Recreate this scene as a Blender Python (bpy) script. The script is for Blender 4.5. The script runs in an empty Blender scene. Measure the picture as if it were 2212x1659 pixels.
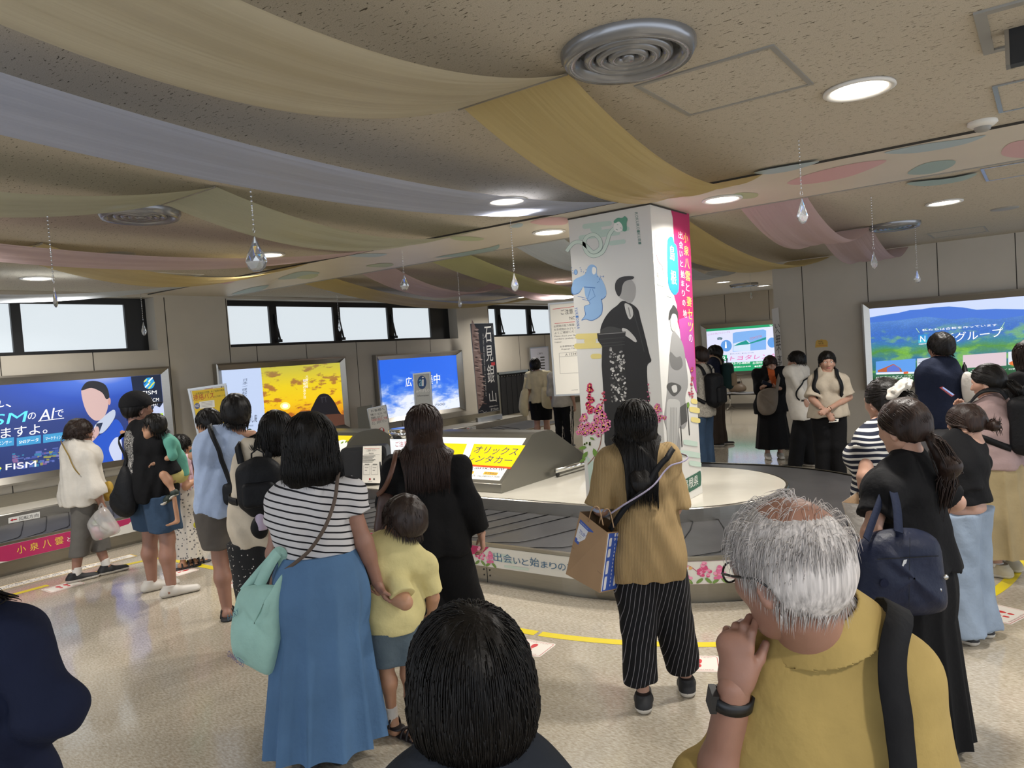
import bpy, bmesh, math, random
import numpy as np
from mathutils import Vector, Matrix
from mathutils.geometry import tessellate_polygon
random.seed(7); rng = np.random.default_rng(7)
S = bpy.context.scene
COL = S.collection
V = lambda *a: np.array(a, float)
# ------------------------------------------------------------------ camera
YAW, PIT, ROL, FPX, EYE = math.radians(36.1), math.radians(2.41), math.radians(3.97), 1605.0, 1.85
_f = V(-math.sin(YAW)*math.cos(PIT), math.cos(YAW)*math.cos(PIT), -math.sin(PIT))
_r0 = V(math.cos(YAW), math.sin(YAW), 0); _u0 = np.cross(_r0, _f)
CR = math.cos(ROL)*_r0 - math.sin(ROL)*_u0
CU = math.sin(ROL)*_r0 + math.cos(ROL)*_u0
CF = _f
CO = V(0, 0, EYE)
cam = bpy.data.cameras.new('camera'); cam.sensor_fit = 'HORIZONTAL'; cam.sensor_width = 36
cam.lens = FPX/2212*36; cam.clip_start = .05; cam.clip_end = 200
co = bpy.data.objects.new('camera', cam); COL.objects.link(co)
co.matrix_world = Matrix(((CR[0], CU[0], -CF[0], 0), (CR[1], CU[1], -CF[1], 0), (CR[2], CU[2], -CF[2], EYE), (0, 0, 0, 1)))
S.camera = co
# ------------------------------------------------------------------ light and exposure
S.view_settings.view_transform = 'Standard'; S.view_settings.look = 'None'
S.view_settings.exposure = 0.0; S.view_settings.gamma = 1.0; S.view_settings.use_curve_mapping = False
W = bpy.data.worlds.new('hall_light'); S.world = W; W.use_nodes = True
W.node_tree.nodes['Background'].inputs[0].default_value = (.80, .88, 1.0, 1)
W.node_tree.nodes['Background'].inputs[1].default_value = 2.2
LAMP_W = 47.0          # watts of one recessed lamp
LAMP_COL = (1.0, .955, .89)
S.cycles.max_bounces = 8; S.cycles.diffuse_bounces = 4; S.cycles.glossy_bounces = 4
S.cycles.transmission_bounces = 6; S.cycles.transparent_max_bounces = 8
S.cycles.caustics_reflective = False; S.cycles.caustics_refractive = False
S.cycles.sample_clamp_indirect = 4.0

# ------------------------------------------------------------------ photo geometry helpers (camera rays onto real planes)
def ray(px, py): return CF*FPX + CR*(px-1106) - CU*(py-829.5)
def at_z(px, py, z=0.0):
    d = ray(px, py); return CO + d*((z-EYE)/d[2])
def at_plane(px, py, ax, v):
    d = ray(px, py); return CO + d*((v-CO[ax])/d[ax])
def at_depth(px, py, dep): return CO + ray(px, py)*(dep/FPX)
def depth(p): return float((np.asarray(p, float)-CO) @ CF)
def pix(p):
    v = np.asarray(p, float)-CO; c = v @ CF
    return 1106+FPX*(v @ CR)/c, 829.5-FPX*(v @ CU)/c
def unit(v):
    v = np.asarray(v, float); n = np.linalg.norm(v); return v/n if n > 1e-9 else v

# ------------------------------------------------------------------ materials
MATS = {}
def srgb(c):
    if isinstance(c, str): c = tuple(int(c[i:i+2], 16)/255 for i in (0, 2, 4))
    return tuple((x/12.92 if x <= .04045 else ((x+.055)/1.055)**2.4) for x in c[:3])+(1,)
def mat(name, col=None, rough=.6, metal=0, spec=.5, emit=0, noise=0, nscale=60, bump=0, bscale=120, coat=0, stretch=None, sheen=0):
    """plain principled material; col is an sRGB hex; noise mottles the colour, bump adds fine relief"""
    if name in MATS: return MATS[name]
    m = bpy.data.materials.new(name); m.use_nodes = True; MATS[name] = m
    nt = m.node_tree; b = nt.nodes['Principled BSDF']; c = srgb(col)
    b.inputs['Base Color'].default_value = c; b.inputs['Roughness'].default_value = rough
    b.inputs['Metallic'].default_value = metal; b.inputs['Specular IOR Level'].default_value = spec
    if coat: b.inputs['Coat Weight'].default_value = coat
    if sheen: b.inputs['Sheen Weight'].default_value = sheen
    if emit:
        b.inputs['Emission Color'].default_value = c; b.inputs['Emission Strength'].default_value = emit
        b.inputs['Base Color'].default_value = tuple(x*.25 for x in c[:3])+(1,)
    if noise or bump:
        tc = nt.nodes.new('ShaderNodeTexCoord'); mp = nt.nodes.new('ShaderNodeMapping')
        if stretch: mp.inputs['Scale'].default_value = stretch
        nt.links.new(tc.outputs['Object'], mp.inputs[0])
        if noise:
            n = nt.nodes.new('ShaderNodeTexNoise'); n.inputs['Scale'].default_value = nscale; n.inputs['Detail'].default_value = 4
            nt.links.new(mp.outputs[0], n.inputs['Vector'])
            r = nt.nodes.new('ShaderNodeValToRGB'); nt.links.new(n.outputs[0], r.inputs[0])
            r.color_ramp.elements[0].position = .3; r.color_ramp.elements[1].position = .7
            r.color_ramp.elements[0].color = tuple(x*(1-noise) for x in c[:3])+(1,)
            r.color_ramp.elements[1].color = tuple(min(1, x*(1+noise)) for x in c[:3])+(1,)
            nt.links.new(r.outputs[0], b.inputs['Base Color'])
        if bump:
            n2 = nt.nodes.new('ShaderNodeTexNoise'); n2.inputs['Scale'].default_value = bscale; n2.inputs['Detail'].default_value = 3
            nt.links.new(mp.outputs[0], n2.inputs['Vector'])
            bp = nt.nodes.new('ShaderNodeBump'); bp.inputs['Strength'].default_value = bump; bp.inputs['Distance'].default_value = .01
            nt.links.new(n2.outputs[0], bp.inputs['Height']); nt.links.new(bp.outputs[0], b.inputs['Normal'])
    return m
def node_mat(name, build):
    """material whose node tree is written by build(nt, principled, N, L)"""
    if name in MATS: return MATS[name]
    m = bpy.data.materials.new(name); m.use_nodes = True; MATS[name] = m
    nt = m.node_tree
    def N(t, **k):
        n = nt.nodes.new('ShaderNode'+t)
        for a, v in k.items():
            if a.startswith('_'): setattr(n, a[1:], v)
            else: n.inputs[int(a[1:]) if a[0] == 'i' and a[1:].isdigit() else a.replace('__', ' ')].default_value = v
        return n
    build(nt, nt.nodes['Principled BSDF'], N, nt.links.new)
    return m
def ramp(N, stops, interp='LINEAR'):
    r = N('ValToRGB'); cr = r.color_ramp; cr.interpolation = interp
    while len(cr.elements) < len(stops): cr.elements.new(.5)
    for e, (p, c) in zip(cr.elements, stops): e.position = p; e.color = srgb(c) if isinstance(c, str) else (c, c, c, 1)
    return r
INK = lambda hexc: mat('print_'+hexc, hexc, rough=.55)
GLOW = lambda hexc, e=1.0: mat('backlit_%s_%d' % (hexc, int(e*100)), hexc, rough=.3, emit=e)

# ------------------------------------------------------------------ object helpers
def tag(o, label=None, cat=None, group=None, kind=None):
    if label: o['label'] = label
    if cat: o['category'] = cat
    if group: o['group'] = group
    if kind: o['kind'] = kind
    return o
def empty(name, loc=(0, 0, 0), label=None, cat=None, group=None, kind=None):
    o = bpy.data.objects.new(name, None); COL.objects.link(o); o.location = [float(x) for x in loc]
    o.empty_display_size = .1
    return tag(o, label, cat, group, kind)
def link(name, me, parent=None):
    o = bpy.data.objects.new(name, me); COL.objects.link(o)
    if parent is not None:
        o.parent = parent
        q = parent; off = Vector(parent.location)
        while q.parent is not None: q = q.parent; off = off + Vector(q.location)
        me.transform(Matrix.Translation(-off))
    return o
class MB:
    """collects shapes (world coordinates) into ONE mesh"""
    def __init__(s): s.v = []; s.f = []; s.m = []; s.mats = []; s.sm = []
    def mi(s, m):
        if m not in s.mats: s.mats.append(m)
        return s.mats.index(m)
    def add(s, vs, fs, m, smooth=False):
        b = len(s.v); k = s.mi(m)
        s.v.extend([tuple(float(c) for c in p) for p in vs])
        for f in fs: s.f.append(tuple(b+int(i) for i in f)); s.m.append(k); s.sm.append(smooth)
        return s
    def frame_box(s, c, ex, ey, ez, m, bev=0):
        c, ex, ey, ez = [np.asarray(x, float) for x in (c, ex, ey, ez)]
        vs = [c+a*ex+b*ey+d*ez for d in (-1, 1) for b in (-1, 1) for a in (-1, 1)]
        return s.add(vs, [(0, 2, 3, 1), (4, 5, 7, 6), (0, 1, 5, 4), (2, 6, 7, 3), (0, 4, 6, 2), (1, 3, 7, 5)], m)
    def box(s, x0, x1, y0, y1, z0, z1, m):
        return s.frame_box(V((x0+x1)/2, (y0+y1)/2, (z0+z1)/2), V((x1-x0)/2, 0, 0), V(0, (y1-y0)/2, 0), V(0, 0, (z1-z0)/2), m)
    def prism(s, poly, ext, m, smooth=False):
        """closed polygon (3D points) extruded by the vector ext"""
        P = [np.asarray(p, float) for p in poly]; n = len(P); ext = np.asarray(ext, float)
        vs = P+[p+ext for p in P]
        tri = tessellate_polygon([[Vector(p) for p in P]])
        fs = [t for t in tri]+[tuple(i+n for i in reversed(t)) for t in tri]
        s.add(vs, fs, m); s.add(vs, [(i, (i+1) % n, (i+1) % n+n, i+n) for i in range(n)], m, smooth); return s
    def tube(s, path, r, m, n=8, cap=True, flat=None, closed=False):
        """tube of radius r (number or list) along the path; flat=(vector, ratio) squashes it along vector"""
        P = np.asarray(path, float); k = len(P)
        rr = np.full(k, r, float) if np.isscalar(r) else np.asarray(r, float)
        T = np.gradient(P, axis=0) if k > 2 else np.repeat((P[1:]-P[:1]), 2, 0)
        if closed: T = np.roll(P, -1, 0)-np.roll(P, 1, 0)
        T = T/np.maximum(np.linalg.norm(T, axis=1), 1e-9)[:, None]
        a = np.cross(T[0], V(0, 0, 1)); a = a if np.linalg.norm(a) > 1e-3 else np.cross(T[0], V(1, 0, 0)); a = unit(a)
        vs = []
        for i in range(k):
            a = unit(a-T[i]*(a @ T[i])); b = np.cross(T[i], a)
            for j in range(n):
                t = 2*math.pi*j/n; o = rr[i]*(math.cos(t)*a+math.sin(t)*b)
                if flat is not None: fv = unit(flat[0]); o = o-fv*(o @ fv)*(1-flat[1])
                vs.append(P[i]+o)
        fs = [(i*n+j, i*n+(j+1) % n, (i+1)*n+(j+1) % n, (i+1)*n+j) for i in range(k-1) for j in range(n)]
        if closed: fs += [((k-1)*n+j, (k-1)*n+(j+1) % n, (j+1) % n, j) for j in range(n)]
        elif cap: fs += [tuple(range(n))[::-1], tuple((k-1)*n+j for j in range(n))]
        return s.add(vs, fs, m, True)
    def lathe(s, prof, c, m, n=32, ax=None, smooth=True, arc=None):
        """profile [(r, h)] turned round the axis ax through c"""
        c = np.asarray(c, float); ax = unit(ax if ax is not None else V(0, 0, 1))
        a = unit(np.cross(ax, V(1, 0, 0)) if abs(ax[0]) < .9 else np.cross(ax, V(0, 1, 0))); b = np.cross(ax, a)
        k = len(prof); vs = [c+ax*h+r*(math.cos(2*math.pi*j/n)*a+math.sin(2*math.pi*j/n)*b) for r, h in prof for j in range(n)]
        return s.add(vs, [(i*n+j, i*n+(j+1) % n, (i+1)*n+(j+1) % n, (i+1)*n+j) for i in range(k-1) for j in range(n)], m, smooth)
    def disc(s, c, r, m, n=32, ax=None):
        c = np.asarray(c, float); ax = unit(ax if ax is not None else V(0, 0, 1))
        a = unit(np.cross(ax, V(1, 0, 0)) if abs(ax[0]) < .9 else np.cross(ax, V(0, 1, 0))); b = np.cross(ax, a)
        return s.add([c+r*(math.cos(2*math.pi*j/n)*a+math.sin(2*math.pi*j/n)*b) for j in range(n)], [tuple(range(n))], m)
    def grid(s, P, m, closed_u=False, smooth=True):
        """P[u][v] grid of points"""
        P = np.asarray(P, float); a, b = P.shape[:2]
        fs = [(i*b+j, ((i+1) % a)*b+j, ((i+1) % a)*b+j+1, i*b+j+1) for i in range(a if closed_u else a-1) for j in range(b-1)]
        return s.add(P.reshape(-1, 3), fs, m, smooth)
    def build(s, name, parent=None):
        me = bpy.data.meshes.new(name); me.from_pydata(s.v, [], s.f)
        for m in s.mats: me.materials.append(m)
        if len(me.polygons) == len(s.m):
            me.polygons.foreach_set('material_index', s.m); me.polygons.foreach_set('use_smooth', s.sm)
        me.update()
        return link(name, me, parent)
def bevel(o, w=.01, seg=2):
    md = o.modifiers.new('bevel', 'BEVEL'); md.width = w; md.segments = seg; md.limit_method = 'ANGLE'; return o
def soft(o, lv=2):
    md = o.modifiers.new('subdivision', 'SUBSURF'); md.levels = lv; md.render_levels = lv; return o
def rrect(w, h, r, n=5):
    """rounded rectangle outline centred on 0"""
    out = []
    for cx, cy, a0 in ((w/2-r, h/2-r, 0), (-w/2+r, h/2-r, 90), (-w/2+r, -h/2+r, 180), (w/2-r, -h/2+r, 270)):
        for i in range(n+1):
            a = math.radians(a0+90*i/n); out.append((cx+r*math.cos(a), cy+r*math.sin(a)))
    return out
# ------------------------------------------------------------------ flat printed art and lettering
_tc = {}
def glyphs(s, vert=False, lead=1.0):
    """tessellated lettering: vertices (n, 2) with the box scaled to 0..1, and faces, and the aspect ratio"""
    key = (s, vert)
    if key in _tc: return _tc[key]
    cu = bpy.data.curves.new('t', 'FONT'); cu.body = '\n'.join(s) if vert else s
    cu.size = 1; cu.space_line = lead
    if vert: cu.align_x = 'CENTER'
    o = bpy.data.objects.new('t', cu); COL.objects.link(o)
    dg = bpy.context.evaluated_depsgraph_get(); ev = o.evaluated_get(dg); me = ev.to_mesh()
    v = np.array([tuple(q.co)[:2] for q in me.vertices]) if len(me.vertices) else np.zeros((0, 2))
    f = [tuple(p.vertices) for p in me.polygons]
    ev.to_mesh_clear(); bpy.data.objects.remove(o); bpy.data.curves.remove(cu)
    if len(v) == 0: _tc[key] = (v, f, 1); return _tc[key]
    lo, hi = v.min(0), v.max(0); sp = np.maximum(hi-lo, 1e-6)
    _tc[key] = ((v-lo)/sp, f, sp[0]/sp[1]); return _tc[key]
class Art:
    """art on a surface: mp(px or local coordinates) -> 3D point; nrm the outward direction; layers stack outwards"""
    def __init__(s, mp, nrm, step=.0008): s.mp = mp; s.n = np.asarray(nrm, float); s.k = 1; s.b = MB(); s.step = step
    def P(s, p, k=None):
        q = s.mp(*p)
        if isinstance(q, tuple): return q[0]+q[1]*(s.step*(s.k if k is None else k))
        return q+s.n*(s.step*(s.k if k is None else k))
    def poly(s, pts, m, layer=None):
        if layer is not None: s.k = layer
        v = [s.P(p) for p in pts]; fl = [Vector((p[0], p[1], 0)) for p in pts]
        s.b.add(v, tessellate_polygon([fl]), m); s.k += .15; return s
    def line(s, pts, w, m, layer=None):
        """stroke of width w in the surface's own coordinates"""
        if layer is not None: s.k = layer
        p = np.asarray(pts, float); t = np.gradient(p, axis=0) if len(p) > 2 else np.repeat(p[1:]-p[:1], 2, 0)
        t /= np.maximum(np.linalg.norm(t, axis=1), 1e-9)[:, None]; nn = np.stack([-t[:, 1], t[:, 0]], 1)*(w/2)
        A = [s.P(q) for q in p+nn]; B = [s.P(q) for q in p-nn]; n = len(p)
        s.b.add(A+B, [(i, i+1, n+i+1, n+i) for i in range(n-1)], m); s.k += .1; return s
    def text(s, st, bl, br, tl, m, vert=False, layer=None, fit=True):
        """lettering filling the parallelogram bottom-left, bottom-right, top-left"""
        if layer is not None: s.k = layer
        v, f, asp = glyphs(st, vert)
        if not len(v): return s
        bl, br, tl = [np.asarray(x, float) for x in (bl, br, tl)]
        pts = bl+v[:, :1]*(br-bl)+v[:, 1:]*(tl-bl)
        s.b.add([s.P(p) for p in pts], f, m); s.k += .1; return s
    def ell(s, c, rx, ry, m, n=24, layer=None, rot=0):
        c0, s0 = math.cos(rot), math.sin(rot)
        return s.poly([(c[0]+rx*math.cos(t)*c0-ry*math.sin(t)*s0, c[1]+rx*math.cos(t)*s0+ry*math.sin(t)*c0) for t in [2*math.pi*i/n for i in range(n)]], m, layer)
    def build(s, name, parent=None): return s.b.build(name, parent)
def curve(pts, n=6, closed=True):
    """Catmull-Rom through 2D points"""
    p = np.asarray(pts, float); k = len(p); out = []
    for i in range(k if closed else k-1):
        a, b, c, d = (p[(i-1) % k], p[i], p[(i+1) % k], p[(i+2) % k]) if closed else (p[max(i-1, 0)], p[i], p[i+1], p[min(i+2, k-1)])
        for j in range(n):
            t = j/n; out.append(.5*((2*b)+(c-a)*t+(2*a-5*b+4*c-d)*t*t+(3*b-a-3*c+d)*t**3))
    if not closed: out.append(p[-1])
    return [tuple(q) for q in out]
# ================================================================== THE ROOM
ZC = 3.0; LX = -10.0; RY = 12.3; HY = 19.3; RX0 = -3.62
def m_floor(nt, b, N, L):
    tc = N('TexCoord'); mp = N('Mapping'); L(tc.outputs['Object'], mp.inputs[0]); mp.inputs['Scale'].default_value = (1, 2.6, 1); mp.inputs['Rotation'].default_value = (0, 0, .62)
    n = N('TexNoise', Scale=38, Detail=5, Roughness=.62); L(mp.outputs[0], n.inputs['Vector'])
    r = ramp(N, [(.32, '958b78'), (.45, 'aaa08e'), (.56, 'b8af9f'), (.70, 'c8c0b2')]); L(n.outputs[0], r.inputs[0])
    n3 = N('TexNoise', Scale=.9, Detail=2); L(tc.outputs['Object'], n3.inputs['Vector'])
    mx = N('Mix', _data_type='RGBA', _blend_type='MULTIPLY'); mx.inputs[0].default_value = .35
    r3 = ramp(N, [(.3, .75), (.7, 1.0)]); L(n3.outputs[0], r3.inputs[0])
    L(r.outputs[0], mx.inputs[6]); L(r3.outputs[0], mx.inputs[7]); L(mx.outputs[2], b.inputs['Base Color'])
    n2 = N('TexNoise', Scale=9, Detail=3); L(tc.outputs['Object'], n2.inputs['Vector'])
    bp = N('Bump', Strength=.10, Distance=.004); L(n2.outputs[0], bp.inputs['Height']); L(bp.outputs[0], b.inputs['Normal'])
    b.inputs['Roughness'].default_value = .14; b.inputs['Specular IOR Level'].default_value = .55
    b.inputs['Coat Weight'].default_value = .35; b.inputs['Coat Roughness'].default_value = .06
    L(bp.outputs[0], b.inputs['Coat Normal'])
M_floor = node_mat('vinyl_floor', m_floor)
def m_ceil(nt, b, N, L):
    tc = N('TexCoord'); mp = N('Mapping'); L(tc.outputs['Object'], mp.inputs[0]); mp.inputs['Scale'].default_value = (34, 110, 60); mp.inputs['Rotation'].default_value = (0, 0, .12)
    n = N('TexNoise', Scale=1.0, Detail=3, Roughness=.55, Distortion=.7); L(mp.outputs[0], n.inputs['Vector'])
    r = ramp(N, [(.325, '6b6458'), (.375, 'd0cabe')]); L(n.outputs[0], r.inputs[0])
    n2 = N('TexNoise', Scale=230, Detail=2); L(tc.outputs['Object'], n2.inputs['Vector'])
    r2 = ramp(N, [(.35, 'b4ac9d'), (.6, 'dcd6cb')]); L(n2.outputs[0], r2.inputs[0])
    mx = N('Mix', _data_type='RGBA', _blend_type='MULTIPLY'); mx.inputs[0].default_value = .6
    L(r.outputs[0], mx.inputs[6]); L(r2.outputs[0], mx.inputs[7]); L(mx.outputs[2], b.inputs['Base Color'])
    bp = N('Bump', Strength=.7, Distance=.006); L(r.outputs[0], bp.inputs['Height']); L(bp.outputs[0], b.inputs['Normal'])
    b.inputs['Roughness'].default_value = .9; b.inputs['Specular IOR Level'].default_value = .2
M_ceil = node_mat('fissured_ceiling_board', m_ceil)
M_ceil_plain = mat('plain_ceiling', 'bdb8ae', rough=.8)
M_wall = mat('wall_panel', 'b5aea1', rough=.5, noise=.03, nscale=3, bump=.05, bscale=300)
M_joint = mat('wall_joint', '3a3630', rough=.8)
M_base = mat('baseboard_grey', '5a5650', rough=.5)
M_steel = mat('brushed_steel', 'a5a199', rough=.28, metal=1, noise=.05, nscale=25, stretch=(.4, .4, 18), bump=.02, bscale=60)
M_steel_dk = mat('brushed_steel_plate', '8d877a', rough=.36, metal=1, noise=.05, nscale=25, stretch=(.4, .4, 18))
M_chrome = mat('polished_metal', 'd8d8d6', rough=.1, metal=1)
M_black = mat('black_window_frame', '0b0b0c', rough=.35)
M_blackp = mat('black_plastic', '111214', rough=.4)
M_white = mat('white_paint', 'd6d3cb', rough=.5)
M_grey = mat('grey_paint', '8f8d87', rough=.45)
def struct(mb, name, parent=None):
    o = mb.build(name, parent); o['kind'] = 'structure'; return o
b = MB(); b.box(-11, 6, -4.5, 20, -.12, 0, M_floor); struct(b, 'floor')
# ceiling: board field with a smooth strip along the far edges
b = MB(); b.box(-10.45, 6, -4.5, 20, ZC, ZC+.12, M_ceil); struct(b, 'ceiling')
b = MB(); b.box(-10.35, RX0, 12.9, 19.4, ZC-.012, ZC, M_ceil_plain); struct(b, 'ceiling_hall')
# left wall with three window openings
b = MB()
b.box(LX-.4, LX, -4.5, 20, 0, 2.225, M_wall)
b.box(LX-.4, LX, -4.5, 20, 2.955, ZC, M_wall)
for y0, y1 in ((5.47, 6.6), (11.93, 13.02), (17.4, 20)): b.box(LX-.4, LX, y0, y1, 2.225, 2.955, M_wall)
for y in (-2.2, -1.0, .2, 1.4, 2.6, 3.55, 4.6, 7.05, 8.0, 9.1, 10.1, 11.05, 14.1, 15.2, 16.3): b.box(LX-.01, LX+.0015, y-.006, y+.006, .47, 2.225, M_joint)
for y in (5.62, 6.58, 13.0, 17.4): b.box(LX-.01, LX+.0015, y-.007, y+.007, .47, 2.955, M_joint)
struct(b, 'wall_left')
b = MB(); b.box(LX, LX+.03, 1.0, 19.2, .46, .60, M_steel_dk); struct(b, 'baseboard_left')
# windows: black frames, frosted panes glowing with daylight
M_frost = mat('frosted_window_pane', 'dfe8ee', rough=.5, emit=.92)
XW = LX-.27
def window(n, y0, y1, panes, arms=()):
    e = empty('window_%d' % n, (XW, (y0+y1)/2, 2.225), kind='structure')
    f = MB(); z0, z1 = 2.225, 2.955
    xs0, xs1 = XW-.04, XW+.04
    ed = [y0]+[v for p in panes for v in p]+[y1]
    for i in range(0, len(ed), 2): f.box(xs0, xs1, ed[i], ed[i+1], z0, z1, M_black)
    for p in panes:
        f.box(xs0, xs1, p[0], p[1], z0, z0+.05, M_black); f.box(xs0, xs1, p[0], p[1], z1-.085, z1, M_black)
    f.build('window_frame', e)
    for p in panes:
        g = MB(); g.box(XW-.012, XW, p[0], p[1], z0+.05, z1-.085, M_frost); g.build('window_pane', e)
    for y in arms:
        a = MB(); a.tube([V(XW+.05, y, 2.74), V(XW+.11, y+.03, 2.33)], .016, M_blackp, 6); a.box(XW+.03, XW+.13, y+.0, y+.06, 2.28, 2.33, M_blackp); a.build('window_stay', e)
yw = lambda px, py: float(at_plane(px, py, 0, XW)[1])
window(1, -2.5, 5.47, [(-2.3, 1.3), (1.42, yw(24, 720)), (yw(46, 720), yw(270, 720))])
window(2, 6.6, 11.93, [(6.66, yw(581, 710)), (yw(597, 710), yw(719, 710)), (yw(734, 710), yw(836, 710)), (yw(848, 710), yw(928, 710))], [yw(590, 700), yw(728, 700), yw(842, 700)])
window(3, 13.02, 17.4, [(13.1, yw(1069, 690)), (yw(1079, 690), yw(1136, 690)), (yw(1145, 690), 16.6), (16.75, 17.3)], [yw(1076, 690), yw(1142, 690)])
# right wall, its pier end, the hall behind
b = MB(); b.box(RX0, 6, RY, RY+.35, 0, ZC, M_wall)
for x in (-3.16, -2.22, -1.29, -.36, .57, 1.5, 2.43): b.box(x-.006, x+.006, RY-.0015, RY+.01, .09, ZC, M_joint)
struct(b, 'wall_right')
b = MB(); b.box(RX0-.004, 6, RY-.012, RY, 0, .09, M_base); struct(b, 'baseboard_right')
b = MB(); b.box(RX0, RX0+.3, RY+.35, HY, 0, ZC, M_wall); struct(b, 'wall_hall_side')
b = MB(); b.box(-10.4, RX0+.3, HY, HY+.3, 0, ZC, M_wall)
for x in (-9.3, -8.1, -6.95, -5.8, -4.65): b.box(x-.007, x+.007, HY-.0015, HY+.01, .1, ZC, M_joint)
struct(b, 'wall_far')
b = MB(); b.box(-9.97, RX0, HY-.012, HY, 0, .1, M_base); struct(b, 'baseboard_far')
# printed beam across the ceiling
BZ = 2.986
M_beam = mat('printed_beam_film', 'c9bfae', rough=.45, noise=.05, nscale=1.2)
b = MB(); b.box(LX, 6, 5.40, 6.63, BZ, ZC, M_beam); b.box(LX, 6, 6.60, 6.64, BZ-.003, BZ+.01, M_grey); b.box(LX, 6, 5.394, 5.40, BZ-.001, ZC, M_joint)
bo = struct(b, 'beam_ceiling')
a = Art(lambda px, py: at_z(px, py, BZ-.001), V(0, 0, -1), .0006)
PAST = dict(teal='93a7a3', pink='c9a0a0', green='a9b189', blue='a2b2b8', yellow='c6b889')
def blob(c, pts): a.poly(curve(pts, 5), mat('beam_'+c, PAST[c], rough=.5))
blob('pink', [(1700, 395), (1760, 372), (1850, 352), (1915, 346), (1880, 365), (1820, 385), (1740, 398)])
blob('teal', [(1960, 375), (2000, 352), (2060, 346), (2055, 360), (2010, 375)])
blob('blue', [(1910, 330), (1990, 312), (2080, 300), (2130, 292), (2080, 312), (1980, 330)])
blob('pink', [(2165, 335), (2180, 310), (2230, 300), (2300, 292), (2290, 318), (2230, 340)])
blob('green', [(1575, 424), (1600, 416), (1636, 418), (1630, 427), (1590, 430)])
blob('pink', [(1330, 433), (1400, 420), (1470, 408), (1440, 424), (1370, 440)])
blob('blue', [(1630, 372), (1700, 358), (1770, 348), (1720, 366), (1660, 376)])
blob('teal', [(1960, 395), (2050, 385), (2110, 374), (2080, 390), (2000, 402)])
blob('pink', [(1145, 480), (1180, 470), (1222, 470), (1222, 484), (1180, 486)])
blob('blue', [(1100, 490), (1118, 482), (1130, 484), (1122, 491)])
blob('green', [(972, 513), (1000, 510), (1045, 515), (1030, 520), (990, 519)])
blob('teal', [(940, 556), (1000, 545), (1060, 534), (1078, 528), (1070, 540), (1010, 552)])
blob('blue', [(755, 553), (780, 548), (835, 548), (810, 555)])
blob('green', [(790, 575), (820, 569), (850, 570), (835, 577)])
blob('teal', [(600, 603), (640, 588), (670, 586), (690, 590), (650, 600)])
blob('green', [(640, 600), (670, 592), (688, 594), (670, 602)])
blob('pink', [(460, 608), (490, 600), (512, 604), (490, 613)])
blob('teal', [(500, 636), (540, 622), (580, 616), (560, 628)])
a.build('printed_cloud_pattern', bo)

# ------------------------------------------------------------------ things in the ceiling
M_lens = mat('lamp_diffuser', 'fff6e6', rough=.4, emit=11)
M_ring = mat('white_lamp_ring', 'd9d6d0', rough=.35)
lampspots = [(-.71, 3.96, 'big round ceiling lamp beside the flat access hatch, nearest to the camera'),
    (-3.3, 4.62, 'round ceiling lamp between the blue and the cream cloth, in front of the beam'),
    (-3.87, 6.08, 'round lamp set in the printed beam left of the column'),
    (-2.14, 6.02, 'round lamp set in the printed beam right of the column'),
    (-.79, 8.28, 'round ceiling lamp beyond the beam on the right, near the grey speaker grille'),
    (-8.75, 3.53, 'round ceiling lamp at the far left above the first window'),
    (-6.3, 4.67, 'round ceiling lamp behind the biggest hanging crystal'),
    (-8.9, 12.86, 'small round ceiling lamp above the third window and the roll-up banner'),
    (-6.65, 10.81, 'round ceiling lamp at the left edge of the column, far behind it'),
    (-5.33, 14.81, 'left lamp of the two in the hall ceiling beyond the yellow cloth'),
    (-5.28, 17.25, 'right lamp of the two in the hall ceiling beyond the yellow cloth')]
def lamp(x, y, lab, seen=True):
    zc = BZ if 5.4 < y < 6.63 else (ZC-.012 if (y > 12.9 and x < RX0) else ZC)
    e = empty('ceiling_lamp', (x, y, zc), lab, 'lamp', 'recessed ceiling lamps')
    r = MB(); r.lathe([(.13, -.001), (.16, -.001), (.162, -.012), (.15, -.018), (.128, -.012), (.128, -.001)], V(x, y, zc), M_ring, 40); r.build('trim_ring', e)
    d = MB(); d.disc(V(x, y, zc-.008), .128, M_lens, 40, V(0, 0, -1)); d.build('diffuser', e)
    l = bpy.data.lights.new('lamp_light', 'AREA'); l.shape = 'DISK'; l.size = .24; l.energy = LAMP_W; l.color = LAMP_COL; l.spread = math.radians(150)
    lo = bpy.data.objects.new('lamp_light', l); COL.objects.link(lo); lo.location = (0, 0, -.03); lo.parent = e
for x, y, lab in lampspots: lamp(x, y, lab)
for x, y, lab in ((1.6, 3.2, 'round ceiling lamp outside the view to the right of the hatch'), (1.4, .4, 'round ceiling lamp behind the camera on the right'), (-3.2, .6, 'round ceiling lamp above the blue cloth near the camera'),
                  (-6.2, 1.6, 'round ceiling lamp outside the view at the left'), (1.8, 8.3, 'round ceiling lamp outside the view near the mountain poster')): lamp(x, y, lab)
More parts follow.
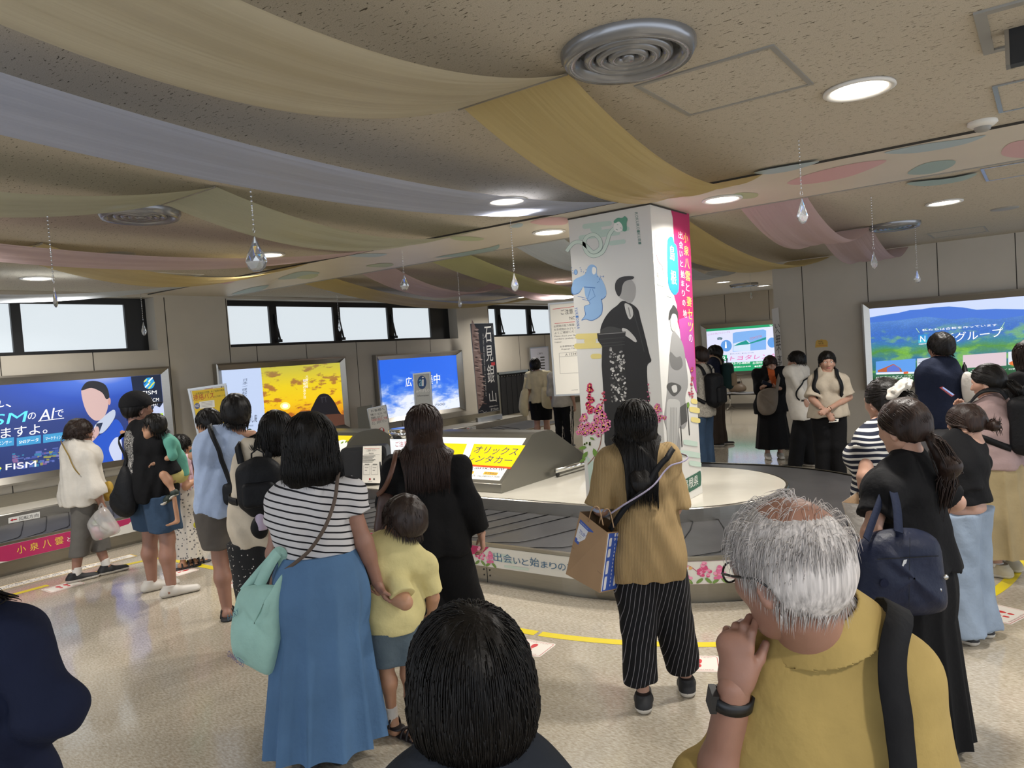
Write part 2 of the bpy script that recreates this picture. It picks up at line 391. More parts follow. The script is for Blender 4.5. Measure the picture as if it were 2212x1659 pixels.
# round air diffusers
M_diff = mat('grey_diffuser_metal', '8e8f92', rough=.25, metal=.6)
def diffuser(x, y, r, lab):
    zc = ZC-.012 if (y > 12.9 and x < RX0) else ZC
    e = empty('air_diffuser', (x, y, zc), lab, 'air diffuser', 'round air diffusers'); c = V(x, y, zc)
    o = MB(); o.lathe([(r, 0), (r, -.02*r/.25), (r*.93, -.05*r/.25), (r*.80, -.045*r/.25), (r*.76, -.02*r/.25), (r*.72, .0)], c, M_diff, 48); o.build('outer_ring', e)
    for k, q in ((0, .66), (1, .48), (2, .30)):
        o = MB(); z = -.035*(r/.25); o.lathe([(r*q, z*.4), (r*q, z), (r*(q-.06), z*1.25), (r*(q-.15), z*.9), (r*(q-.15), z*.2)], c, M_diff, 40); o.build('cone_ring', e)
    o = MB(); o.lathe([(.001, -.045*r/.25), (r*.08, -.045*r/.25), (r*.1, -.03*r/.25), (r*.1, -.001)], c, M_diff, 24); o.lathe([(.001, -.001), (r*.74, -.001)], c, M_blackp, 40); o.build('hub', e)
diffuser(-1.3, 2.70, .262, 'large grey round air diffuser at the top, beside the cream cloth')
diffuser(-5.065, 2.73, .262, 'grey round air diffuser at the left under the green cloth')
diffuser(-1.40, 9.46, .27, 'grey round air diffuser at the right beyond the pink cloth')
diffuser(-5.35, 16.1, .30, 'grey round air diffuser between the two lamps of the hall ceiling')
# access hatches
def hatch(x0, x1, y0, y1, lab, m=None, w=.022):
    e = empty('access_hatch', ((x0+x1)/2, (y0+y1)/2, ZC), lab, 'access hatch')
    o = MB(); m = m or M_grey
    for q in ((x0, x1, y0, y0+w), (x0, x1, y1-w, y1), (x0, x0+w, y0+w, y1-w), (x1-w, x1, y0+w, y1-w)): o.box(*q, ZC-.006, ZC, m)
    o.build('hatch_frame', e)
    o = MB(); o.box(x0+w, x1-w, y0+w, y1-w, ZC-.003, ZC, M_ceil); o.build('hatch_panel', e)
hatch(-1.47, -.855, 3.09, 3.71, 'square access hatch in the speckled ceiling between lamp and big diffuser')
hatch(-.20, .42, 4.46, 5.06, 'square ceiling hatch at the right edge, in front of the printed beam', mat('bright_aluminium', 'b9bcc2', rough=.25, metal=1))
hatch(-.40, .22, 6.78, 7.42, 'square ceiling hatch at the right edge, behind the printed beam', MATS['bright_aluminium'])
hatch(-8.6, -7.9, 4.35, 4.95, 'white framed ceiling hatch at the far left near the blue cloth', M_white)
hatch(-1.25, -.62, 10.9, 11.6, 'square ceiling hatch above the mountain poster', M_grey)
# ceiling vent with a hanging dark panel at the top right corner
e = empty('ceiling_guide_sign', (.0, 3.55, ZC), 'dark guide sign hanging at the top right corner below a framed ceiling plate', 'sign')
o = MB()
for q in ((-.20, -.16, 3.36, 3.90), (-.16, .5, 3.36, 3.40), (-.16, .5, 3.86, 3.90)): o.box(*q, ZC-.01, ZC, M_grey)
o.build('mounting_frame', e)
o = MB(); o.box(-.10, .55, 3.66, 3.72, 2.86, ZC, M_blackp); o.box(-.115, -.10, 3.655, 3.725, 2.86, ZC, M_steel); o.build('sign_panel', e)
# flush speakers, smoke detector
def speaker(x, y, lab):
    e = empty('ceiling_speaker', (x, y, ZC), lab, 'speaker', 'flush ceiling speakers')
    o = MB(); o.lathe([(.001, -.012), (.1, -.012), (.125, -.008), (.13, 0)], V(x, y, ZC), M_grey, 32); o.build('speaker_grille', e)
for q, lab in (((260, 548), 'grey round speaker grille left of the biggest crystal'), ((2170, 450), 'grey round speaker grille at the right edge beyond the beam')):
    p = at_z(*q, ZC); speaker(p[0], p[1], lab)
p = at_z(2122, 262, ZC); e = empty('smoke_detector', p, 'small white smoke detector on the ceiling right of the big lamp', 'smoke detector')
o = MB(); o.lathe([(.075, 0), (.078, -.015), (.06, -.03), (.045, -.034)], p, M_white, 32); o.build('base', e)
o = MB(); o.lathe([(.045, -.034), (.04, -.05), (.028, -.058), (.001, -.06)], p, M_grey, 24); o.build('sensor_head', e)

# ------------------------------------------------------------------ cloth strips swagged under the ceiling
def cloth_mat(name, col):
    def f(nt, b, N, L):
        c = srgb(col)
        d = N('BsdfDiffuse'); d.inputs[0].default_value = c
        t = N('BsdfTranslucent'); t.inputs[0].default_value = c
        g = N('BsdfGlossy'); g.inputs[0].default_value = (1, 1, 1, 1); g.inputs['Roughness'].default_value = .35
        tr = N('BsdfTransparent')
        tc = N('TexCoord'); mp = N('Mapping'); mp.inputs['Scale'].default_value = (26, .25, 1); L(tc.outputs['Object'], mp.inputs[0])
        n = N('TexNoise', Scale=1.2, Detail=2); L(mp.outputs[0], n.inputs['Vector'])
        bp = N('Bump', Strength=.35, Distance=.02); L(n.outputs[0], bp.inputs['Height'])
        for q in (d, g, t): L(bp.outputs[0], q.inputs['Normal'])
        m1 = N('MixShader'); m1.inputs[0].default_value = .45; L(d.outputs[0], m1.inputs[1]); L(t.outputs[0], m1.inputs[2])
        m2 = N('MixShader'); m2.inputs[0].default_value = .05; L(m1.outputs[0], m2.inputs[1]); L(g.outputs[0], m2.inputs[2])
        m3 = N('MixShader'); m3.inputs[0].default_value = .10; L(m2.outputs[0], m3.inputs[1]); L(tr.outputs[0], m3.inputs[2])
        L(m3.outputs[0], nt.nodes['Material Output'].inputs[0])
    return node_mat(name, f)
CL = {k: cloth_mat('sheer_'+k+'_cloth', v) for k, v in dict(cream='d3cab0', yellow='d3bf86', blue='c0c9e2', green='c3c4ac', pink='d3bcbf', lime='c8c790', pale='cdd5dd', lilac='cbb6c4').items()}
M_rod = mat('cloth_rod', '8a8478', rough=.6)
def drape(x0, x1, joints, sag, m, lab, tw=0.0, m2=None):
    e = empty('ceiling_cloth', ((x0+x1)/2, (joints[0]+joints[-1])/2, ZC), lab, 'fabric', 'cloth strips swagged below the ceiling')
    for i in range(len(joints)-1):
        ya, yb = joints[i], joints[i+1]; P = []
        nu, nv = 18, 40
        for u in range(nu+1):
            row = []
            for v in range(nv+1):
                t = v/nv; s = u/nu
                z = ZC-.012-4*sag*t*(1-t)*(1+tw*(s-.5))-.010*math.sin(9*s+2*i+1.5*t)*math.sin(math.pi*t)-.006*math.sin(23*s+i)*math.sin(math.pi*t)
                row.append((x0+(x1-x0)*s+.02*math.sin(3*t+i), ya+(yb-ya)*t, z))
            P.append(row)
        o = MB(); o.grid(P, (m2 if (m2 is not None and i > 0) else m)); o.build('cloth_swag', e)
    for y in joints[1:-1]:
        o = MB(); o.tube([V(x0-.01, y, ZC-.012), V(x1+.01, y, ZC-.012)], .007, M_rod, 6); o.build('hanging_rod', e)
drape(-2.17, -1.60, [.05, 2.72, 5.40], .245, CL['cream'], 'wide cream and yellow cloth swagged over two bays, nearest at the top', m2=CL['yellow'])
drape(-3.36, -2.70, [.05, 5.40], .205, CL['blue'], 'long periwinkle blue cloth in one swag, second from the camera', .15)
drape(-4.72, -4.12, [.02, 2.70, 5.40], .20, CL['green'], 'pale green cloth in two swags above the left air diffuser')
drape(-5.92, -5.30, [.0, 5.40], .265, CL['pink'], 'dusty pink cloth in one long swag at the left, before the beam')
drape(-7.25, -6.55, [.0, 2.70, 5.40], .225, CL['yellow'], 'tan yellow cloth at the left behind the pink one')
drape(-8.65, -8.0, [.0, 5.40], .27, CL['pale'], 'pale blue cloth at the far left in front of the first window')
drape(-2.2, -1.63, [6.64, 9.3, 12.26], .25, CL['pink'], 'pink cloth in two swags beyond the beam at the right')
drape(-3.36, -2.72, [6.64, 12.26], .28, CL['yellow'], 'golden yellow cloth beyond the beam right behind the column')
drape(-4.66, -4.05, [6.64, 9.4, 12.26], .22, CL['pale'], 'pale blue cloth beyond the beam behind the column')
drape(-5.9, -5.3, [6.64, 12.2], .33, CL['lime'], 'lime green cloth beyond the beam left of the column')
drape(-7.1, -6.5, [6.64, 9.4, 12.2], .27, CL['pink'], 'pale pink cloth beyond the beam between yellow and lime ones')
drape(-8.25, -7.6, [6.64, 12.3], .31, CL['yellow'], 'yellow cloth beyond the beam nearest the second window')
drape(-8.95, -8.4, [7.6, 12.4], .18, CL['blue'], 'periwinkle cloth beyond the beam glimpsed behind the yellow one')

# ------------------------------------------------------------------ crystals on bead chains
def m_cry(nt, b, N, L):
    b.inputs['Base Color'].default_value = (.95, .97, 1, 1); b.inputs['Roughness'].default_value = .02
    b.inputs['Transmission Weight'].default_value = .85; b.inputs['IOR'].default_value = 1.52
M_cry = node_mat('cut_crystal', m_cry)
M_bead = mat('silver_bead', 'd5d7da', rough=.12, metal=.9)
def crystal(c, w, h, yaw, flat=.45):
    """faceted teardrop, point up, centre c"""
    o = MB(); n = 8; vs = []; rings = [(0.04, .5), (.42, .22), (.80, -.02), (1.0, -.2), (.72, -.40), (.25, -.5)]
    ca, sa = math.cos(yaw), math.sin(yaw)
    for k, (r, z) in enumerate(rings):
        for j in range(n):
            a = 2*math.pi*(j+.5*(k % 2))/n; x, y = r*w/2*math.cos(a), r*w/2*flat*math.sin(a)
            vs.append((c[0]+x*ca-y*sa, c[1]+x*sa+y*ca, c[2]+z*h))
    fs = []
    for k in range(len(rings)-1):
        for j in range(n):
            a, b2, d, e2 = k*n+j, k*n+(j+1) % n, (k+1)*n+j, (k+1)*n+(j+1) % n
            fs += [(a, d, b2), (b2, d, e2)] if k % 2 == 0 else [(a, d, e2), (a, e2, b2)]
    fs += [tuple(range(n)), tuple((len(rings)-1)*n+j for j in range(n))[::-1]]
    return o.add(vs, fs, M_cry)
def pendant(top, bot, dep, cw, ch, yaw, lab, ztop=None, flat=.45):
    p = at_depth(*bot, dep) if dep else None
    if dep is None:
        q = at_z(*top, ZC); d = depth(q); p = at_depth(*bot, d); p[0], p[1] = q[0], q[1]
    zt = ztop or ZC
    e = empty('crystal_pendant', (p[0], p[1], zt), lab, 'crystal pendant', 'teardrop crystals on bead chains')
    crystal(V(p[0], p[1], p[2]+ch/2), cw, ch, yaw, flat).build('crystal', e)
    o = MB(); z = p[2]+ch+.02; o.tube([V(p[0], p[1], z+.012+.014*math.sin(t)) + V(.008*math.cos(t), 0, 0) for t in np.linspace(0, 6.28, 12)[:-1]], .0015, M_bead, 4, closed=True); o.build('ring', e)
    o = MB(); z = p[2]+ch+.05
    nb = max(4, int((zt-z)/.022)); 
    for i in range(nb):
        zz = z+(zt-z)*(i+.5)/nb; r = .0062
        o.lathe([(.0005, r), (r*.8, r*.5), (r, 0), (r*.8, -r*.5), (.0005, -r)], V(p[0], p[1], zz), M_bead, 6)
    o.tube([V(p[0], p[1], z), V(p[0], p[1], zt)], .0012, M_bead, 4); o.build('bead_chain', e)
pendant((1725, 300), (1733, 482), None, .078, .15, .9, 'crystal on a bead chain in front of the printed beam, right of the column')
pendant((1884, 435), (1889, 581), 6.55, .06, .155, .2, 'crystal hanging beside the right air diffuser', flat=.4)
pendant((1976, 478), (1979, 611), None, .082, .14, .7, 'rightmost crystal, hanging before the grey wall')
pendant((1620, 590), (1623, 646), None, .05, .14, .7, 'small crystal far off at the hall opening')
pendant((1102, 470), (1110, 629), None, .07, .155, .7, 'crystal hanging just left of the column')
pendant((545, 390), (556, 588), 3.85, .115, .185, .7, 'biggest crystal, hanging from the blue cloth at the left', ztop=2.83)
pendant((106, 458), (121, 664), 4.3, .055, .12, -.75, 'crystal on a long chain at the far left, seen edge on', flat=.4, ztop=2.85)
pendant((307, 635), (312, 725), 9.7, .07, .18, .7, 'crystal hanging before the pale window reveal at the left')
pendant((868, 537), (874, 627), None, .10, .16, .7, 'star faceted crystal hanging under the beam in the middle')
pendant((992, 604), (994, 665), 9.5, .055, .15, .5, 'small crystal in front of the second window, right end')
pendant((731, 640), (734, 716), 12.2, .05, .2, .7, 'dark crystal chain in front of the middle of the second window')
# ================================================================== BAGGAGE CAROUSEL
CX0, CY0, CRO = -3.03, 6.68, 2.07; CFX = -8.37; CFY = CY0-CRO; CBY = CY0+CRO; FIL = .38
def car_path():
    """outer edge of the carousel seen from above: points, outward normals, running length"""
    pts = []
    def arc(cx, cy, r, a0, a1, n, out):
        for i in range(n+1):
            a = math.radians(a0+(a1-a0)*i/n); pts.append((cx+r*math.cos(a), cy+r*math.sin(a), out*math.cos(a), out*math.sin(a)))
    for y in np.arange(-2.5, CFY-FIL, .25): pts.append((CFX, y, 1, 0))
    arc(CFX+FIL, CFY-FIL, FIL, 180, 90, 10, -1)
    for x in np.arange(CFX+FIL+.2, CX0-.05, .2): pts.append((x, CFY, 0, -1))
    arc(CX0, CY0, CRO, -90, 90, 48, 1)
    for x in np.arange(CX0-.2, CFX+FIL+.05, -.2): pts.append((x, CBY, 0, 1))
    arc(CFX+FIL, CBY+FIL, FIL, 270, 180, 10, -1)
    for y in np.arange(CBY+FIL+.2, 13.4, .25): pts.append((CFX, y, 1, 0))
    return np.array(pts)
CP = car_path(); CS = np.concatenate([[0], np.cumsum(np.hypot(*(CP[1:, :2]-CP[:-1, :2]).T))])
def car(s, z, u=0.0):
    """point at running length s, height z, u metres outside the fascia"""
    q = [np.interp(s, CS, CP[:, k]) for k in range(4)]; n = math.hypot(q[2], q[3])
    return V(q[0]+q[2]/n*u, q[1]+q[3]/n*u, z)
S_FRONT = CS[np.argmin(abs(CP[:, 0]-(CFX+FIL))+abs(CP[:, 1]-CFY)*9)]   # start of the straight front
def s_front(x): return S_FRONT+(x-(CFX+FIL))
def s_left(y): return y+2.5
def s_arc(px, py, z=None):
    """running length on the round end hit by a camera ray (or by a photo point), with its height"""
    d = ray(px, py); o = V(0-CX0, 0-CY0); A = d[0]**2+d[1]**2; B = 2*(o[0]*d[0]+o[1]*d[1]); C = o @ o-CRO**2
    t = (-B-math.sqrt(max(B*B-4*A*C, 0)))/(2*A); p = CO+d*t; a = math.atan2(p[1]-CY0, p[0]-CX0)
    return s_front(CX0)+CRO*(a+math.pi/2), p[2]
M_belt = mat('rubber_belt', '38383a', rough=.42, noise=.12, nscale=5, bump=.05, bscale=40)
M_edge = mat('rubber_edge', '101011', rough=.5)
M_panel = mat('white_carousel_panel', 'd9d8d2', rough=.4)
M_plat = mat('white_platform_top', 'cfcabd', rough=.18, noise=.03, nscale=6, coat=.3)
ca = empty('baggage_carousel', (-5.5, 6.68, 0), 'steel baggage carousel with dark rubber belt and printed white side panels, curving round the column', 'baggage carousel')
def sweep(mb, prof, m, smooth=False):
    """profile [(u, z)] swept along the carousel"""
    P = [[(c[0]+c[2]*u, c[1]+c[3]*u, z) for u, z in prof] for c in CP]
    mb.grid(P, m, smooth=smooth)
b = MB(); sweep(b, [(-.045, 0), (-.045, .035), (-.012, .036), (-.012, .138), (0, .14), (0, .312), (.006, .313), (.006, .334), (-.03, .334)], M_steel_dk)
b.build('base_fascia', ca)
b = MB(); sweep(b, [(.003, .145), (.003, .308)], M_panel); b.build('printed_panel', ca)
b = MB(); sweep(b, [(-.03, .322), (-.5, .334), (-1.0, .345)], M_belt, True)
s = 1.2
while s < CS[-1]-1:
    x0, y0 = car(s, 0)[:2]
    pl = []
    for u, ds in ((-.99, .0), (-.75, -.16), (-.45, -.36), (-.22, -.52), (-.13, -.62), (-.09, -.80), (-.035, -1.0)):
        on_arc = s_front(CX0) < s < s_front(CX0)+math.pi*CRO
        pl.append(car(s+ds*.62, .327+.0185*abs(u)+.003, u))
    if s < s_front(CX0)+CRO*math.radians(52) or s > s_front(CX0)+math.pi*CRO+1: b.tube(pl, .005, M_edge, 4, flat=(V(0, 0, 1), .8))
    s += .235 if not s_front(CX0)-.6 < s < s_front(CX0)+4 else .42
b.build('belt', ca)
b = MB(); sweep(b, [(-1.0, .33), (-1.0, .452), (-1.008, .46), (-1.03, .461)], M_steel); b.build('inner_rim', ca)
# platform: polygon inside the rim, out to the left wall
pin = [(c[0]-c[2]*1.03, c[1]-c[3]*1.03) for c in CP]
b = MB(); poly = [V(x, y, .40) for x, y in pin]+[V(LX+.004, pin[-1][1], .40), V(LX+.004, pin[0][1], .40)]
b.prism(poly, V(0, 0, .06), M_plat); b.build('platform', ca)
for s0 in (s_left(3.62), s_front(-6.1), s_front(-3.75), s_arc(1500, 1300)[0]+.4):
    b = MB(); b.frame_box(car(s0, .07, -.0105), .0015*unit(car(s0+.01, 0)-car(s0, 0)), V(0, 0, .06), .002*unit(car(s0, 0, 1)-car(s0, 0)), M_edge)
    for ds in (-.03, .03):
        for z in (.07, .115): b.lathe([(.0005, .006), (.006, .005), (.007, 0)], car(s0+ds, z, -.012), M_edge, 8, ax=car(s0, 0, 1)-car(s0, 0, 0))
    b.build('fascia_joint', ca)
# printed side panel art, in running length s and height z
MAG, CREAM, CORAL = INK('b0245c'), INK('e3d79a'), INK('e0b070'); SBLUE = INK('2178b4'); NAVY = INK('3f6a8c'); PINK = INK('d86a98'); LEAF = INK('6f8f45'); MINT = INK('c3d2c6')
WHT = INK('e8e6e0'); GOLD = INK('e8cf4a')
def panel_art(s0, sc=1.0, parts='cmtbf'):
    """one repeat of the printed pattern starting at s0: clouds, red band, words, blue plate, blossom"""
    A = Art(lambda s, z: (car(s, z, .0042), car(s, 0, 1)-car(s, 0, 0)), V(0, 0, 0), .0009)
    Z0, Z1 = .147, .306
    def rr(x0, x1, z0, z1, m, l):
        n = max(2, int((x1-x0)/.12)); w, h = x1-x0, z1-z0; r = min(h/2, w/2)
        pts = []
        for cx, a0 in ((x1-r, -90), (x0+r, 90)):
            for i in range(7):
                a = math.radians(a0+30*i); pts.append((cx+r*math.cos(a), (z0+z1)/2+h/2*math.sin(a)))
        A.poly(pts, m, l)
    if 'm' in parts:
        x0, x1 = s0+.05, s0+1.62
        top = [(x0+.0, Z1)]; 
        edge = [(x0, Z1), (x0+.06, .27), (x0+.1, .235), (x0+.12, .2), (x0+.3, .185), (x0+.42, .165), (x0+.5, Z0)]
        n = 14; bot = [(x0+.5+(x1-.12-x0-.5)*i/n, Z0) for i in range(n+1)]; rt = [(x1-.02, Z0+.03), (x1, .20), (x1+.03, .235), (x1+.12, .245), (x1+.16, .275), (x1+.2, Z1)]
        tp = [(x1+.2+(x0-x1-.2)*i/n, Z1) for i in range(1, n)]
        A.poly(edge+bot+rt+tp, MAG, 1)
    if 'c' in parts:
        for k, (a0, a1, z, m) in enumerate([(-.35, .12, .262, CORAL), (-.42, -.02, .238, CREAM), (-.28, .3, .212, CORAL), (-.5, -.1, .19, CREAM), (-.35, .1, .166, CREAM)]):
            rr(s0+a0, s0+a1, z-.011, z+.011, m, 2+k*.1)
        for z, a0, a1 in ((.25, -.3, -.1), (.225, -.2, 0), (.2, -.28, .02)): rr(s0+a0, s0+a1, z-.004, z+.004, WHT, 3)
    if 't' in parts:
        x = s0+.62
        for ch, w, m, z0, z1 in [(c, .105, GOLD, .196, .272) for c in '小泉八雲']+[('と', .075, WHT, .205, .25)]+[(c, .105, GOLD, .196, .272) for c in '妻セツ']+[('の', .08, WHT, .205, .25)]:
            A.text(ch, (x+.012, z0), (x+w-.012, z0), (x+.012, z1), m, layer=3); x += w+.012
        x = s0+1.86
        rr(x+.1, x+.34, .16, .18, MINT, 1.5); rr(x-.02, x+.16, .245, .265, MINT, 1.5); rr(x+.05, x+.22, .2, .22, MINT, 1.5)
        for c in '出会いと始まりの地':
            w = .085 if c in '出会始地' else .065; h = .07 if c in '出会始地' else .05
            A.text(c, (x, .2), (x+w, .2), (x, .2+h), NAVY, layer=3); x += w+.014
    if 'b' in parts:
        x0 = s0+2.72; w = .46
        A.poly(curve([(x0, .225), (x0+.02, .25), (x0+.05, .255), (x0+.06, .285), (x0+.12, .29), (x0+w-.12, .29), (x0+w-.06, .285), (x0+w-.05, .255), (x0+w-.02, .25), (x0+w, .225), (x0+w-.02, .2), (x0+w-.05, .195), (x0+w-.06, .168), (x0+.06, .168), (x0+.05, .195), (x0+.02, .2)], 3), SBLUE, 2)
        for c, x in (('島', x0+.09), ('根', x0+.27)): A.text(c, (x, .183), (x+.1, .183), (x, .277), WHT, layer=3)
    if 'f' in parts:
        rr2 = np.random.default_rng(3)
        for cx, zc0, hh, m in ((3.42, .16, .13, PINK), (3.55, .16, .11, INK('cf4b7c')), (3.66, .155, .08, PINK)):
            for i in range(26):
                t = rr2.random(); q = (s0+cx+rr2.normal(0, .022)*(1.2-t), zc0+.03+t*hh)
                if q[1] > .298: continue
                A.ell(q, .014, .012, m if rr2.random() > .3 else INK('e59ab8'), 7, 2+t)
            A.ell((s0+cx-.03, zc0+.01), .03, .012, LEAF, 8, 2, rot=.6); A.ell((s0+cx+.03, zc0+.01), .03, .012, LEAF, 8, 2, rot=2.4)
    A.build('printed_pattern', ca)
panel_art(s_left(2.32)); panel_art(s_front(-5.52)-.0); panel_art(s_arc(1490, 1240)[0]-.10, parts='cmt')
panel_art(s_front(-7.95)+.6, parts='f'[:0] or 'f'); panel_art(s_left(10.2), parts='mb'); 
# direction plates on the rim
def plate(px0, px1, ys, name_lab, axis_v):
    e = empty('direction_plate', at_plane((px0+px1)/2, ys[0], 0, -9.368), name_lab, 'sign', 'white direction plates on the carousel rim')
    A = Art(lambda px, py: at_plane(px, py, 0, -9.366), V(1, 0, 0), .001)
    A.poly([(px0, ys[1]), (px1, ys[3]), (px1, ys[2]), (px0, ys[0])], INK('e4e2dc'), 0)
    def T(u, v): return (px0+(px1-px0)*u, (ys[1]+(ys[3]-ys[1])*u)*(1-v)+(ys[0]+(ys[2]-ys[0])*u)*v)
    A.poly([T(.05, .5), T(.14, .74), T(.14, .58), T(.28, .58), T(.28, .42), T(.14, .42), T(.14, .26)], INK('b5202c'), 1)
    A.text('回転方向', T(.34, .18), T(.96, .18), T(.34, .82), INK('1a1a1c'), layer=1)
    A.build('printed_plate', e)
plate(18, 86, (1119, 1131, 1105, 1118), 'white direction plate with a red arrow at the far left of the carousel', 0)
plate(1008, 1028, (922.5, 929.5, 920.5, 927), 'small white direction plate beside the roll-up banner', 0)

# ================================================================== LIT POSTER BOXES ON THE WALLS
M_glass_off = mat('poster_edge', '1b1c1e', rough=.3)
def frame_rect(mb, mp, o, i, d_out, d_in, m):
    """bevelled frame: outer rectangle o=(u0,u1,v0,v1) at depth 0..d_out, inner i at d_in; mp(u, v, d)->3D"""
    R = lambda r, d: [mp(r[0], r[2], d), mp(r[1], r[2], d), mp(r[1], r[3], d), mp(r[0], r[3], d)]
    w = .025; o2 = (o[0]+w, o[1]-w, o[2]+w, o[3]-w)
    L = [R(o, 0), R(o, d_out), R(o2, d_out+.004), R(i, d_in)]
    vs = [p for r in L for p in r]
    mb.add(vs, [(k*4+j, k*4+(j+1) % 4, k*4+4+(j+1) % 4, k*4+4+j) for k in range(3) for j in range(4)], m)
def lightbox(name, lab, ax, val, sgn, o, i, dep=.10):
    """ax 0: on a wall x=val facing +x, u=y;  ax 1: on a wall y=val facing -y, u=x"""
    mp = (lambda u, v, d: V(val+sgn*d, u, v)) if ax == 0 else (lambda u, v, d: V(u, val+sgn*d, v))
    e = empty(name, mp((o[0]+o[1])/2, o[2], 0), lab, 'poster', 'steel framed lit posters')
    f = MB(); frame_rect(f, mp, o, i, dep, dep-.05, M_steel); f.build('steel_frame', e)
    vv = val+sgn*(dep-.052)
    A = Art(lambda px, py: at_plane(px, py, ax, vv), V(sgn, 0, 0) if ax == 0 else V(0, sgn, 0), .0016)
    A.rect = i; A.e = e; A.ax = ax; A.vv = vv
    A.base = lambda m: A.b.add([mp(i[0], i[2], dep-.052), mp(i[1], i[2], dep-.052), mp(i[1], i[3], dep-.052), mp(i[0], i[3], dep-.052)], [(0, 1, 2, 3)], m)
    A.loc = lambda u, v: mp(i[0]+(i[1]-i[0])*u, i[2]+(i[3]-i[2])*v, dep-.052)
    A.uv = lambda u, v: pix(A.loc(u, v))
    return A
G = GLOW
# --- 1: blue business poster
def m_bluegrad(nt, b, N, L):
    tc = N('TexCoord'); sep = N('SeparateXYZ'); L(tc.outputs['Generated'], sep.inputs[0])
    gv = N('VectorMath', _operation='DISTANCE'); gv.inputs[1].default_value = (.5, .78, 1.02); L(tc.outputs['Generated'], gv.inputs[0])
    r = ramp(N, [(.0, 'b9c6f5'), (.10, '4f7be6'), (.25, '1f4fc0'), (.5, '15307a'), (1, '0f2562')]); L(gv.outputs[1], r.inputs[0])
    L(r.outputs[0], b.inputs['Emission Color']); b.inputs['Emission Strength'].default_value = .9; b.inputs['Base Color'].default_value = (.02, .03, .08, 1); b.inputs['Roughness'].default_value = .3
A = lightbox('lit_poster', 'long blue lit poster with a man in a blue vest, on the left wall', 0, LX, 1, (1.75, 5.56, .70, 1.99), (1.86, 5.45, .80, 1.885))
M_bg = node_mat('backlit_blue_poster', m_bluegrad)
q = MB(); q.add([A.loc(0, 0), A.loc(1, 0), A.loc(1, 1), A.loc(0, 1)], [(0, 1, 2, 3)], M_bg); q.build('poster_panel', A.e)
A.poly([A.uv(.885, .999), A.uv(.999, .999), A.uv(.999, .001), A.uv(.90, .001)], G('1c2740', .8), 1)
A.poly(curve([(330, 885), (345, 880), (357, 874), (360, 990), (322, 998)], 3), G('c8d2f2', .95), 1.2)
A.poly([(345, 893), (352, 892), (353, 903), (346, 904)], G('b6d94a', 1), 1.6)
A.ell((322, 828), 12, 12.5, G('2a9ad8', 1), 24, 1.4)
for k, (x, y, w, c) in enumerate([(314, 822, 6, 'e8e24a'), (325, 820, 9, 'ffffff'), (330, 829, 7, 'e8e24a'), (317, 833, 8, 'ffffff'), (324, 836, 7, 'e8e24a'), (312, 828, 5, '1b4aa0'), (322, 827, 4, 'e8e24a')]): A.line([(x-w/2, y+w/2), (x+w/2, y-w/2)], 2.6, G(c, 1), 1.8)
A.text('FISM', (308, 853), (338, 851), (308, 845), G('ffffff', 1), layer=2)
A.text('テレビCM', (300, 871), (343, 867), (300, 862), G('ffffff', 1), layer=2); A.text('放送中/', (302, 882), (341, 877), (302, 873), G('ffffff', 1), layer=2)
A.text('あれ、', (-70, 886), (24, 879), (-70, 866), G('ffffff', 1.1), layer=2)
A.text('FISM', (-62, 926), (54, 911), (-56, 902), G('5fd6f0', 1.1), layer=2)
A.text('の', (60, 907), (77, 904), (60, 893), G('ffffff', 1.1), layer=2)
A.text('AI', (84, 909), (114, 904), (88, 886), G('ffffff', 1.1), layer=2); A.text('で', (119, 902), (137, 899), (119, 887), G('ffffff', 1.1), layer=2)
A.line([(82, 910), (138, 903)], 1.3, G('ffffff', 1.1), 2)
A.text('解決できますよ。', (-130, 964), (102, 936), (-130, 940), G('ffffff', 1.1), layer=2)
for x0, x1, y, t in ((-40, 30, 963, 'インフルエンサー'), (36, 88, 956, 'SNSデータ'), (93, 143, 949, 'マーケティング')):
    d = -.125*(x1-x0); A.poly([(x0, y+8), (x1, y+8+d), (x1, y-10+d), (x0, y-10)], G('3f9ad0', .9), 1.6)
    A.text(t, (x0+5, y+3), (x1-5, y+3+d*.85), (x0+5, y-5), G('ffffff', 1), layer=2)
r2 = np.random.default_rng(5)
for k in range(70):
    x = 26+r2.random()*100; y = 975+r2.random()*32-.12*x+6; w = 4+r2.random()*12; h = 2+r2.random()*4
    A.poly([(x, y+h), (x+w, y+h-.12*w), (x+w, y-.12*w), (x, y)], G(['4a62b8', '6a7fd0', '8d8fd0', '3f8fc0', '9a6fa8', 'a8a860'][k % 6], .6), 1.2+k*.004)
A.text('FISM', (12, 1016), (78, 1008), (12, 1003), G('ffffff', 1.1), layer=2); A.ell((-8, 1014), 9, 10, G('2a9ad8', 1), 20, 1.8); A.line([(-6, 1018), (2, 1010)], 4, G('d9e24a', 1), 2)
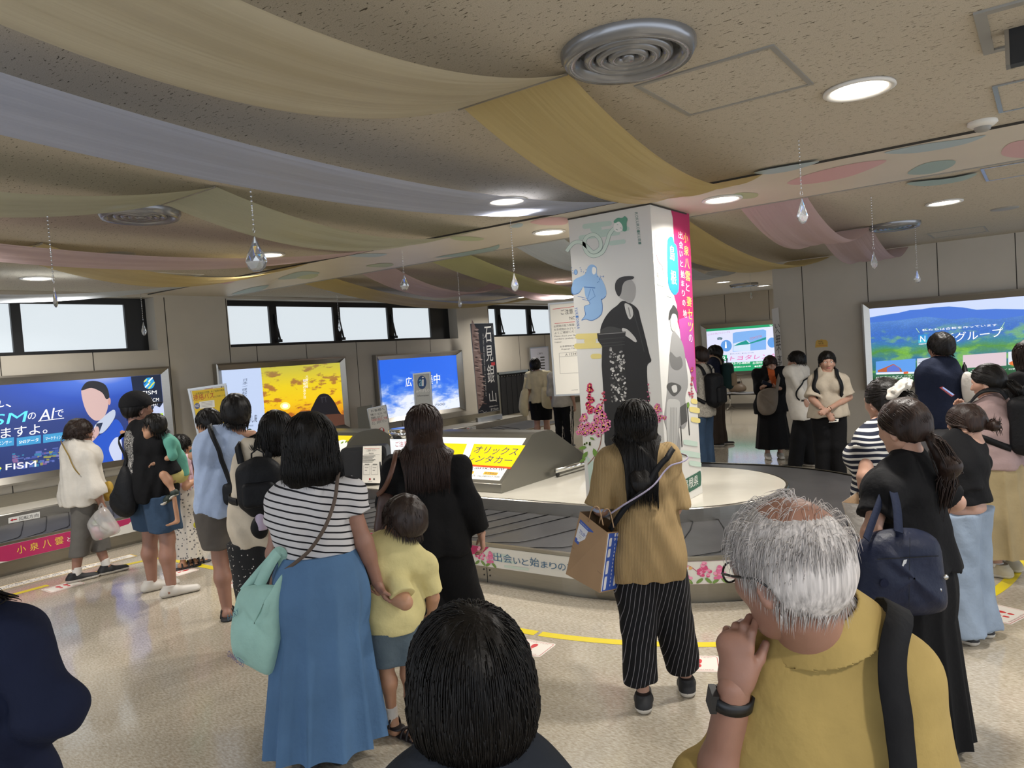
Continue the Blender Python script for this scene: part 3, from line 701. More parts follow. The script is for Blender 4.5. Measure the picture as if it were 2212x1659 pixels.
# man in the poster (plain generic figure)
A.poly(curve([(196, 958), (230, 930), (250, 905), (268, 930), (262, 960), (262, 999), (210, 1003)], 4), G('1f56cc', .85), 1.3)
A.poly(curve([(238, 960), (250, 945), (262, 950), (262, 996), (248, 998), (236, 975)], 4), G('c9d2f0', .9), 1.5)
A.poly(curve([(208, 915), (244, 885), (247, 903), (222, 935), (204, 930)], 4), G('c5d0e6', .85), 1.7)
A.poly(curve([(176, 840), (192, 832), (215, 834), (232, 850), (234, 872), (226, 898), (208, 909), (190, 895), (179, 868)], 5), G('d9b8b4', .85), 1.9)
A.poly(curve([(175, 842), (186, 826), (206, 823), (228, 832), (236, 856), (229, 862), (220, 848), (198, 838), (182, 842)], 4), G('2a2a30', .7), 2.1)
A.ell((236, 867), 3, 8, G('d8a8a0', .8), 12, 2.1)
A.poly([(208, 915), (222, 913), (214, 935), (207, 925)], G('20304f', .8), 2.0)
A.poly(curve([(203, 925), (212, 922), (213, 938), (196, 956), (186, 950)], 3), G('d8b4b0', .8), 2.2)
A.build('poster_print', A.e)
# --- 2: sunset poster
def m_sunset(nt, b, N, L):
    tc = N('TexCoord'); sep = N('SeparateXYZ'); L(tc.outputs['Generated'], sep.inputs[0])
    r = ramp(N, [(0, 'd8742a'), (.25, 'f0a01e'), (.45, 'ffd21a'), (.7, 'f5d823'), (1, 'c9c24a')]); L(sep.outputs[2], r.inputs[0])
    mp = N('Mapping'); mp.inputs['Scale'].default_value = (1, 4.2, 9); mp.inputs['Rotation'].default_value = (.25, 0, 0); L(tc.outputs['Generated'], mp.inputs[0])
    n = N('TexNoise', Scale=1.25, Detail=7, Roughness=.6); L(mp.outputs[0], n.inputs['Vector'])
    r2 = ramp(N, [(.54, 0.0), (.60, .9), (.72, 1.0)]); L(n.outputs[0], r2.inputs[0])
    rc = ramp(N, [(0, 'a8401c'), (.5, 'b8622a'), (1, '9a7a4a')]); L(sep.outputs[2], rc.inputs[0])
    mx = N('Mix', _data_type='RGBA'); L(r2.outputs[0], mx.inputs[0]); L(r.outputs[0], mx.inputs[6]); L(rc.outputs[0], mx.inputs[7])
    L(mx.outputs[2], b.inputs['Emission Color']); b.inputs['Emission Strength'].default_value = .95; b.inputs['Base Color'].default_value = (.1, .06, .01, 1); b.inputs['Roughness'].default_value = .3
A = lightbox('lit_poster', 'lit poster of an orange sunset sky with a dark rock and a pale blue strip', 0, LX, 1, (6.27, 8.75, .72, 1.985), (6.38, 8.65, .81, 1.885))
M_su = node_mat('backlit_sunset_poster', m_sunset)
ub = float((at_plane(569, 860, 0, A.vv)[1]-6.38)/(8.65-6.38))
q = MB(); q.add([A.loc(ub, 0), A.loc(1, 0), A.loc(1, 1), A.loc(ub, 1)], [(0, 1, 2, 3)], M_su); q.build('poster_panel', A.e)
q = MB(); q.add([A.loc(0, 0), A.loc(ub, 0), A.loc(ub, 1), A.loc(0, 1)], [(0, 1, 2, 3)], G('c3d3f2', 1)); q.build('poster_panel', A.e)
A.poly(curve([(671, 887), (676, 876), (683, 862), (690, 853), (700, 850), (711, 854), (722, 868), (731, 886), (734, 900), (672, 898)], 4), G('23222a', .6), 1)
A.poly(curve([(640, 905), (690, 897), (746, 896), (746, 925), (640, 935)], 3), G('6a4436', .7), 1.2)
A.line([(692, 859), (707, 857)], 1.3, G('4a4a52', .6), 1.5); A.line([(695, 859), (696, 870)], 1.2, G('4a4a52', .6), 1.5); A.line([(703, 858), (704, 869)], 1.2, G('4a4a52', .6), 1.5)
A.ell((616, 877), 6, 4.5, G('ffffff', 1.3), 20, 1.4); A.ell((616, 877), 11, 8, G('fff08a', 1.1), 24, 1.0)
A.text('日本一縁起の', (522, 859), (533, 857), (524, 819), G('5a6a80', .7), vert=True, layer=1.5)
A.text('八雲の地', (659, 838), (665, 838), (660, 811), G('ffffff', 1.1), vert=True, layer=2); A.text('稲佐の浜夕日', (655, 861), (661, 861), (654, 819), G('ffffff', 1.1), vert=True, layer=2)
A.text('よみし庵', (530, 915), (555, 911), (530, 899), G('2a2a34', .6), layer=2); A.text('出雲門前', (526, 924), (547, 921), (526, 920), G('5a6a80', .7), layer=2)
A.build('poster_print', A.e)
# --- 3: blue sky poster
def m_sky(nt, b, N, L):
    tc = N('TexCoord'); sep = N('SeparateXYZ'); L(tc.outputs['Generated'], sep.inputs[0])
    mp = N('Mapping'); mp.inputs['Scale'].default_value = (1, 2.4, 3.4); L(tc.outputs['Generated'], mp.inputs[0])
    n = N('TexNoise', Scale=1.5, Detail=8, Roughness=.62, Distortion=.3); L(mp.outputs[0], n.inputs['Vector'])
    ma = N('Math', _operation='MULTIPLY_ADD'); ma.inputs[1].default_value = -.62; L(sep.outputs[2], ma.inputs[0]); L(n.outputs[0], ma.inputs[2])
    r = ramp(N, [(.12, '2468ea'), (.24, '4f86ec'), (.32, '9db8f4'), (.42, 'eef3ff')]); L(ma.outputs[0], r.inputs[0])
    L(r.outputs[0], b.inputs['Emission Color']); b.inputs['Emission Strength'].default_value = 1.0; b.inputs['Base Color'].default_value = (.03, .06, .15, 1); b.inputs['Roughness'].default_value = .3
A = lightbox('lit_poster', 'lit poster of blue sky over white clouds with big white characters', 0, LX, 1, (9.46, 11.9, .70, 1.975), (9.58, 11.76, .80, 1.88))
q = MB(); q.add([A.loc(0, 0), A.loc(1, 0), A.loc(1, 1), A.loc(0, 1)], [(0, 1, 2, 3)], node_mat('backlit_sky_poster', m_sky)); q.build('poster_panel', A.e)
for k, c in enumerate('広告募集中'): A.text(c, (876+k*15.3, 836-k*1.7), (889.5+k*15.3, 834.5-k*1.7), (875.5+k*15.3, 815-k*1.7), G('ffffff', 1.15), layer=1)
A.text('ご予約', (887, 873), (915, 870), (887, 869), G('35506a', .6), layer=1); A.text('☎0853-72-7500', (885, 886), (960, 876), (885, 879), G('35506a', .6), layer=1)
A.build('poster_print', A.e)
# --- 4: forest valley poster on the right wall
def m_forest(nt, b, N, L):
    tc = N('TexCoord'); sep = N('SeparateXYZ'); L(tc.outputs['Generated'], sep.inputs[0])
    mp = N('Mapping'); mp.inputs['Scale'].default_value = (3.2, 1, 2.2); L(tc.outputs['Generated'], mp.inputs[0])
    n = N('TexNoise', Scale=1.7, Detail=6, Roughness=.6); L(mp.outputs[0], n.inputs['Vector'])
    ma = N('Math', _operation='MULTIPLY_ADD'); ma.inputs[1].default_value = .34; L(n.outputs[0], ma.inputs[0]); L(sep.outputs[2], ma.inputs[2])
    r = ramp(N, [(.22, '23521f'), (.36, '2f7a5a'), (.46, '2f7ab0'), (.56, '5aa03a'), (.64, '3f92a0'), (.72, '3a7ad2'), (.80, '3c74d8'), (.88, '4a7fd8'), (1.0, '5f94e6')]); L(ma.outputs[0], r.inputs[0])
    v = N('TexVoronoi', Scale=40); L(mp.outputs[0], v.inputs['Vector'])
    rv = ramp(N, [(.0, 1.0), (.5, .55)]); L(v.outputs[0], rv.inputs[0])
    n3 = N('TexNoise', Scale=5.0, Detail=3); L(mp.outputs[0], n3.inputs['Vector'])
    rg = ramp(N, [(.52, 0), (.66, .75)]); L(n3.outputs[0], rg.inputs[0])
    rz = ramp(N, [(.25, 1.0), (.66, .8), (.74, 0)]); L(sep.outputs[2], rz.inputs[0])
    mm = N('Math', _operation='MULTIPLY'); L(rg.outputs[0], mm.inputs[0]); L(rz.outputs[0], mm.inputs[1])
    m0 = N('Mix', _data_type='RGBA'); m0.inputs[7].default_value = srgb('8fd23a'); L(mm.outputs[0], m0.inputs[0]); L(r.outputs[0], m0.inputs[6])
    mx = N('Mix', _data_type='RGBA', _blend_type='MULTIPLY'); mx.inputs[0].default_value = .55; L(m0.outputs[2], mx.inputs[6]); L(rv.outputs[0], mx.inputs[7])
    L(mx.outputs[2], b.inputs['Emission Color']); b.inputs['Emission Strength'].default_value = 1.05; b.inputs['Base Color'].default_value = (.03, .06, .05, 1); b.inputs['Roughness'].default_value = .3
A = lightbox('lit_poster', 'wide lit poster of a green forest valley under blue mountains, on the right wall', 1, RY, -1, (-2.3, 1.35, .915, 2.235), (-2.2, 1.25, 1.02, 2.135))
q = MB(); q.add([A.loc(0, 0), A.loc(1, 0), A.loc(1, 1), A.loc(0, 1)], [(0, 1, 2, 3)], node_mat('backlit_forest_poster', m_forest)); q.build('poster_panel', A.e)
A.poly([A.uv(0, 1), A.uv(1, 1), A.uv(1, .90), A.uv(.8, .91), A.uv(.62, .88), (2212, 668), (2150, 667), (2110, 669), (2080, 664), (2050, 662), (2015, 664), (1990, 668), (1965, 670), (1940, 676), (1910, 680), A.uv(0, .885)], G('c6d2f6', 1.05), 1)
A.poly([(1878, 687), (1910, 682), (1940, 676), (1965, 671), (1990, 669), (2015, 665), (2050, 663), (2080, 665), (2110, 670), (2150, 668), (2212, 669), A.uv(.7, .86), A.uv(1, .88), A.uv(1, .78), A.uv(.7, .80), (2150, 690), (2100, 686), (2060, 690), (2000, 684), (1940, 692), (1880, 697)], G('4a7ce0', .85), 1.3)
WG = G('ffffff', 1.15)
A.text('私たちは合板を作っています', (1992, 716), (2154, 704), (1992, 711), WG, layer=2)
A.line([(1979, 709), (1986, 719)], 1, G('c8f0a0', 1), 2); A.line([(2163, 709), (2170, 696)], 1, G('c8f0a0', 1), 2)
A.poly([(1984, 723.5), (2003.5, 722), (2003.5, 740), (1984, 741)], G('2a8fd0', 1), 2); A.poly([(1984, 735), (2003.5, 734), (2003.5, 740), (1984, 741)], G('45c0d8', 1), 2.3)
A.text('N', (1988, 739), (1999, 738), (1988, 726), WG, layer=2.6); A.text('NISSHIN', (1985, 745), (2003, 743.5), (1985, 742), WG, layer=2.6)
A.text('日新グループ', (2014, 744), (2166, 727), (2014, 724), WG, layer=2)
for x0, x1, c in ((1892, 1978, '5f9ce8'), (1981, 2020, 'c8cede'), (2080, 2174, 'd8c4cc'), (2178, 2260, 'dcdfe8')):
    y0 = 781-.073*(x0-1892); y1 = 781-.073*(x1-1892); A.poly([(x0, y0+28), (x1, y1+29), (x1, y1), (x0, y0)], G(c, 1), 2)
A.poly([(1893, 809), (1978, 807), (1978, 803), (1893, 805)], G('e8ecf4', 1), 2.6); A.poly([(1896, 800), (1916, 792), (1930, 786), (1945, 795), (1950, 803), (1896, 804)], G('b8623a', 1), 2.7); A.poly([(1916, 795), (1930, 788), (1943, 795), (1944, 802), (1916, 803)], G('5a74d0', 1), 3)
A.poly([(1952, 803), (1962, 802), (1962, 807), (1952, 808)], G('e0683a', 1), 3); A.poly(curve([(2180, 783), (2200, 778), (2240, 778), (2240, 795), (2190, 790)], 3), G('e0763a', 1), 2.6)
for k in range(7): A.line([(1984, 784+k*3), (2018, 778+k*4)], 1.4, G(['6a6f80', 'eef0f6', '8a9098'][k % 3], 1), 2.5)
A.text('日新ホールディングス 株式会社 ／ 株式会社 日新 ／ 島根合板株式会社 ／ 日新林業', (1893, 817), (2212, 797), (1893, 814), WG, layer=2); A.text('新栄合板工業株式会社 ／ 日新バイオマス発電 ／ 株式会社オロチ', (1893, 820.5), (2120, 806), (1893, 818), WG, layer=2)
A.build('poster_print', A.e)
# --- 5: car hire poster in the hall
A = lightbox('lit_poster', 'lit white and green car hire poster at the end of the hall', 1, HY, -1, (-7.62, -4.9, .86, 2.24), (-7.48, -5.02, .955, 2.115))
A.base(G('d9dcf6', 1.05))
GR = G('22a06a', .95)
A.poly([A.uv(0, 1), A.uv(1, 1), A.uv(1, .945), A.uv(0, .945)], GR, 1); A.poly([A.uv(0, 0), A.uv(1, 0), A.uv(1, .205), A.uv(0, .205)], GR, 1)
A.text('TOYOTA', (1662, 706), (1690, 704), (1662, 702), WG, layer=1.5)
A.poly([(1583, 720), (1590, 717.5), (1649, 711.5), (1655, 714), (1655, 755), (1583, 760)], G('7fb0ec', 1), 1.2)
A.poly([(1584, 742), (1600, 738), (1614, 735), (1621, 741), (1621, 758), (1584, 759)], G('cfe0f6', 1), 1.5); A.poly([(1584, 748), (1596, 741), (1612, 735), (1618, 741), (1655, 728), (1655, 733), (1616, 744), (1600, 745)], G('1f9a90', .9), 1.8)
A.text('TOYOTA', (1619, 735), (1646, 728), (1619, 730), G('d06a7a', .9), layer=2)
A.ell((1569, 747), 12, 12.5, G('5f9ae0', 1), 24, 1.3); A.poly([(1566, 752), (1567, 738), (1569, 738), (1570, 752)], WG, 1.6); A.ell((1668, 740), 10, 11, G('5f9ae0', 1), 24, 1.3)
A.text('ビジネスでもファミリーでも', (1529, 725), (1577, 719), (1529, 721), G('c86a9a', .9), layer=1.5)
A.ell((1555, 731), 6, 3, G('7a90a0', .9), 12, 1.4); A.ell((1551, 733), 1.3, 1.3, G('303a48', .7), 8, 1.7); A.ell((1558, 732.5), 1.3, 1.3, G('303a48', .7), 8, 1.7)
A.text('乗りたいときに、乗りたいクルマを', (1577, 766), (1628, 763), (1577, 763.5), G('404a50', .7), layer=1.5)
A.poly([(1558, 768), (1570.5, 767), (1570.5, 779), (1558, 780)], GR, 1.5); A.text('R', (1560, 778), (1568.5, 777.5), (1560, 770), WG, layer=1.8)
A.text('トヨタレンタカー', (1577, 779), (1712, 771), (1579, 769), G('e0559a', 1), layer=1.6)
A.text('☎0853-72-8808', (1561, 790), (1620, 786), (1561, 784), WG, layer=1.6); A.text('お荷物お受取', (1626, 787), (1668, 784), (1626, 781.5), WG, layer=1.6)
A.text('出雲駅前店 ☎0852-25-0100', (1556, 797), (1622, 793), (1556, 793), WG, layer=1.6); A.text('●出雲店', (1630, 793.5), (1648, 792), (1630, 789.5), WG, layer=1.6)
A.build('poster_print', A.e)

# ================================================================== LIT WEDGES ON THE PLATFORM
M_wg = mat('wedge_steel', '8b887f', rough=.34, metal=.85)
WPROF = [(5.83, .461), (5.83, .55), (6.43, .972), (6.52, .985), (6.74, .985), (6.80, .975), (7.55, .56), (7.55, .461)]
def wedge(x0, x1, lab):
    e = empty('lit_wedge', ((x0+x1)/2, 6.7, .46), lab, 'display stand', 'steel wedge displays on the carousel platform')
    o = MB(); o.prism([V(x1, y, z) for y, z in WPROF], V(x0-x1, 0, 0), M_wg); bevel(o.build('steel_housing', e), .004, 2)
    d = unit(V(0, .60, .422)); n = unit(V(0, -.422, .60)); o0 = V(x1-.045, 5.83, .55)+d*.05+n*.003; H = .733-.11
    A = Art(lambda u, v: V(o0[0]-u, o0[1], o0[2])+d*v, n, .0012); A.e = e; A.W = x1-x0-.09; A.H = H; A.d = d; A.n = n; A.o0 = o0
    A.inv = lambda px, py: (lambda p: (o0[0]-p[0], (p-o0) @ d))((lambda r: CO+r*(((o0-CO) @ n)/(r @ n)))(ray(px, py)))
    return A
A = wedge(-5.88, -4.47, 'steel wedge display with a lit yellow car hire advert, in front of the column')
A.poly([(0, 0), (A.W, 0), (A.W, A.H), (0, A.H)], G('fbf8ee', 1.0), 0)
I = A.inv
A.poly([I(1008, 1003), I(1105, 1009), I(1135, 962), I(1024, 959)], G('ffd81a', 1.0), 1); A.poly([I(1008, 1003), I(1105, 1009), I(1102, 1013), I(1006, 1007)], G('e0562a', .95), 1.3)
A.poly([I(890, 997), I(992, 1002), I(1009, 959), I(905, 956)], G('ffd81a', 1.0), 1); A.poly([I(890, 997), I(992, 1002), I(990, 1006), I(888, 1001)], G('e0562a', .95), 1.3)
BL = G('2a5078', .55)
A.text('オリックス', I(1021, 979), I(1114, 985), I(1031, 963), BL, layer=2); A.text('レンタカー', I(1008, 997), I(1103, 1003), I(1016, 982), BL, layer=2)
A.text('http://car.orix.co.jp', I(965, 1013), I(1089, 1017), I(967, 1006), G('3a3a3a', .5), layer=2)
A.poly([I(1043, 1025), I(1073, 1027), I(1077, 1021), I(1047, 1019)], G('f0b838', 1), 1.3); A.text('米子駅前店', I(1046, 1024.5), I(1072, 1026), I(1049, 1020), BL, layer=2)
A.poly([I(985, 1023), I(1022, 1024), I(1025, 1018), I(989, 1017)], G('f0b838', 1), 1.3); A.text('出雲空港店', I(988, 1022), I(1020, 1023), I(991, 1018), BL, layer=2)
A.text('TEL(0853)72-8775', I(975, 1029), I(1025, 1031), I(977, 1024), G('3a3a3a', .5), layer=2); A.text('TEL(0859)37-2686', I(1029, 1031), I(1078, 1033), I(1032, 1027), G('3a3a3a', .5), layer=2)
A.build('lit_advert', A.e)
A = wedge(-8.95, -7.16, 'steel wedge display with a yellow food advert, behind the striped shirt')
A.poly([(0, 0), (A.W, 0), (A.W, A.H), (0, A.H)], G('f6d41c', 1.0), 0)
A.ell((.10, A.H*.55), .17, .2, G('f4ede0', 1), 24, 1); A.ell((.14, A.H*.5), .11, .14, G('e0782a', .95), 20, 1.4); A.ell((.16, A.H*.52), .05, .07, G('c84a2a', .9), 14, 1.8)
for k in range(5): A.ell((.02+.06*k, A.H*.82-.02*k*k), .02, .022, G('7fa03a', .9), 10, 2)
A.build('lit_advert', A.e)

# ================================================================== PRINTED COLUMN
CX1, CX2, CYA, CYB = -3.385, -2.605, 5.645, 6.385
col = empty('printed_column', ((CX1+CX2)/2, (CYA+CYB)/2, .46), 'white square column wrapped with old photographs, blossom and a red band', 'column')
M_wrap = mat('column_wrap', 'd6d4ce', rough=.38)
o = MB(); o.box(CX1, CX2, CYA, CYB, .462, BZ-.002, M_wrap); o.box(CX1-.004, CX2+.004, CYA-.004, CYB+.004, BZ-.014, BZ-.001, M_joint); o.build('column_casing', col)
A = Art(lambda px, py: at_plane(px, py, 1, CYA), V(0, -1, 0), .0011)
MINTC = INK('bccfc2'); YEL = INK('dccb80'); LN = INK('5f7f74'); BLU = INK('8fb4dc'); BLN = INK('4a74b0'); DK = INK('1c1b1a'); GY1 = INK('3a3937'); GY2 = INK('8a8884'); GY3 = INK('b9b7b2')
def bar(x0, x1, y, h, m, sl=-.075):
    r = h/2; pts = []
    for cx, a0 in ((x1-r, -90), (x0+r, 90)):
        for i in range(7):
            t = math.radians(a0+30*i); pts.append((cx+r*math.cos(t), y+sl*(cx-x0)+r*math.sin(t)))
    A.poly(pts, m)
A.k = 1
for q in ((1258, 1322, 490, 11), (1287, 1360, 503, 10), (1250, 1340, 514, 10), (1275, 1300, 496, 16), (1315, 1352, 526, 10)): bar(*q, MINTC, -.13)
A.poly([(1277, 1088), (1268, 985), (1290, 1005), (1330, 1000), (1380, 1003), (1447, 998), (1452, 1099)], MINTC)
for q in ((1243, 1308, 727, 12), (1240, 1302, 748, 12), (1262, 1288, 737, 22), (1276, 1300, 770, 11)): bar(*q, YEL, -.03)
# long necked figure
neck = curve([(1224, 543), (1238, 526), (1254, 523), (1268, 533), (1282, 545), (1297, 535), (1296, 518), (1284, 507), (1268, 512), (1262, 527), (1268, 545), (1282, 553), (1300, 546), (1310, 528), (1317, 506), (1327, 493)], 6, False)
A.line(neck, 8.6, LN, 2); A.line(neck, 7.4, INK('cfdccf'), 2.4)
A.poly(curve([(1326, 488), (1331, 480), (1342, 480), (1346, 490), (1343, 499), (1334, 501), (1327, 497)], 4), WHT, 3); A.poly(curve([(1326, 478), (1334, 471), (1344, 471), (1350, 467), (1356, 473), (1354, 482), (1354, 498), (1346, 499), (1345, 488), (1338, 479), (1329, 482)], 4), INK('5f9a80'), 3.2)
A.line([(1333, 485), (1336, 485.5)], .8, LN, 3.6); A.line([(1340, 492), (1343, 493)], .8, LN, 3.6); A.line([(1331, 495), (1335, 497)], 1, LN, 3.6)
for k, c in enumerate('ROKURO-KUBI'): A.text(c, (1371.5+k*.75, 459+k*6.4), (1372+k*.75, 464+k*6.4), (1377.5+k*.75, 458.6+k*6.4), LN, layer=2)
# robed figure in blue
A.poly(curve([(1270, 574), (1280, 570), (1290, 577), (1291, 592), (1304, 607), (1312, 634), (1300, 648), (1298, 640), (1302, 660), (1299, 680), (1280, 693), (1266, 690), (1256, 692), (1264, 680), (1262, 662), (1274, 656), (1264, 640), (1260, 622), (1250, 634), (1235, 634), (1238, 605), (1262, 592)], 4), BLN, 2)
A.poly(curve([(1270.5, 576), (1280, 571.5), (1289, 578), (1290, 593), (1303, 608), (1310.5, 634), (1300, 646), (1297, 640), (1301, 660), (1298, 679), (1280, 691.5), (1266, 688.8), (1258, 690.5), (1265.5, 680), (1263.3, 662.5), (1275.5, 656), (1265, 640), (1261, 620), (1250, 632.5), (1236.5, 632.5), (1239.5, 606), (1263, 593)], 4), BLU, 2.3)
A.poly(curve([(1281, 577), (1288, 580), (1287, 590), (1282, 593), (1279, 586)], 4), WHT, 2.7); A.line([(1262, 620), (1286, 622)], 2, BLN, 2.7); A.line([(1276, 624), (1270, 645), (1248, 640)], 1, BLN, 2.7); A.line([(1280, 624), (1286, 640), (1272, 650), (1258, 646)], 1, BLN, 2.7)
A.ell((1244, 588), 4, 6, BLN, 12, 2.2); A.ell((1244, 588), 3.2, 5, BLU, 12, 2.6)
r2 = np.random.default_rng(11)
for k in range(22): x = 1233+r2.random()*34 if k < 11 else 1290+r2.random()*16; y = (576+r2.random()*16+(x-1233)*.1) if k < 11 else (594+r2.random()*18); A.ell((x, y), .9, 1.1, BLN, 6, 2.4)
for k, c in enumerate('YUKIONNA'): A.text(c, (1241.5+k*.7, 664+k*6), (1242+k*.7, 668.5+k*6), (1247.5+k*.7, 663.5+k*6), BLN, layer=2)
# old photograph of a man leaning on a pillar: plain generic cut-out
A.poly(curve([(1333, 660), (1345, 650), (1362, 655), (1378, 668), (1384, 690), (1392, 720), (1403, 765), (1407, 780), (1398, 792), (1400, 840), (1402, 870), (1360, 872), (1330, 860), (1312, 800), (1318, 755), (1300, 735), (1297, 712), (1305, 690), (1318, 672)], 4), DK, 2)
A.poly(curve([(1300, 712), (1318, 705), (1345, 712), (1352, 722), (1345, 730), (1305, 732), (1297, 722)], 3), GY1, 2.4)
A.poly(curve([(1350, 655), (1364, 662), (1368, 680), (1360, 690), (1352, 672)], 3), INK('c9c7c2'), 2.4); A.line([(1358, 664), (1362, 684)], 2.4, GY2, 2.7); A.line([(1368, 672), (1382, 720), (1392, 760)], 1.5, GY1, 2.5)
A.poly(curve([(1331, 612), (1342, 601), (1362, 603), (1372, 616), (1373, 632), (1369, 647), (1360, 655), (1348, 648), (1337, 640)], 4), INK('a8a6a2'), 2.6)
A.poly(curve([(1329, 625), (1331, 608), (1344, 598), (1368, 597), (1367, 603), (1352, 607), (1345, 617), (1342, 634), (1336, 640)], 4), INK('2a2928'), 2.9)
A.poly(curve([(1344, 709), (1356, 712), (1370, 726), (1376, 737), (1372, 739), (1362, 732), (1348, 722)], 3), INK('c4c2bd'), 2.9)
A.poly([(1290, 720), (1352, 716), (1351, 732), (1343, 738), (1346, 750), (1352, 800), (1354, 862), (1314, 980), (1306, 955), (1306, 880), (1300, 790), (1301, 748), (1292, 736)], INK('242322'), 3.1)
for y in (722, 733, 742, 748): A.line([(1293+(y-720)*.25, y), (1350, y-4)], 1.4, GY2 if y < 730 else GY1, 3.4)
for k in range(120):
    t = r2.random(); y = 752+t*118; x = 1318+r2.random()*32+(y-752)*.03; g = r2.random()
    A.ell((x, y), 1.2+2.6*r2.random(), 1+2.6*r2.random(), [GY1, GY2, GY3, INK('d2d0cb'), GY2][int(g*4.99)], 6, 3.4+.003*k, rot=r2.random()*3)
A.poly([(1308, 870), (1356, 862), (1362, 990), (1316, 1000)], INK('1f1e1d'), 3.2)
A.text('ラフカディオ', (1279, 1056), (1284, 1056), (1278, 1024), GY1, vert=True, layer=2)
# blossom
def blossom(A, cx, cy, w, h, cols, n, seed, rot=0):
    rr = np.random.default_rng(seed)
    for k in range(n):
        t = rr.random(); x = cx+rr.normal(0, w*.34)*(1.15-t); y = cy-t*h; s = w*(.13+.07*rr.random())
        for j in range(5):
            a = 2*math.pi*j/5+rr.random(); A.ell((x+s*.7*math.cos(a), y+s*.7*math.sin(a)), s*.62, s*.55, INK(cols[int(rr.random()*len(cols))]), 7, 4+.01*k)
        A.ell((x, y), s*.28, s*.28, INK('e0c050'), 6, 4.2+.01*k)
def leaf(A, x, y, L, a, m='6a8f3a'):
    c, s0 = math.cos(a), math.sin(a); A.poly([(x, y)]+[(x+L*t*c-w*L*s0, y+L*t*s0+w*L*c) for t, w in ((.25, .16), (.5, .22), (.8, .14))]+[(x+L*c, y+L*s0)]+[(x+L*t*c+w*L*s0, y+L*t*s0-w*L*c) for t, w in ((.8, .14), (.5, .22), (.25, .16))], INK(m), 3.8)
A.line(curve([(1270, 1003), (1285, 985), (1297, 960), (1300, 930)], 4, False), 1.6, INK('8a5a4a'), 3.6)
blossom(A, 1274, 893, 26, 62, ('c02a5a', 'd03a6a', 'b8204f'), 26, 1); blossom(A, 1304, 880, 14, 36, ('c02a5a', 'd04a78'), 10, 2); blossom(A, 1296, 940, 34, 62, ('d87aa0', 'e493b4', 'cf5f90'), 34, 3); blossom(A, 1262, 940, 26, 44, ('d87aa0', 'e493b4', 'd06a98'), 22, 4)
blossom(A, 1420, 910, 26, 34, ('d87aa0', 'e493b4', 'cf5f90'), 16, 5); blossom(A, 1401, 870, 8, 40, ('d87aa0', 'cf5f90'), 10, 6)
for q in ((1268, 965, 18, 2.9), (1270, 975, 20, 2.2), (1282, 968, 24, 1.2), (1290, 985, 16, .4), (1266, 990, 16, 2.6), (1285, 950, 12, 3.6), (1300, 975, 18, -.3)): leaf(A, *q)
for k in range(9): A.ell((1262+r2.random()*22, 951+r2.random()*10), 2, 2.2, INK('93a86a'), 8, 3.9)
A.build('front_print', col)
# right hand face
A = Art(lambda px, py: at_plane(px, py, 0, CX2), V(1, 0, 0), .0011); A.k = 1
A.poly([(1447, 445), (1488, 455.5)]+[(1488+(1505-1488)*t, 455.5+(850-455.5)*t) for t in (.25, .5, .75, 1)]+[(1500, 838), (1490, 800), (1482, 775), (1473, 762), (1471, 735), (1468, 712), (1462, 690), (1462, 660), (1455, 635), (1456, 520), (1453, 470)], MAG)
A.poly([(1466, 690), (1495, 680), (1505, 850), (1500, 838), (1490, 800), (1482, 775), (1473, 762)], INK('a8488f'), 1.3)
x0 = 1443
A.poly(curve([(1441, 530), (1444, 514), (1452, 512), (1456, 525), (1461, 532), (1464, 560), (1466, 620), (1462, 634), (1456, 637), (1450, 630), (1445, 620), (1442, 600)], 4), SBLUE, 2)
A.text('島', (1447, 562), (1457, 563.5), (1446, 530), WHT, layer=2.6); A.text('根', (1449, 613), (1461, 616), (1448, 583), WHT, layer=2.6)
for k, (c, m) in enumerate(zip('小泉八雲と妻セツの', ('GGGGWGGGW'))):
    y = 506+k*27.5; sx = k*1.55; s_ = 1 if m == 'G' else .7
    A.text(c, (1475.5+sx, y+17*s_), (1475.5+sx+10.5*s_, y+20*s_), (1475+sx, y-4), INK('e8d060') if m == 'G' else WHT, layer=2.4)
for k, c in enumerate('出会いと始まりの地'):
    y = 502+k*21.2; sx = k*1.2; s_ = 1 if c in '出会始地' else .75
    A.text(c, (1465.5+sx, y+13*s_), (1465.5+sx+8*s_, y+15*s_), (1465+sx, y-3), WHT, layer=2.4)
A.poly(curve([(1413, 525), (1416, 508), (1422, 504), (1427, 515), (1428, 535), (1426, 555), (1420, 552), (1414, 545)], 4), INK('c8a0a0'), 1.6); A.poly(curve([(1414, 525), (1417, 509.5), (1422, 506), (1426, 516), (1427, 535), (1425, 553), (1420, 550), (1415, 544)], 4), INK('dcd8d0'), 1.9)
A.poly(curve([(1428, 525), (1435, 522), (1438, 540), (1439, 565), (1436, 585), (1432, 590), (1430, 575), (1422, 565), (1418, 550), (1427, 556), (1430, 545)], 4), INK('d08a94'), 2.2)
for k, c in enumerate('MUJINA'): A.text(c, (1416.5+k*.6, 573+k*6.5), (1417+k*.6, 578+k*6.5), (1421+k*.6, 573+k*6.5), GY2, layer=2)
def bar2(x0, x1, y, h, m): A.poly(curve([(x0, y), (x0+2, y-h/2), (x1-2, y-h/2+(x1-x0)*.14), (x1, y+(x1-x0)*.14), (x1-2, y+h/2+(x1-x0)*.14), (x0+2, y+h/2)], 3), m)
for q in ((1423, 1442, 600, 9), (1420, 1438, 612, 8), (1440, 1452, 636, 9)): bar2(*q, MINTC)
for q in ((1492, 1506, 866, 10), (1489, 1511, 884, 11), (1492, 1512, 906, 10)): bar2(*q, YEL)
for q in ((1476, 1506, 955, 10), (1470, 1511, 978, 11), (1488, 1514, 1000, 10)): bar2(*q, MINTC)
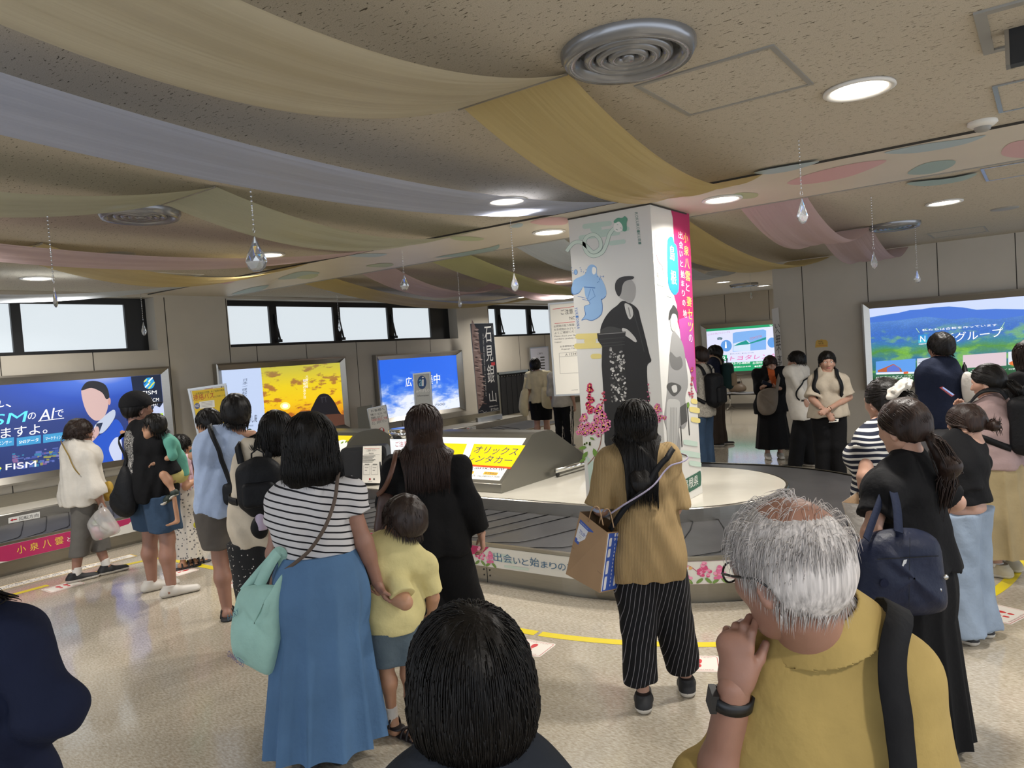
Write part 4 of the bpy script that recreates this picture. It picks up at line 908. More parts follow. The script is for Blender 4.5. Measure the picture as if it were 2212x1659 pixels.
# seated woman in an old photograph: plain generic cut-out
A.poly(curve([(1452, 718), (1462, 722), (1475, 745), (1482, 790), (1486, 830), (1480, 860), (1484, 905), (1478, 925), (1466, 925), (1470, 960), (1466, 980), (1450, 986), (1442, 975), (1440, 930), (1434, 905), (1438, 870), (1442, 830), (1446, 770)], 4), INK('8f8e8c'), 2)
A.poly(curve([(1447, 760), (1460, 772), (1470, 770), (1474, 790), (1462, 800), (1448, 790)], 3), INK('6a6967'), 2.4)
A.poly(curve([(1440, 870), (1452, 862), (1468, 868), (1466, 900), (1462, 960), (1456, 980), (1446, 975), (1440, 930)], 3), INK('aeada9'), 2.5)
for k in range(5): A.line([(1448+3*k, 880), (1446+4*k, 975)], 1, INK('7a7977'), 2.7)
A.poly(curve([(1440, 832), (1450, 826), (1468, 832), (1470, 842), (1456, 856), (1444, 845)], 3), INK('4a4947'), 2.7); A.poly(curve([(1450, 835), (1460, 832), (1462, 845), (1454, 848)], 3), INK('b5b4b0'), 3)
A.poly(curve([(1447, 682), (1452, 675), (1460, 677), (1463, 690), (1461, 708), (1455, 716), (1449, 708)], 4), INK('b0aeaa'), 2.6)
A.poly(curve([(1444, 690), (1446, 672), (1450, 665), (1453, 659), (1458, 662), (1464, 675), (1464, 692), (1460, 680), (1452, 678), (1448, 688)], 4), INK('3a3937'), 3)
A.line([(1484, 870), (1489, 940)], 2, GY1, 2.2); A.line([(1470, 920), (1473, 965)], 2, GY1, 2.2); A.poly([(1468, 880), (1482, 870), (1484, 910), (1470, 920)], INK('4a4947'), 2.2)
blossom(A, 1494, 862, 12, 70, ('b83a68', 'c84a78', 'a82a58'), 22, 7); leaf(A, 1486, 868, 14, 1.6)
A.poly(curve([(1472, 1042), (1480, 1035), (1505, 1021), (1513, 1018), (1514, 1045), (1508, 1052), (1480, 1068), (1473, 1066)], 3), INK('285a46'), 2.2)
A.text('島根県', (1478, 1060), (1508, 1047), (1477, 1038), WHT, layer=2.6); 
for k, c in enumerate('国宝'): A.text(c, (1460, 1046+k*14), (1466, 1044+k*14), (1459.5, 1035+k*14), GY1, layer=2)
A.build('side_print', col)

# ================================================================== SIGNS AND STANDS
M_paper = mat('paper_white', 'dedad0', rough=.6); M_alu = mat('aluminium_profile', 'b4b4b2', rough=.32, metal=.9)
TXT = INK('2a2a2c'); RED = INK('c0282c')
def lines(A, rows, m):
    for t, bl, br, tl in rows: A.text(t, bl, br, tl, m, layer=1.5)
def board(name, lab, cat, corners, dep, thick=.03, fr=.02, face=M_paper, yawn=None, par=None, group=None):
    """upright board: photo corners (tl, tr, br, bl) give its outline on a vertical plane through dep facing yawn"""
    n = unit(V(*yawn, 0)) if yawn is not None else unit(V(-CF[0], -CF[1], 0))
    c0 = at_depth(*np.mean(np.asarray(corners, float), 0), dep)
    def on(px, py):
        r = ray(px, py); return CO+r*(((c0-CO) @ n)/(r @ n))
    e = empty(name, (c0[0], c0[1], 0), lab, cat, group)
    P = [on(*c) for c in corners]; cen = sum(P)/4
    o = MB(); o.prism([p-n*thick for p in P], n*thick, M_alu)
    inner = [cen+(p-cen)*1.0 for p in P]
    ex = unit(P[1]-P[0]); ez = unit(P[0]-P[3]); ip = [P[0]+ex*fr-ez*fr, P[1]-ex*fr-ez*fr, P[2]-ex*fr+ez*fr, P[3]+ex*fr+ez*fr]
    for i in range(4):
        a, b2, c, d = P[i], P[(i+1) % 4], ip[(i+1) % 4], ip[i]; o.prism([a, b2, c, d], n*.008, M_alu)
    o.build('sign_frame', e)
    A = Art(on, n, .001); A.e = e; A.n = n; A.C = P; A.on = on
    A.b.add([p+n*.0005 for p in ip], [(3, 2, 1, 0)], face)
    return A
# big notice board on castors beside the column
A = board('notice_board', 'tall white baggage notice board standing left of the column on castors', 'sign', [(1184, 655), (1300, 645), (1312, 851), (1198, 856)], 8.68, yawn=(.12, -1), thick=.04)
A.line([(1194, 668), (1250, 661)], 1, RED, 1.5); A.line([(1198, 699), (1252, 694)], 1, RED, 1.5)
A.text('ご注意ください', (1212, 680), (1276, 674), (1211, 669), TXT, layer=1.5); A.text('NOTICE', (1231, 691), (1262, 688), (1230, 684), TXT, layer=1.5)
lines(A, [('お荷物の取り間違い', (1197, 708), (1246, 703), (1196, 703)), ('お手荷物のタグと手', (1198, 715), (1246, 711), (1197, 710)), ('よくご確認くださ', (1198, 722), (1246, 718), (1198, 717)), ('Please check your Bag', (1198, 729), (1246, 726), (1198, 725)), ('numbers carefully to', (1198, 735), (1246, 732), (1198, 731)), ('baggage.', (1198.5, 741), (1214, 740), (1198.5, 738)),
          ('お手荷物のタグ', (1210, 751), (1246, 748), (1210, 747)), ('Baggage TAG', (1213, 756.5), (1246, 754), (1213, 753))], TXT)
for q in (((1208, 763), (1252, 759)), ((1208, 771), (1252, 768)), ((1210, 807), (1254, 805)), ((1208, 763), (1210, 807))): A.line(list(q), .7, GY2, 1.5)
A.text('A 12345', (1221, 769), (1248, 766), (1221, 764), TXT, layer=1.6); A.text('JAPAN', (1235, 844), (1248, 843), (1235, 842), TXT, layer=1.6)
A.build('notice_sheet', A.e)
mid = (A.C[2]+A.C[3])/2; zf = .461+.075; bx = V(-4.42, 7.38)
o = MB(); o.tube([V(mid[0], mid[1], mid[2]+.05)-A.n*.02, V(bx[0]+.2, bx[1], zf)], .018, M_chrome, 8); o.build('post', A.e)
o = MB(); o.tube([V(-4.40, 6.73, zf), V(-4.30, 8.05, zf)], .026, M_chrome, 12); o.tube([V(bx[0]+.03, bx[1], zf), V(bx[0]+.55, bx[1]-.05, zf)], .02, M_chrome, 10); o.build('foot_bar', A.e)
for q in (V(-4.40, 6.76), V(-4.30, 8.02), V(bx[0]+.52, bx[1]-.05)):
    o = MB(); o.lathe([(.001, -.012), (.026, -.012), (.03, 0), (.026, .012), (.001, .012)], V(q[0], q[1], .462+.03), M_blackp, 16, ax=V(1, .1, 0)); o.tube([V(q[0], q[1], .50), V(q[0], q[1], zf)], .008, M_chrome, 6); o.build('castor', A.e)
# roll-up banner
A = board('rollup_banner', 'black roll-up banner with white vertical characters and a strip of old photographs', 'banner', [(1015, 699), (1065, 698), (1080, 886), (1033, 894)], 15.5, yawn=(.83, -.55), thick=.012, fr=.004, face=mat('banner_black', '1b1e26', rough=.4))
A.poly(curve([(1018, 703), (1027, 706), (1033, 720), (1036, 750), (1040, 780), (1043, 820), (1045, 850), (1042, 872), (1034, 885), (1033, 880)], 3), INK('9a8078'), 1)
for k in range(46):
    y = 708+k*3.7; x = 1017+(y-700)*.09; A.ell((x+4+r2.random()*12, y+2*r2.random()), 3+4*r2.random(), 1.4, INK(['5a4440', 'b09890', '3a2c2c', 'c8b0a4', '6f5650'][k % 5]), 7, 1.4+.004*k, rot=.2)
for k, (c, y, h) in enumerate((('石', 706, 34), ('見', 747, 34), ('銀', 788, 40), ('山', 845, 24))): x = 1047+(y-700)*.075; A.text(c, (x, y+h), (x+15, y+h-1.5), (x-2, y), WHT, layer=2)
A.poly([(1061, 783), (1069, 782), (1069.5, 789), (1061.5, 790)], INK('c03038'), 2.2)
A.text('世界遺産登録十五周年', (1049, 858), (1051.5, 858), (1042, 720), GY3, vert=True, layer=2); A.text('石見銀山遺跡とその文化的景観', (1068, 748), (1070, 748), (1062, 703), GY3, vert=True, layer=2)
A.text('出雲縁結び空港から', (1057, 880), (1076, 877), (1057, 877), WHT, layer=2); A.text('車で約60分', (1060, 888), (1077, 885.5), (1060, 882), WHT, layer=2); A.line(curve([(1036, 889), (1042, 887), (1046, 891), (1052, 888)], 4, False), .8, GY3, 2)
A.build('banner_cloth', A.e)
P = A.C; o = MB(); d = unit(P[2]-P[3]); bc = (P[2]+P[3])/2; o.frame_box(V(bc[0], bc[1], .462+.05)-A.n*.03, d*(np.linalg.norm(P[2]-P[3])/2+.03), A.n*.07, V(0, 0, .05), M_alu); o.build('banner_base', A.e)
# curtain over the baggage entrance
e = empty('baggage_entrance', (-9.97, 14.4, .46), 'black strip curtain over the baggage entrance behind the banner', 'curtain')
p0, p1 = at_plane(1070, 810, 0, -9.96), at_plane(1139, 804, 0, -9.96)
y0, y1, zt = p0[1], p1[1], float(p0[2])
o = MB(); o.box(-9.99, -9.90, y0, y0+.05, .46, zt+.05, M_steel); o.box(-9.99, -9.90, y1-.05, y1, .46, zt+.05, M_steel); o.box(-9.99, -9.90, y0, y1, zt, zt+.05, M_steel); o.build('steel_surround', e)
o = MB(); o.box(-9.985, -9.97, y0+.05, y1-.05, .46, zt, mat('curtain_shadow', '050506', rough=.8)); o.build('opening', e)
n = 11
for k in range(n):
    a0 = y0+.05+(y1-y0-.1)*k/n; o = MB(); o.box(-9.958+.008*(k % 2), -9.95+.008*(k % 2), a0, a0+(y1-y0-.1)/n+.012, .47, zt-.01, mat('curtain_rubber', '0d0d10', rough=.6)); o.lathe([(.001, .004), (.01, .004), (.012, 0)], V(-9.942, a0+.06, zt-.05), M_alu, 8, ax=V(1, 0, 0)); o.build('curtain_strip', e)
# framed notice behind it
A = board('framed_notice', 'framed pale notice on the wall above the person with cream bags', 'sign', [(1144, 751), (1184, 748), (1190, 872), (1153, 876)], 17.8, yawn=(1, 0), face=mat('notice_lilac', 'cfd0de', rough=.4))
A.text('ご案内', (1161, 766), (1172, 765), (1161, 762), TXT, layer=1.5)
for k in range(7): A.line([(1151+.3*k, 774+k*6), (1163+.3*k, 773.4+k*6)], 1.4, GY2, 1.5); A.line([(1167+.3*k, 772+k*6), (1176+.3*k, 771.4+k*6)], 2.4, GY1, 1.5)
A.build('notice_sheet', A.e)
# information totem plate
A = board('information_sign', 'narrow grey information sign with a dark blue oval, behind the black dressed woman', 'sign', [(891.5, 807), (930, 803), (937, 925), (899, 930)], 10.45, yawn=(.6, -.8), face=mat('sign_grey', 'a9a9a4', rough=.4), thick=.05)
A.ell((911.5, 826), 9.7, 14.5, INK('1c3f6e'), 28, 1.2); A.text('a', (905, 834), (912, 833.5), (905, 820), INK('7fb4c8'), layer=2); A.text('i', (911.5, 834), (915.5, 833.5), (911.5, 814), WHT, layer=2)
A.text('みやげもの', (899, 849), (928, 846), (898.6, 842), WHT, layer=2); A.text('Information', (902, 857), (926, 855), (902, 853.5), GY1, layer=2); A.build('sign_face', A.e)
o = MB(); p = (A.C[2]+A.C[3])/2; o.tube([V(p[0], p[1], .46), V(p[0], p[1], p[2])-A.n*.03], .025, M_alu, 10); o.lathe([(.001, .03), (.16, .025), (.17, 0)], V(p[0], p[1], .461), M_alu, 24); o.build('sign_post', A.e)
# airline notice on a stand
A = board('airline_notice', 'white notice with a round red emblem, left of the drum shaped lit notice', 'sign', [(793, 883), (833, 874), (850, 968), (809, 980)], 11.2, yawn=(.45, -.9), thick=.02, fr=.008)
lines(A, [('お客様へ', (802, 891), (831, 886), (801, 885)), ('到着ロビー出口は、大変', (801, 899), (835, 893), (800, 894)), ('混雑致しますので', (802, 906), (829, 901), (801, 901)), ('の上、お待ち下さい。', (804, 918), (836, 911), (803, 912))], TXT); A.text('手荷物引換証をご準備', (803, 912), (837, 905), (802, 906), RED, layer=1.5)
A.ell((824.5, 930.5), 6, 7.2, INK('b5202c'), 24, 1.4); A.ell((824.5, 928), 3, 4, WHT, 14, 1.8); A.text('JAL', (821, 936), (828, 934.5), (821, 932), WHT, layer=2.2)
A.build('notice_sheet', A.e)
o = MB(); p = (A.C[2]+A.C[3])/2; o.tube([V(p[0], p[1], .46), V(p[0], p[1], p[2]+.1)-A.n*.03], .014, M_alu, 8); o.lathe([(.001, .02), (.15, .018), (.16, 0)], V(p[0], p[1], .461), M_alu, 24); o.build('stand', A.e)
o = None
# grey screen panel behind it
p = at_depth(783, 930, 12.9); e = empty('grey_partition', (p[0], p[1], .46), 'low grey partition panel left of the airline notice', 'partition')
o = MB(); a0, a1 = at_depth(771, 880, 12.9), at_depth(803, 875, 12.9); o.prism([V(a0[0], a0[1], .461), V(a1[0], a1[1], .461), a1, a0], V(-.03, .04, 0), mat('grey_green_board', '7c7d76', rough=.5)); o.build('partition_panel', e)
# drum shaped lit notice
pc = at_depth(881, 925, 8.75); R = .22
e = empty('drum_notice', (pc[0], pc[1], .46), 'lit drum shaped notice with red characters and a chrome top', 'sign')
zt = float(at_depth(860, 926, 8.75)[2]); zb = .461
o = MB(); o.lathe([(R, zt-.10), (R+.012, zt-.10), (R+.012, zt-.005), (R, zt), (.001, zt)], V(pc[0], pc[1], 0), M_chrome, 40); o.lathe([(R, zb), (R+.012, zb), (R+.012, zb+.05), (R, zb+.05)], V(pc[0], pc[1], 0), M_chrome, 40); o.build('chrome_ring', e)
o = MB(); o.lathe([(R-.002, zb), (R-.002, zt-.05)], V(pc[0], pc[1], 0), G('eef2f4', .95), 48); o.build('lit_drum', e)
a0 = math.atan2(-pc[1], -pc[0])
A = Art(lambda u, v: (V(pc[0]+(R+.001)*math.cos(a0+u/R), pc[1]+(R+.001)*math.sin(a0+u/R), v), V(math.cos(a0+u/R), math.sin(a0+u/R), 0)), V(0, 0, 0), .001)
for t, u0, u1, v, h, m in (('ご注意！', -.17, .02, zt-.19, .06, RED), ('お取り違えが多発', -.18, .06, zt-.27, .035, TXT), ('しております。', -.18, .02, zt-.33, .035, TXT), ('タグを必ずご確認', -.18, .06, zt-.39, .035, RED), ('下さい。', -.18, -.06, zt-.45, .035, TXT)): A.text(t, (u0, v), (u1, v), (u0, v+h), m, layer=1)
A.build('lettering', e)
# black suitcase used as a notice holder
SC0 = at_z(795, 1045, .461); n = unit(V(-CF[0]*.75+.12, -CF[1], 0)); ex = np.cross(V(0, 0, 1), n)
e = empty('suitcase', SC0, 'black suitcase on the platform with a white notice sheet hung on its front', 'suitcase')
M_case = mat('suitcase_fabric', '131417', rough=.55, bump=.1, bscale=200)
wl = depth(SC0)/FPX; hw = 49*wl; hh = 80*wl
def rbox(mb, c, hx, hz, th, m, r=.04):
    pts = [c+ex*x+V(0, 0, z) for x, z in rrect(2*hx, 2*hz, r)]; mb.prism([p-n*th/2 for p in pts], n*th, m, True)
o = MB(); rbox(o, SC0+V(0, 0, hh/2+.02), hw, hh/2-.005, .22, M_case, .05); bevel(o.build('shell', e), .012, 2)
o = MB(); rbox(o, SC0+V(0, 0, hh/2+.02)+n*.12, hw*.86, hh*.40, .03, M_case, .04); o.build('front_pocket', e)
o = MB(); o.tube([SC0+ex*hw*.72+V(0, 0, hh*.3)+n*.138, SC0+ex*hw*.74+V(0, 0, hh*.33)+n*.165, SC0+ex*hw*.74+V(0, 0, hh*.62)+n*.165, SC0+ex*hw*.72+V(0, 0, hh*.65)+n*.138], .012, M_blackp, 8); o.build('handle', e)
for s in (-1, 1):
    o = MB(); o.lathe([(.001, -.012), (.018, -.012), (.02, 0), (.018, .012), (.001, .012)], SC0+ex*hw*.8*s+V(0, 0, .02)+n*.06, M_blackp, 12, ax=ex); o.build('wheel', e)
e2 = empty('notice_sheet', SC0+n*.16, 'white printed notice sheet hanging on the black suitcase', 'sign')
def onc(px, py): r = ray(px, py); c0 = SC0+n*.172; return CO+r*(((c0-CO) @ n)/(r @ n))
A = Art(onc, n, .001)
sh = [(784, 964), (824.5, 963), (824, 1044), (782, 1043)]; pts = [onc(*q) for q in sh]; o = MB(); o.prism(pts[::-1], -n*.003, M_paper); o.build('sheet', e2)
A.line([(787, 969), (820, 969)], .7, RED, 1); A.line([(786, 982), (820, 982)], .5, GY2, 1)
A.text('ご注意ください', (792, 975.5), (813, 974.5), (792, 971), TXT, layer=1); A.text('Notice', (797, 981), (807, 980.5), (797, 977.5), TXT, layer=1)
for k in range(6): A.line([(783.5, 985+k*2.7), (811-3*(k % 3), 984.7+k*2.7)], 1.1, GY1, 1)
for x in (787, 804):
    A.line([(x+1, 1003), (x+11, 1003)], 1.6, GY1, 1)
    for q in (((x-2, 1006), (x+12, 1006)), ((x-2, 1025), (x+12, 1025)), ((x-2, 1006), (x-2, 1025)), ((x+12, 1006), (x+12, 1025))): A.line(list(q), .5, GY2, 1)
    A.line([(x+1, 1010), (x+9, 1010)], 1.2, GY2, 1); A.line([(x+1, 1016), (x+6, 1016)], 1.2, GY2, 1)
A.ell((799, 1035), 2.2, 2.6, INK('a02a2c'), 12, 1); A.ell((808, 1035), 1.8, 2.4, INK('3a3a3a'), 12, 1); A.line([(795, 1040), (804, 1040)], .8, GY2, 1)
A.build('print', e2)
# bus notice easel at the left wall
A = board('bus_notice', 'white easel board with a yellow bus notice in front of the sunset poster', 'sign', [(405, 840), (488, 828), (505, 935), (428, 950)], 10.45, yawn=(.75, -.66), thick=.03, fr=.03, face=M_paper)
A.poly([(414.5, 845), (490, 836), (503, 928), (430, 942)], INK('e0bf2c'), 1)
A.text('出雲空港連絡', (442, 841.5), (460, 839.5), (442, 839.5), RED, layer=2); A.text('✿ 一畑', (477, 838), (490, 836.3), (477, 834), TXT, layer=2)
A.text('「出雲縁結び空港」をご利用の際は、', (421, 853), (486, 844), (421, 848.5), TXT, layer=2); A.text('連絡バス', (418, 866), (463, 860), (416.5, 853), INK('b0302a'), layer=2); A.text('をご利用ください', (463, 859), (490, 855), (463, 855), TXT, layer=2)
A.poly([(430, 868), (463, 864), (464, 879), (432, 883)], WHT, 1.5); A.ell((426, 877), 6, 6.5, INK('5a6288'), 20, 1.6); A.text('NO', (422, 879.5), (430, 878.5), (422, 874.5), WHT, layer=2)
for k in range(4): A.line([(435, 870+k*3), (459, 867+k*3)], .8, GY2, 2)
A.poly([(428, 899), (470, 892), (470, 905), (430, 912)], INK('c8b8a0'), 1.5); A.poly([(428, 899), (440, 890), (450, 897)], INK('6a4a3a'), 1.7)
A.build('notice_sheet', A.e)
o = MB(); p2, p3 = A.C[2], A.C[3]
for p in (p2, p3): o.tube([p-A.n*.01, V(p[0], p[1], .46)+A.n*.0], .014, M_alu, 8)
o.tube([(A.C[0]+A.C[1])/2-A.n*.02-V(0, 0, .1), V(*((p2+p3)/2)[:2], .46)-A.n*.30], .012, M_alu, 8); o.build('easel_leg', A.e)
# free wi-fi card, paper strip
A = Art(lambda px, py: at_plane(px, py, 1, RY-.003), V(0, -1, 0), .0012)
e = empty('wifi_card', at_plane(1774, 742, 1, RY), 'small orange yellow wireless internet card on the grey wall', 'sign')
A.poly([(1762, 738), (1766, 734), (1770, 735), (1774, 732.5), (1779, 734), (1784, 734), (1788, 738), (1788, 749), (1761, 751)], INK('c9a24a'), 0); A.text('FREE', (1768, 739.5), (1777, 739), (1768, 736.5), TXT, layer=1); A.text('Wi-Fi', (1768, 744.5), (1779, 744), (1768, 740.5), TXT, layer=1); A.line([(1764, 747), (1786, 746)], .6, RED, 1); A.build('card', e)
A = Art(lambda px, py: at_plane(px, py, 0, RX0-.10), V(-.0, -1, 0), .0012)
e = empty('paper_strip', (RX0-.10, RY-.02, 1.0), 'tall white paper strip with brush strokes at the edge of the hall opening', 'banner')
pa = [at_plane(1667, 668, 1, RY-.05), at_plane(1681.5, 664, 1, RY-.04), at_plane(1691, 800, 1, RY-.04), at_plane(1676, 798, 1, RY-.05)]
o = MB(); o.prism(pa, V(0, -.004, 0), mat('thin_paper', 'c2bfbb', rough=.6)); o.build('paper', e)
nn = unit(np.cross(pa[1]-pa[0], pa[3]-pa[0])); nn = nn if nn @ (CO-pa[0]) > 0 else -nn
A = Art(lambda px, py: (lambda r: CO+r*(((pa[0]+nn*.006-CO) @ nn)/(r @ nn)))(ray(px, py)), nn, .001)
for k, (c, y, h) in enumerate((('い', 700, 10), ('へ', 712, 10), ('無', 722, 26), ('不', 745, 20), ('事', 768, 24))): x = 1672+(y-668)*.07; A.text(c, (x, y+h), (x+10, y+h-1.5), (x-.5, y), GY1, layer=1)
A.build('brush_strokes', e)
# bench in the hall with a bag
HB = at_z(1583, 886, 0); e = empty('bench', (-6.6, 18.6, 0), 'grey padded bench under the car hire poster', 'bench')
M_seat = mat('grey_seat', '8c8c90', rough=.5); yb = 18.72
for x0, x1 in ((-7.3, -6.62), (-6.60, -5.9), (-5.88, -5.2)):
    o = MB(); P = []
    for i in range(13):
        t = i/12; P.append([V(x0+(x1-x0)*t, yb-.22, .42-.02*math.sin(math.pi*t)), V(x0+(x1-x0)*t, yb-.24, .445-.025*math.sin(math.pi*t)), V(x0+(x1-x0)*t, yb-.2, .46-.03*math.sin(math.pi*t)), V(x0+(x1-x0)*t, yb+.2, .46-.03*math.sin(math.pi*t)), V(x0+(x1-x0)*t, yb+.23, .43)])
    o.grid(P, M_seat); o.build('seat', e)
o = MB(); o.box(-7.2, -5.25, yb-.04, yb+.04, .37, .41, M_blackp); o.build('rail', e)
for x in (-6.75, -5.5):
    o = MB(); o.tube([V(x, yb, .38), V(x, yb, .08)], .022, M_chrome, 8); o.tube([V(x, yb-.25, .03), V(x, yb, .10), V(x, yb+.25, .03)], .018, M_chrome, 8); o.build('leg', e)
e = empty('handbag', (-6.55, 18.7, .46), 'brown leather handbag lying on the hall bench', 'bag')
M_lb = mat('brown_leather', '5f5040', rough=.5, bump=.1); c = V(-6.52, 18.66, .46)
o = MB(); P = []
for k, (w, d, z) in enumerate(((.18, .09, 0), (.24, .12, .04), (.24, .12, .12), (.17, .09, .19), (.12, .05, .22))): P.append([c+V(w*math.cos(t), d*math.sin(t), z) for t in np.linspace(0, 2*math.pi, 17)])
o.grid(P, M_lb); soft(o.build('bag_body', e), 1)
o = MB(); o.tube([c+V(-.09, 0, .2), c+V(-.05, .01, .36), c+V(.08, .01, .37), c+V(.13, 0, .2)], .010, M_lb, 8); o.build('handle', e)
o = MB(); o.frame_box(c+V(0, -.03, .235), V(.09, 0, .01), V(0, .04, 0), V(0, 0, .02), M_blackp); o.build('flap', e)
# low dark plinth at the right wall
o = MB(); q0, q1 = at_z(1698, 968, 0), at_z(1742, 962, 0); o.box(-3.5, -2.9, 12.05, 12.29, 0, .24, mat('dark_box', '2b2724', rough=.5))
e = empty('dark_plinth', (-3.2, 12.17, 0), 'low dark box at the foot of the grey wall', 'box'); o.build('box_body', e)

# ================================================================== FLOOR MARKINGS
FZ = .0012
def fart(nm, lab, cat, c, group=None):
    e = empty(nm, (c[0], c[1], 0), lab, cat, group); A = Art(lambda x, y: V(x, y, FZ), V(0, 0, 1), .0006); A.e = e; return A
M_ytape = mat('yellow_floor_tape', 'd9c41e', rough=.35)
def tape(pts, w, lab):
    p = np.asarray(pts, float); A = fart('floor_tape', lab, 'tape', p[len(p)//2], 'strips of yellow floor tape'); A.line(pts, w, M_ytape, 0); A.build('tape', A.e)
tape([(-7.58, y) for y in np.arange(-1, 3.05, .3)], .075, 'yellow floor tape at the far left beside the white walking shoes')
tape([(-7.58, 3.06), (-7.56, 3.6), (-7.5, 3.86), (-7.36, 3.99)], .075, 'yellow floor tape behind the woman in the white blouse')
tape([(x, 3.92) for x in np.arange(-7.33, -6.0, .3)]+[(-6.0, 3.92)], .075, 'yellow floor tape between the two families')
tape([(x, 3.905) for x in np.arange(-5.97, -3.0, .3)]+[(-3.05, 3.905)], .075, 'yellow floor tape passing the boy in the yellow shirt')
ay = lambda a, r=2.775: (CX0+r*math.cos(math.radians(a)), CY0+r*math.sin(math.radians(a)))
tape([ay(a) for a in np.arange(-90, -85.1, 1.2)], .075, 'short piece of yellow floor tape beside the dark haired head')
tape([ay(a) for a in np.arange(-84.6, -54, 2)], .075, 'curved yellow floor tape crossing behind the striped trousers')
tape([ay(a) for a in np.arange(-53.6, -30, 2)], .075, 'curved yellow floor tape hidden behind the grey haired man')
tape([ay(a) for a in np.arange(-29.6, 5, 2)], .075, 'curved yellow floor tape under the beige sneakers at the right')
def sticker(x, y, ang, lab, w=.30, h=.22):
    A = fart('footprint_sticker', lab, 'sticker', (x, y), 'white floor stickers with red footprints')
    ca_, sa_ = math.cos(ang), math.sin(ang); T = lambda u, v: (x+u*ca_-v*sa_, y+u*sa_+v*ca_)
    A.poly([T(*q) for q in rrect(w, h, .02)], INK('dcd6cc'), 0); A.poly([T(*q) for q in rrect(w-.02, h-.02, .016)], INK('b5484a'), .5); A.poly([T(*q) for q in rrect(w-.028, h-.028, .013)], INK('dcd6cc'), .9)
    for s in (-1, 1):
        A.poly([T(s*.032+px, py) for px, py in curve([(-.018, .05), (0, .065), (.018, .05), (.016, .015), (.006, -.002), (-.006, -.002), (-.016, .015)], 3)], INK('c0282c'), 1.4)
        A.poly([T(s*.032+px, py) for px, py in curve([(-.011, -.014), (.011, -.014), (.012, -.04), (0, -.05), (-.012, -.04)], 3)], INK('c0282c'), 1.4)
    A.text('間隔をあけてお並びください', T(-.11, .075), T(.11, .075), T(-.11, .092), INK('a04044'), layer=1.4); A.text('Please keep your DISTANCE', T(-.11, -.092), T(.11, -.092), T(-.11, -.076), INK('a04044'), layer=1.4)
    A.build('sticker_sheet', A.e)
sticker(-1.72, 3.93, math.radians(24), 'red footprint sticker beside the striped trousers')
sticker(-2.72, 3.70, math.radians(4), 'red footprint sticker half hidden by the dark haired head')
sticker(-.30, 5.46, math.radians(68), 'red footprint sticker beside the pale wide jeans')
sticker(-7.38, 2.95, math.radians(90), 'red footprint sticker under the black walking shoes')
sticker(-5.86, 3.72, math.radians(6), 'red footprint sticker behind the man in grey shorts')
sticker(-6.75, 3.72, math.radians(0), 'red footprint sticker under the sandals of the girl')
sticker(-4.15, 3.70, math.radians(0), 'red footprint sticker behind the boy in the yellow shirt')
def strip(x0, y0, x1, y1, w, lab):
    A = fart('floor_text_strip', lab, 'sticker', ((x0+x1)/2, (y0+y1)/2), 'white floor strips with black instructions')
    d = unit(V(x1-x0, y1-y0)); n = V(-d[1], d[0]); Ln = math.hypot(x1-x0, y1-y0); T = lambda u, v: tuple(V(x0, y0)+d*u+n*v)
    A.poly([T(0, 0), T(Ln, 0), T(Ln, w), T(0, w)], INK('c9a63e'), 0); A.poly([T(.015, .012), T(Ln-.015, .012), T(Ln-.015, w-.012), T(.015, w-.012)], INK('dcd8cf'), .5)
    A.text('この線より外側でお待ちください', T(.06, w*.5), T(Ln-.06, w*.5), T(.06, w*.86), TXT, layer=1.2); A.text('Please stand behind the yellow line', T(.1, w*.14), T(Ln-.1, w*.14), T(.1, w*.4), TXT, layer=1.2)
    A.build('strip_sheet', A.e)
strip(-7.86, 2.55, -7.80, 3.85, .16, 'white floor strip with black text beside the walking woman at the left')
strip(-5.1, 3.99, -3.9, 3.98, .16, 'white floor strip with black text behind the hands of mother and boy')
strip(-.55, 5.9, -.42, 6.9, .16, 'white floor strip with black text behind the beige sneakers')
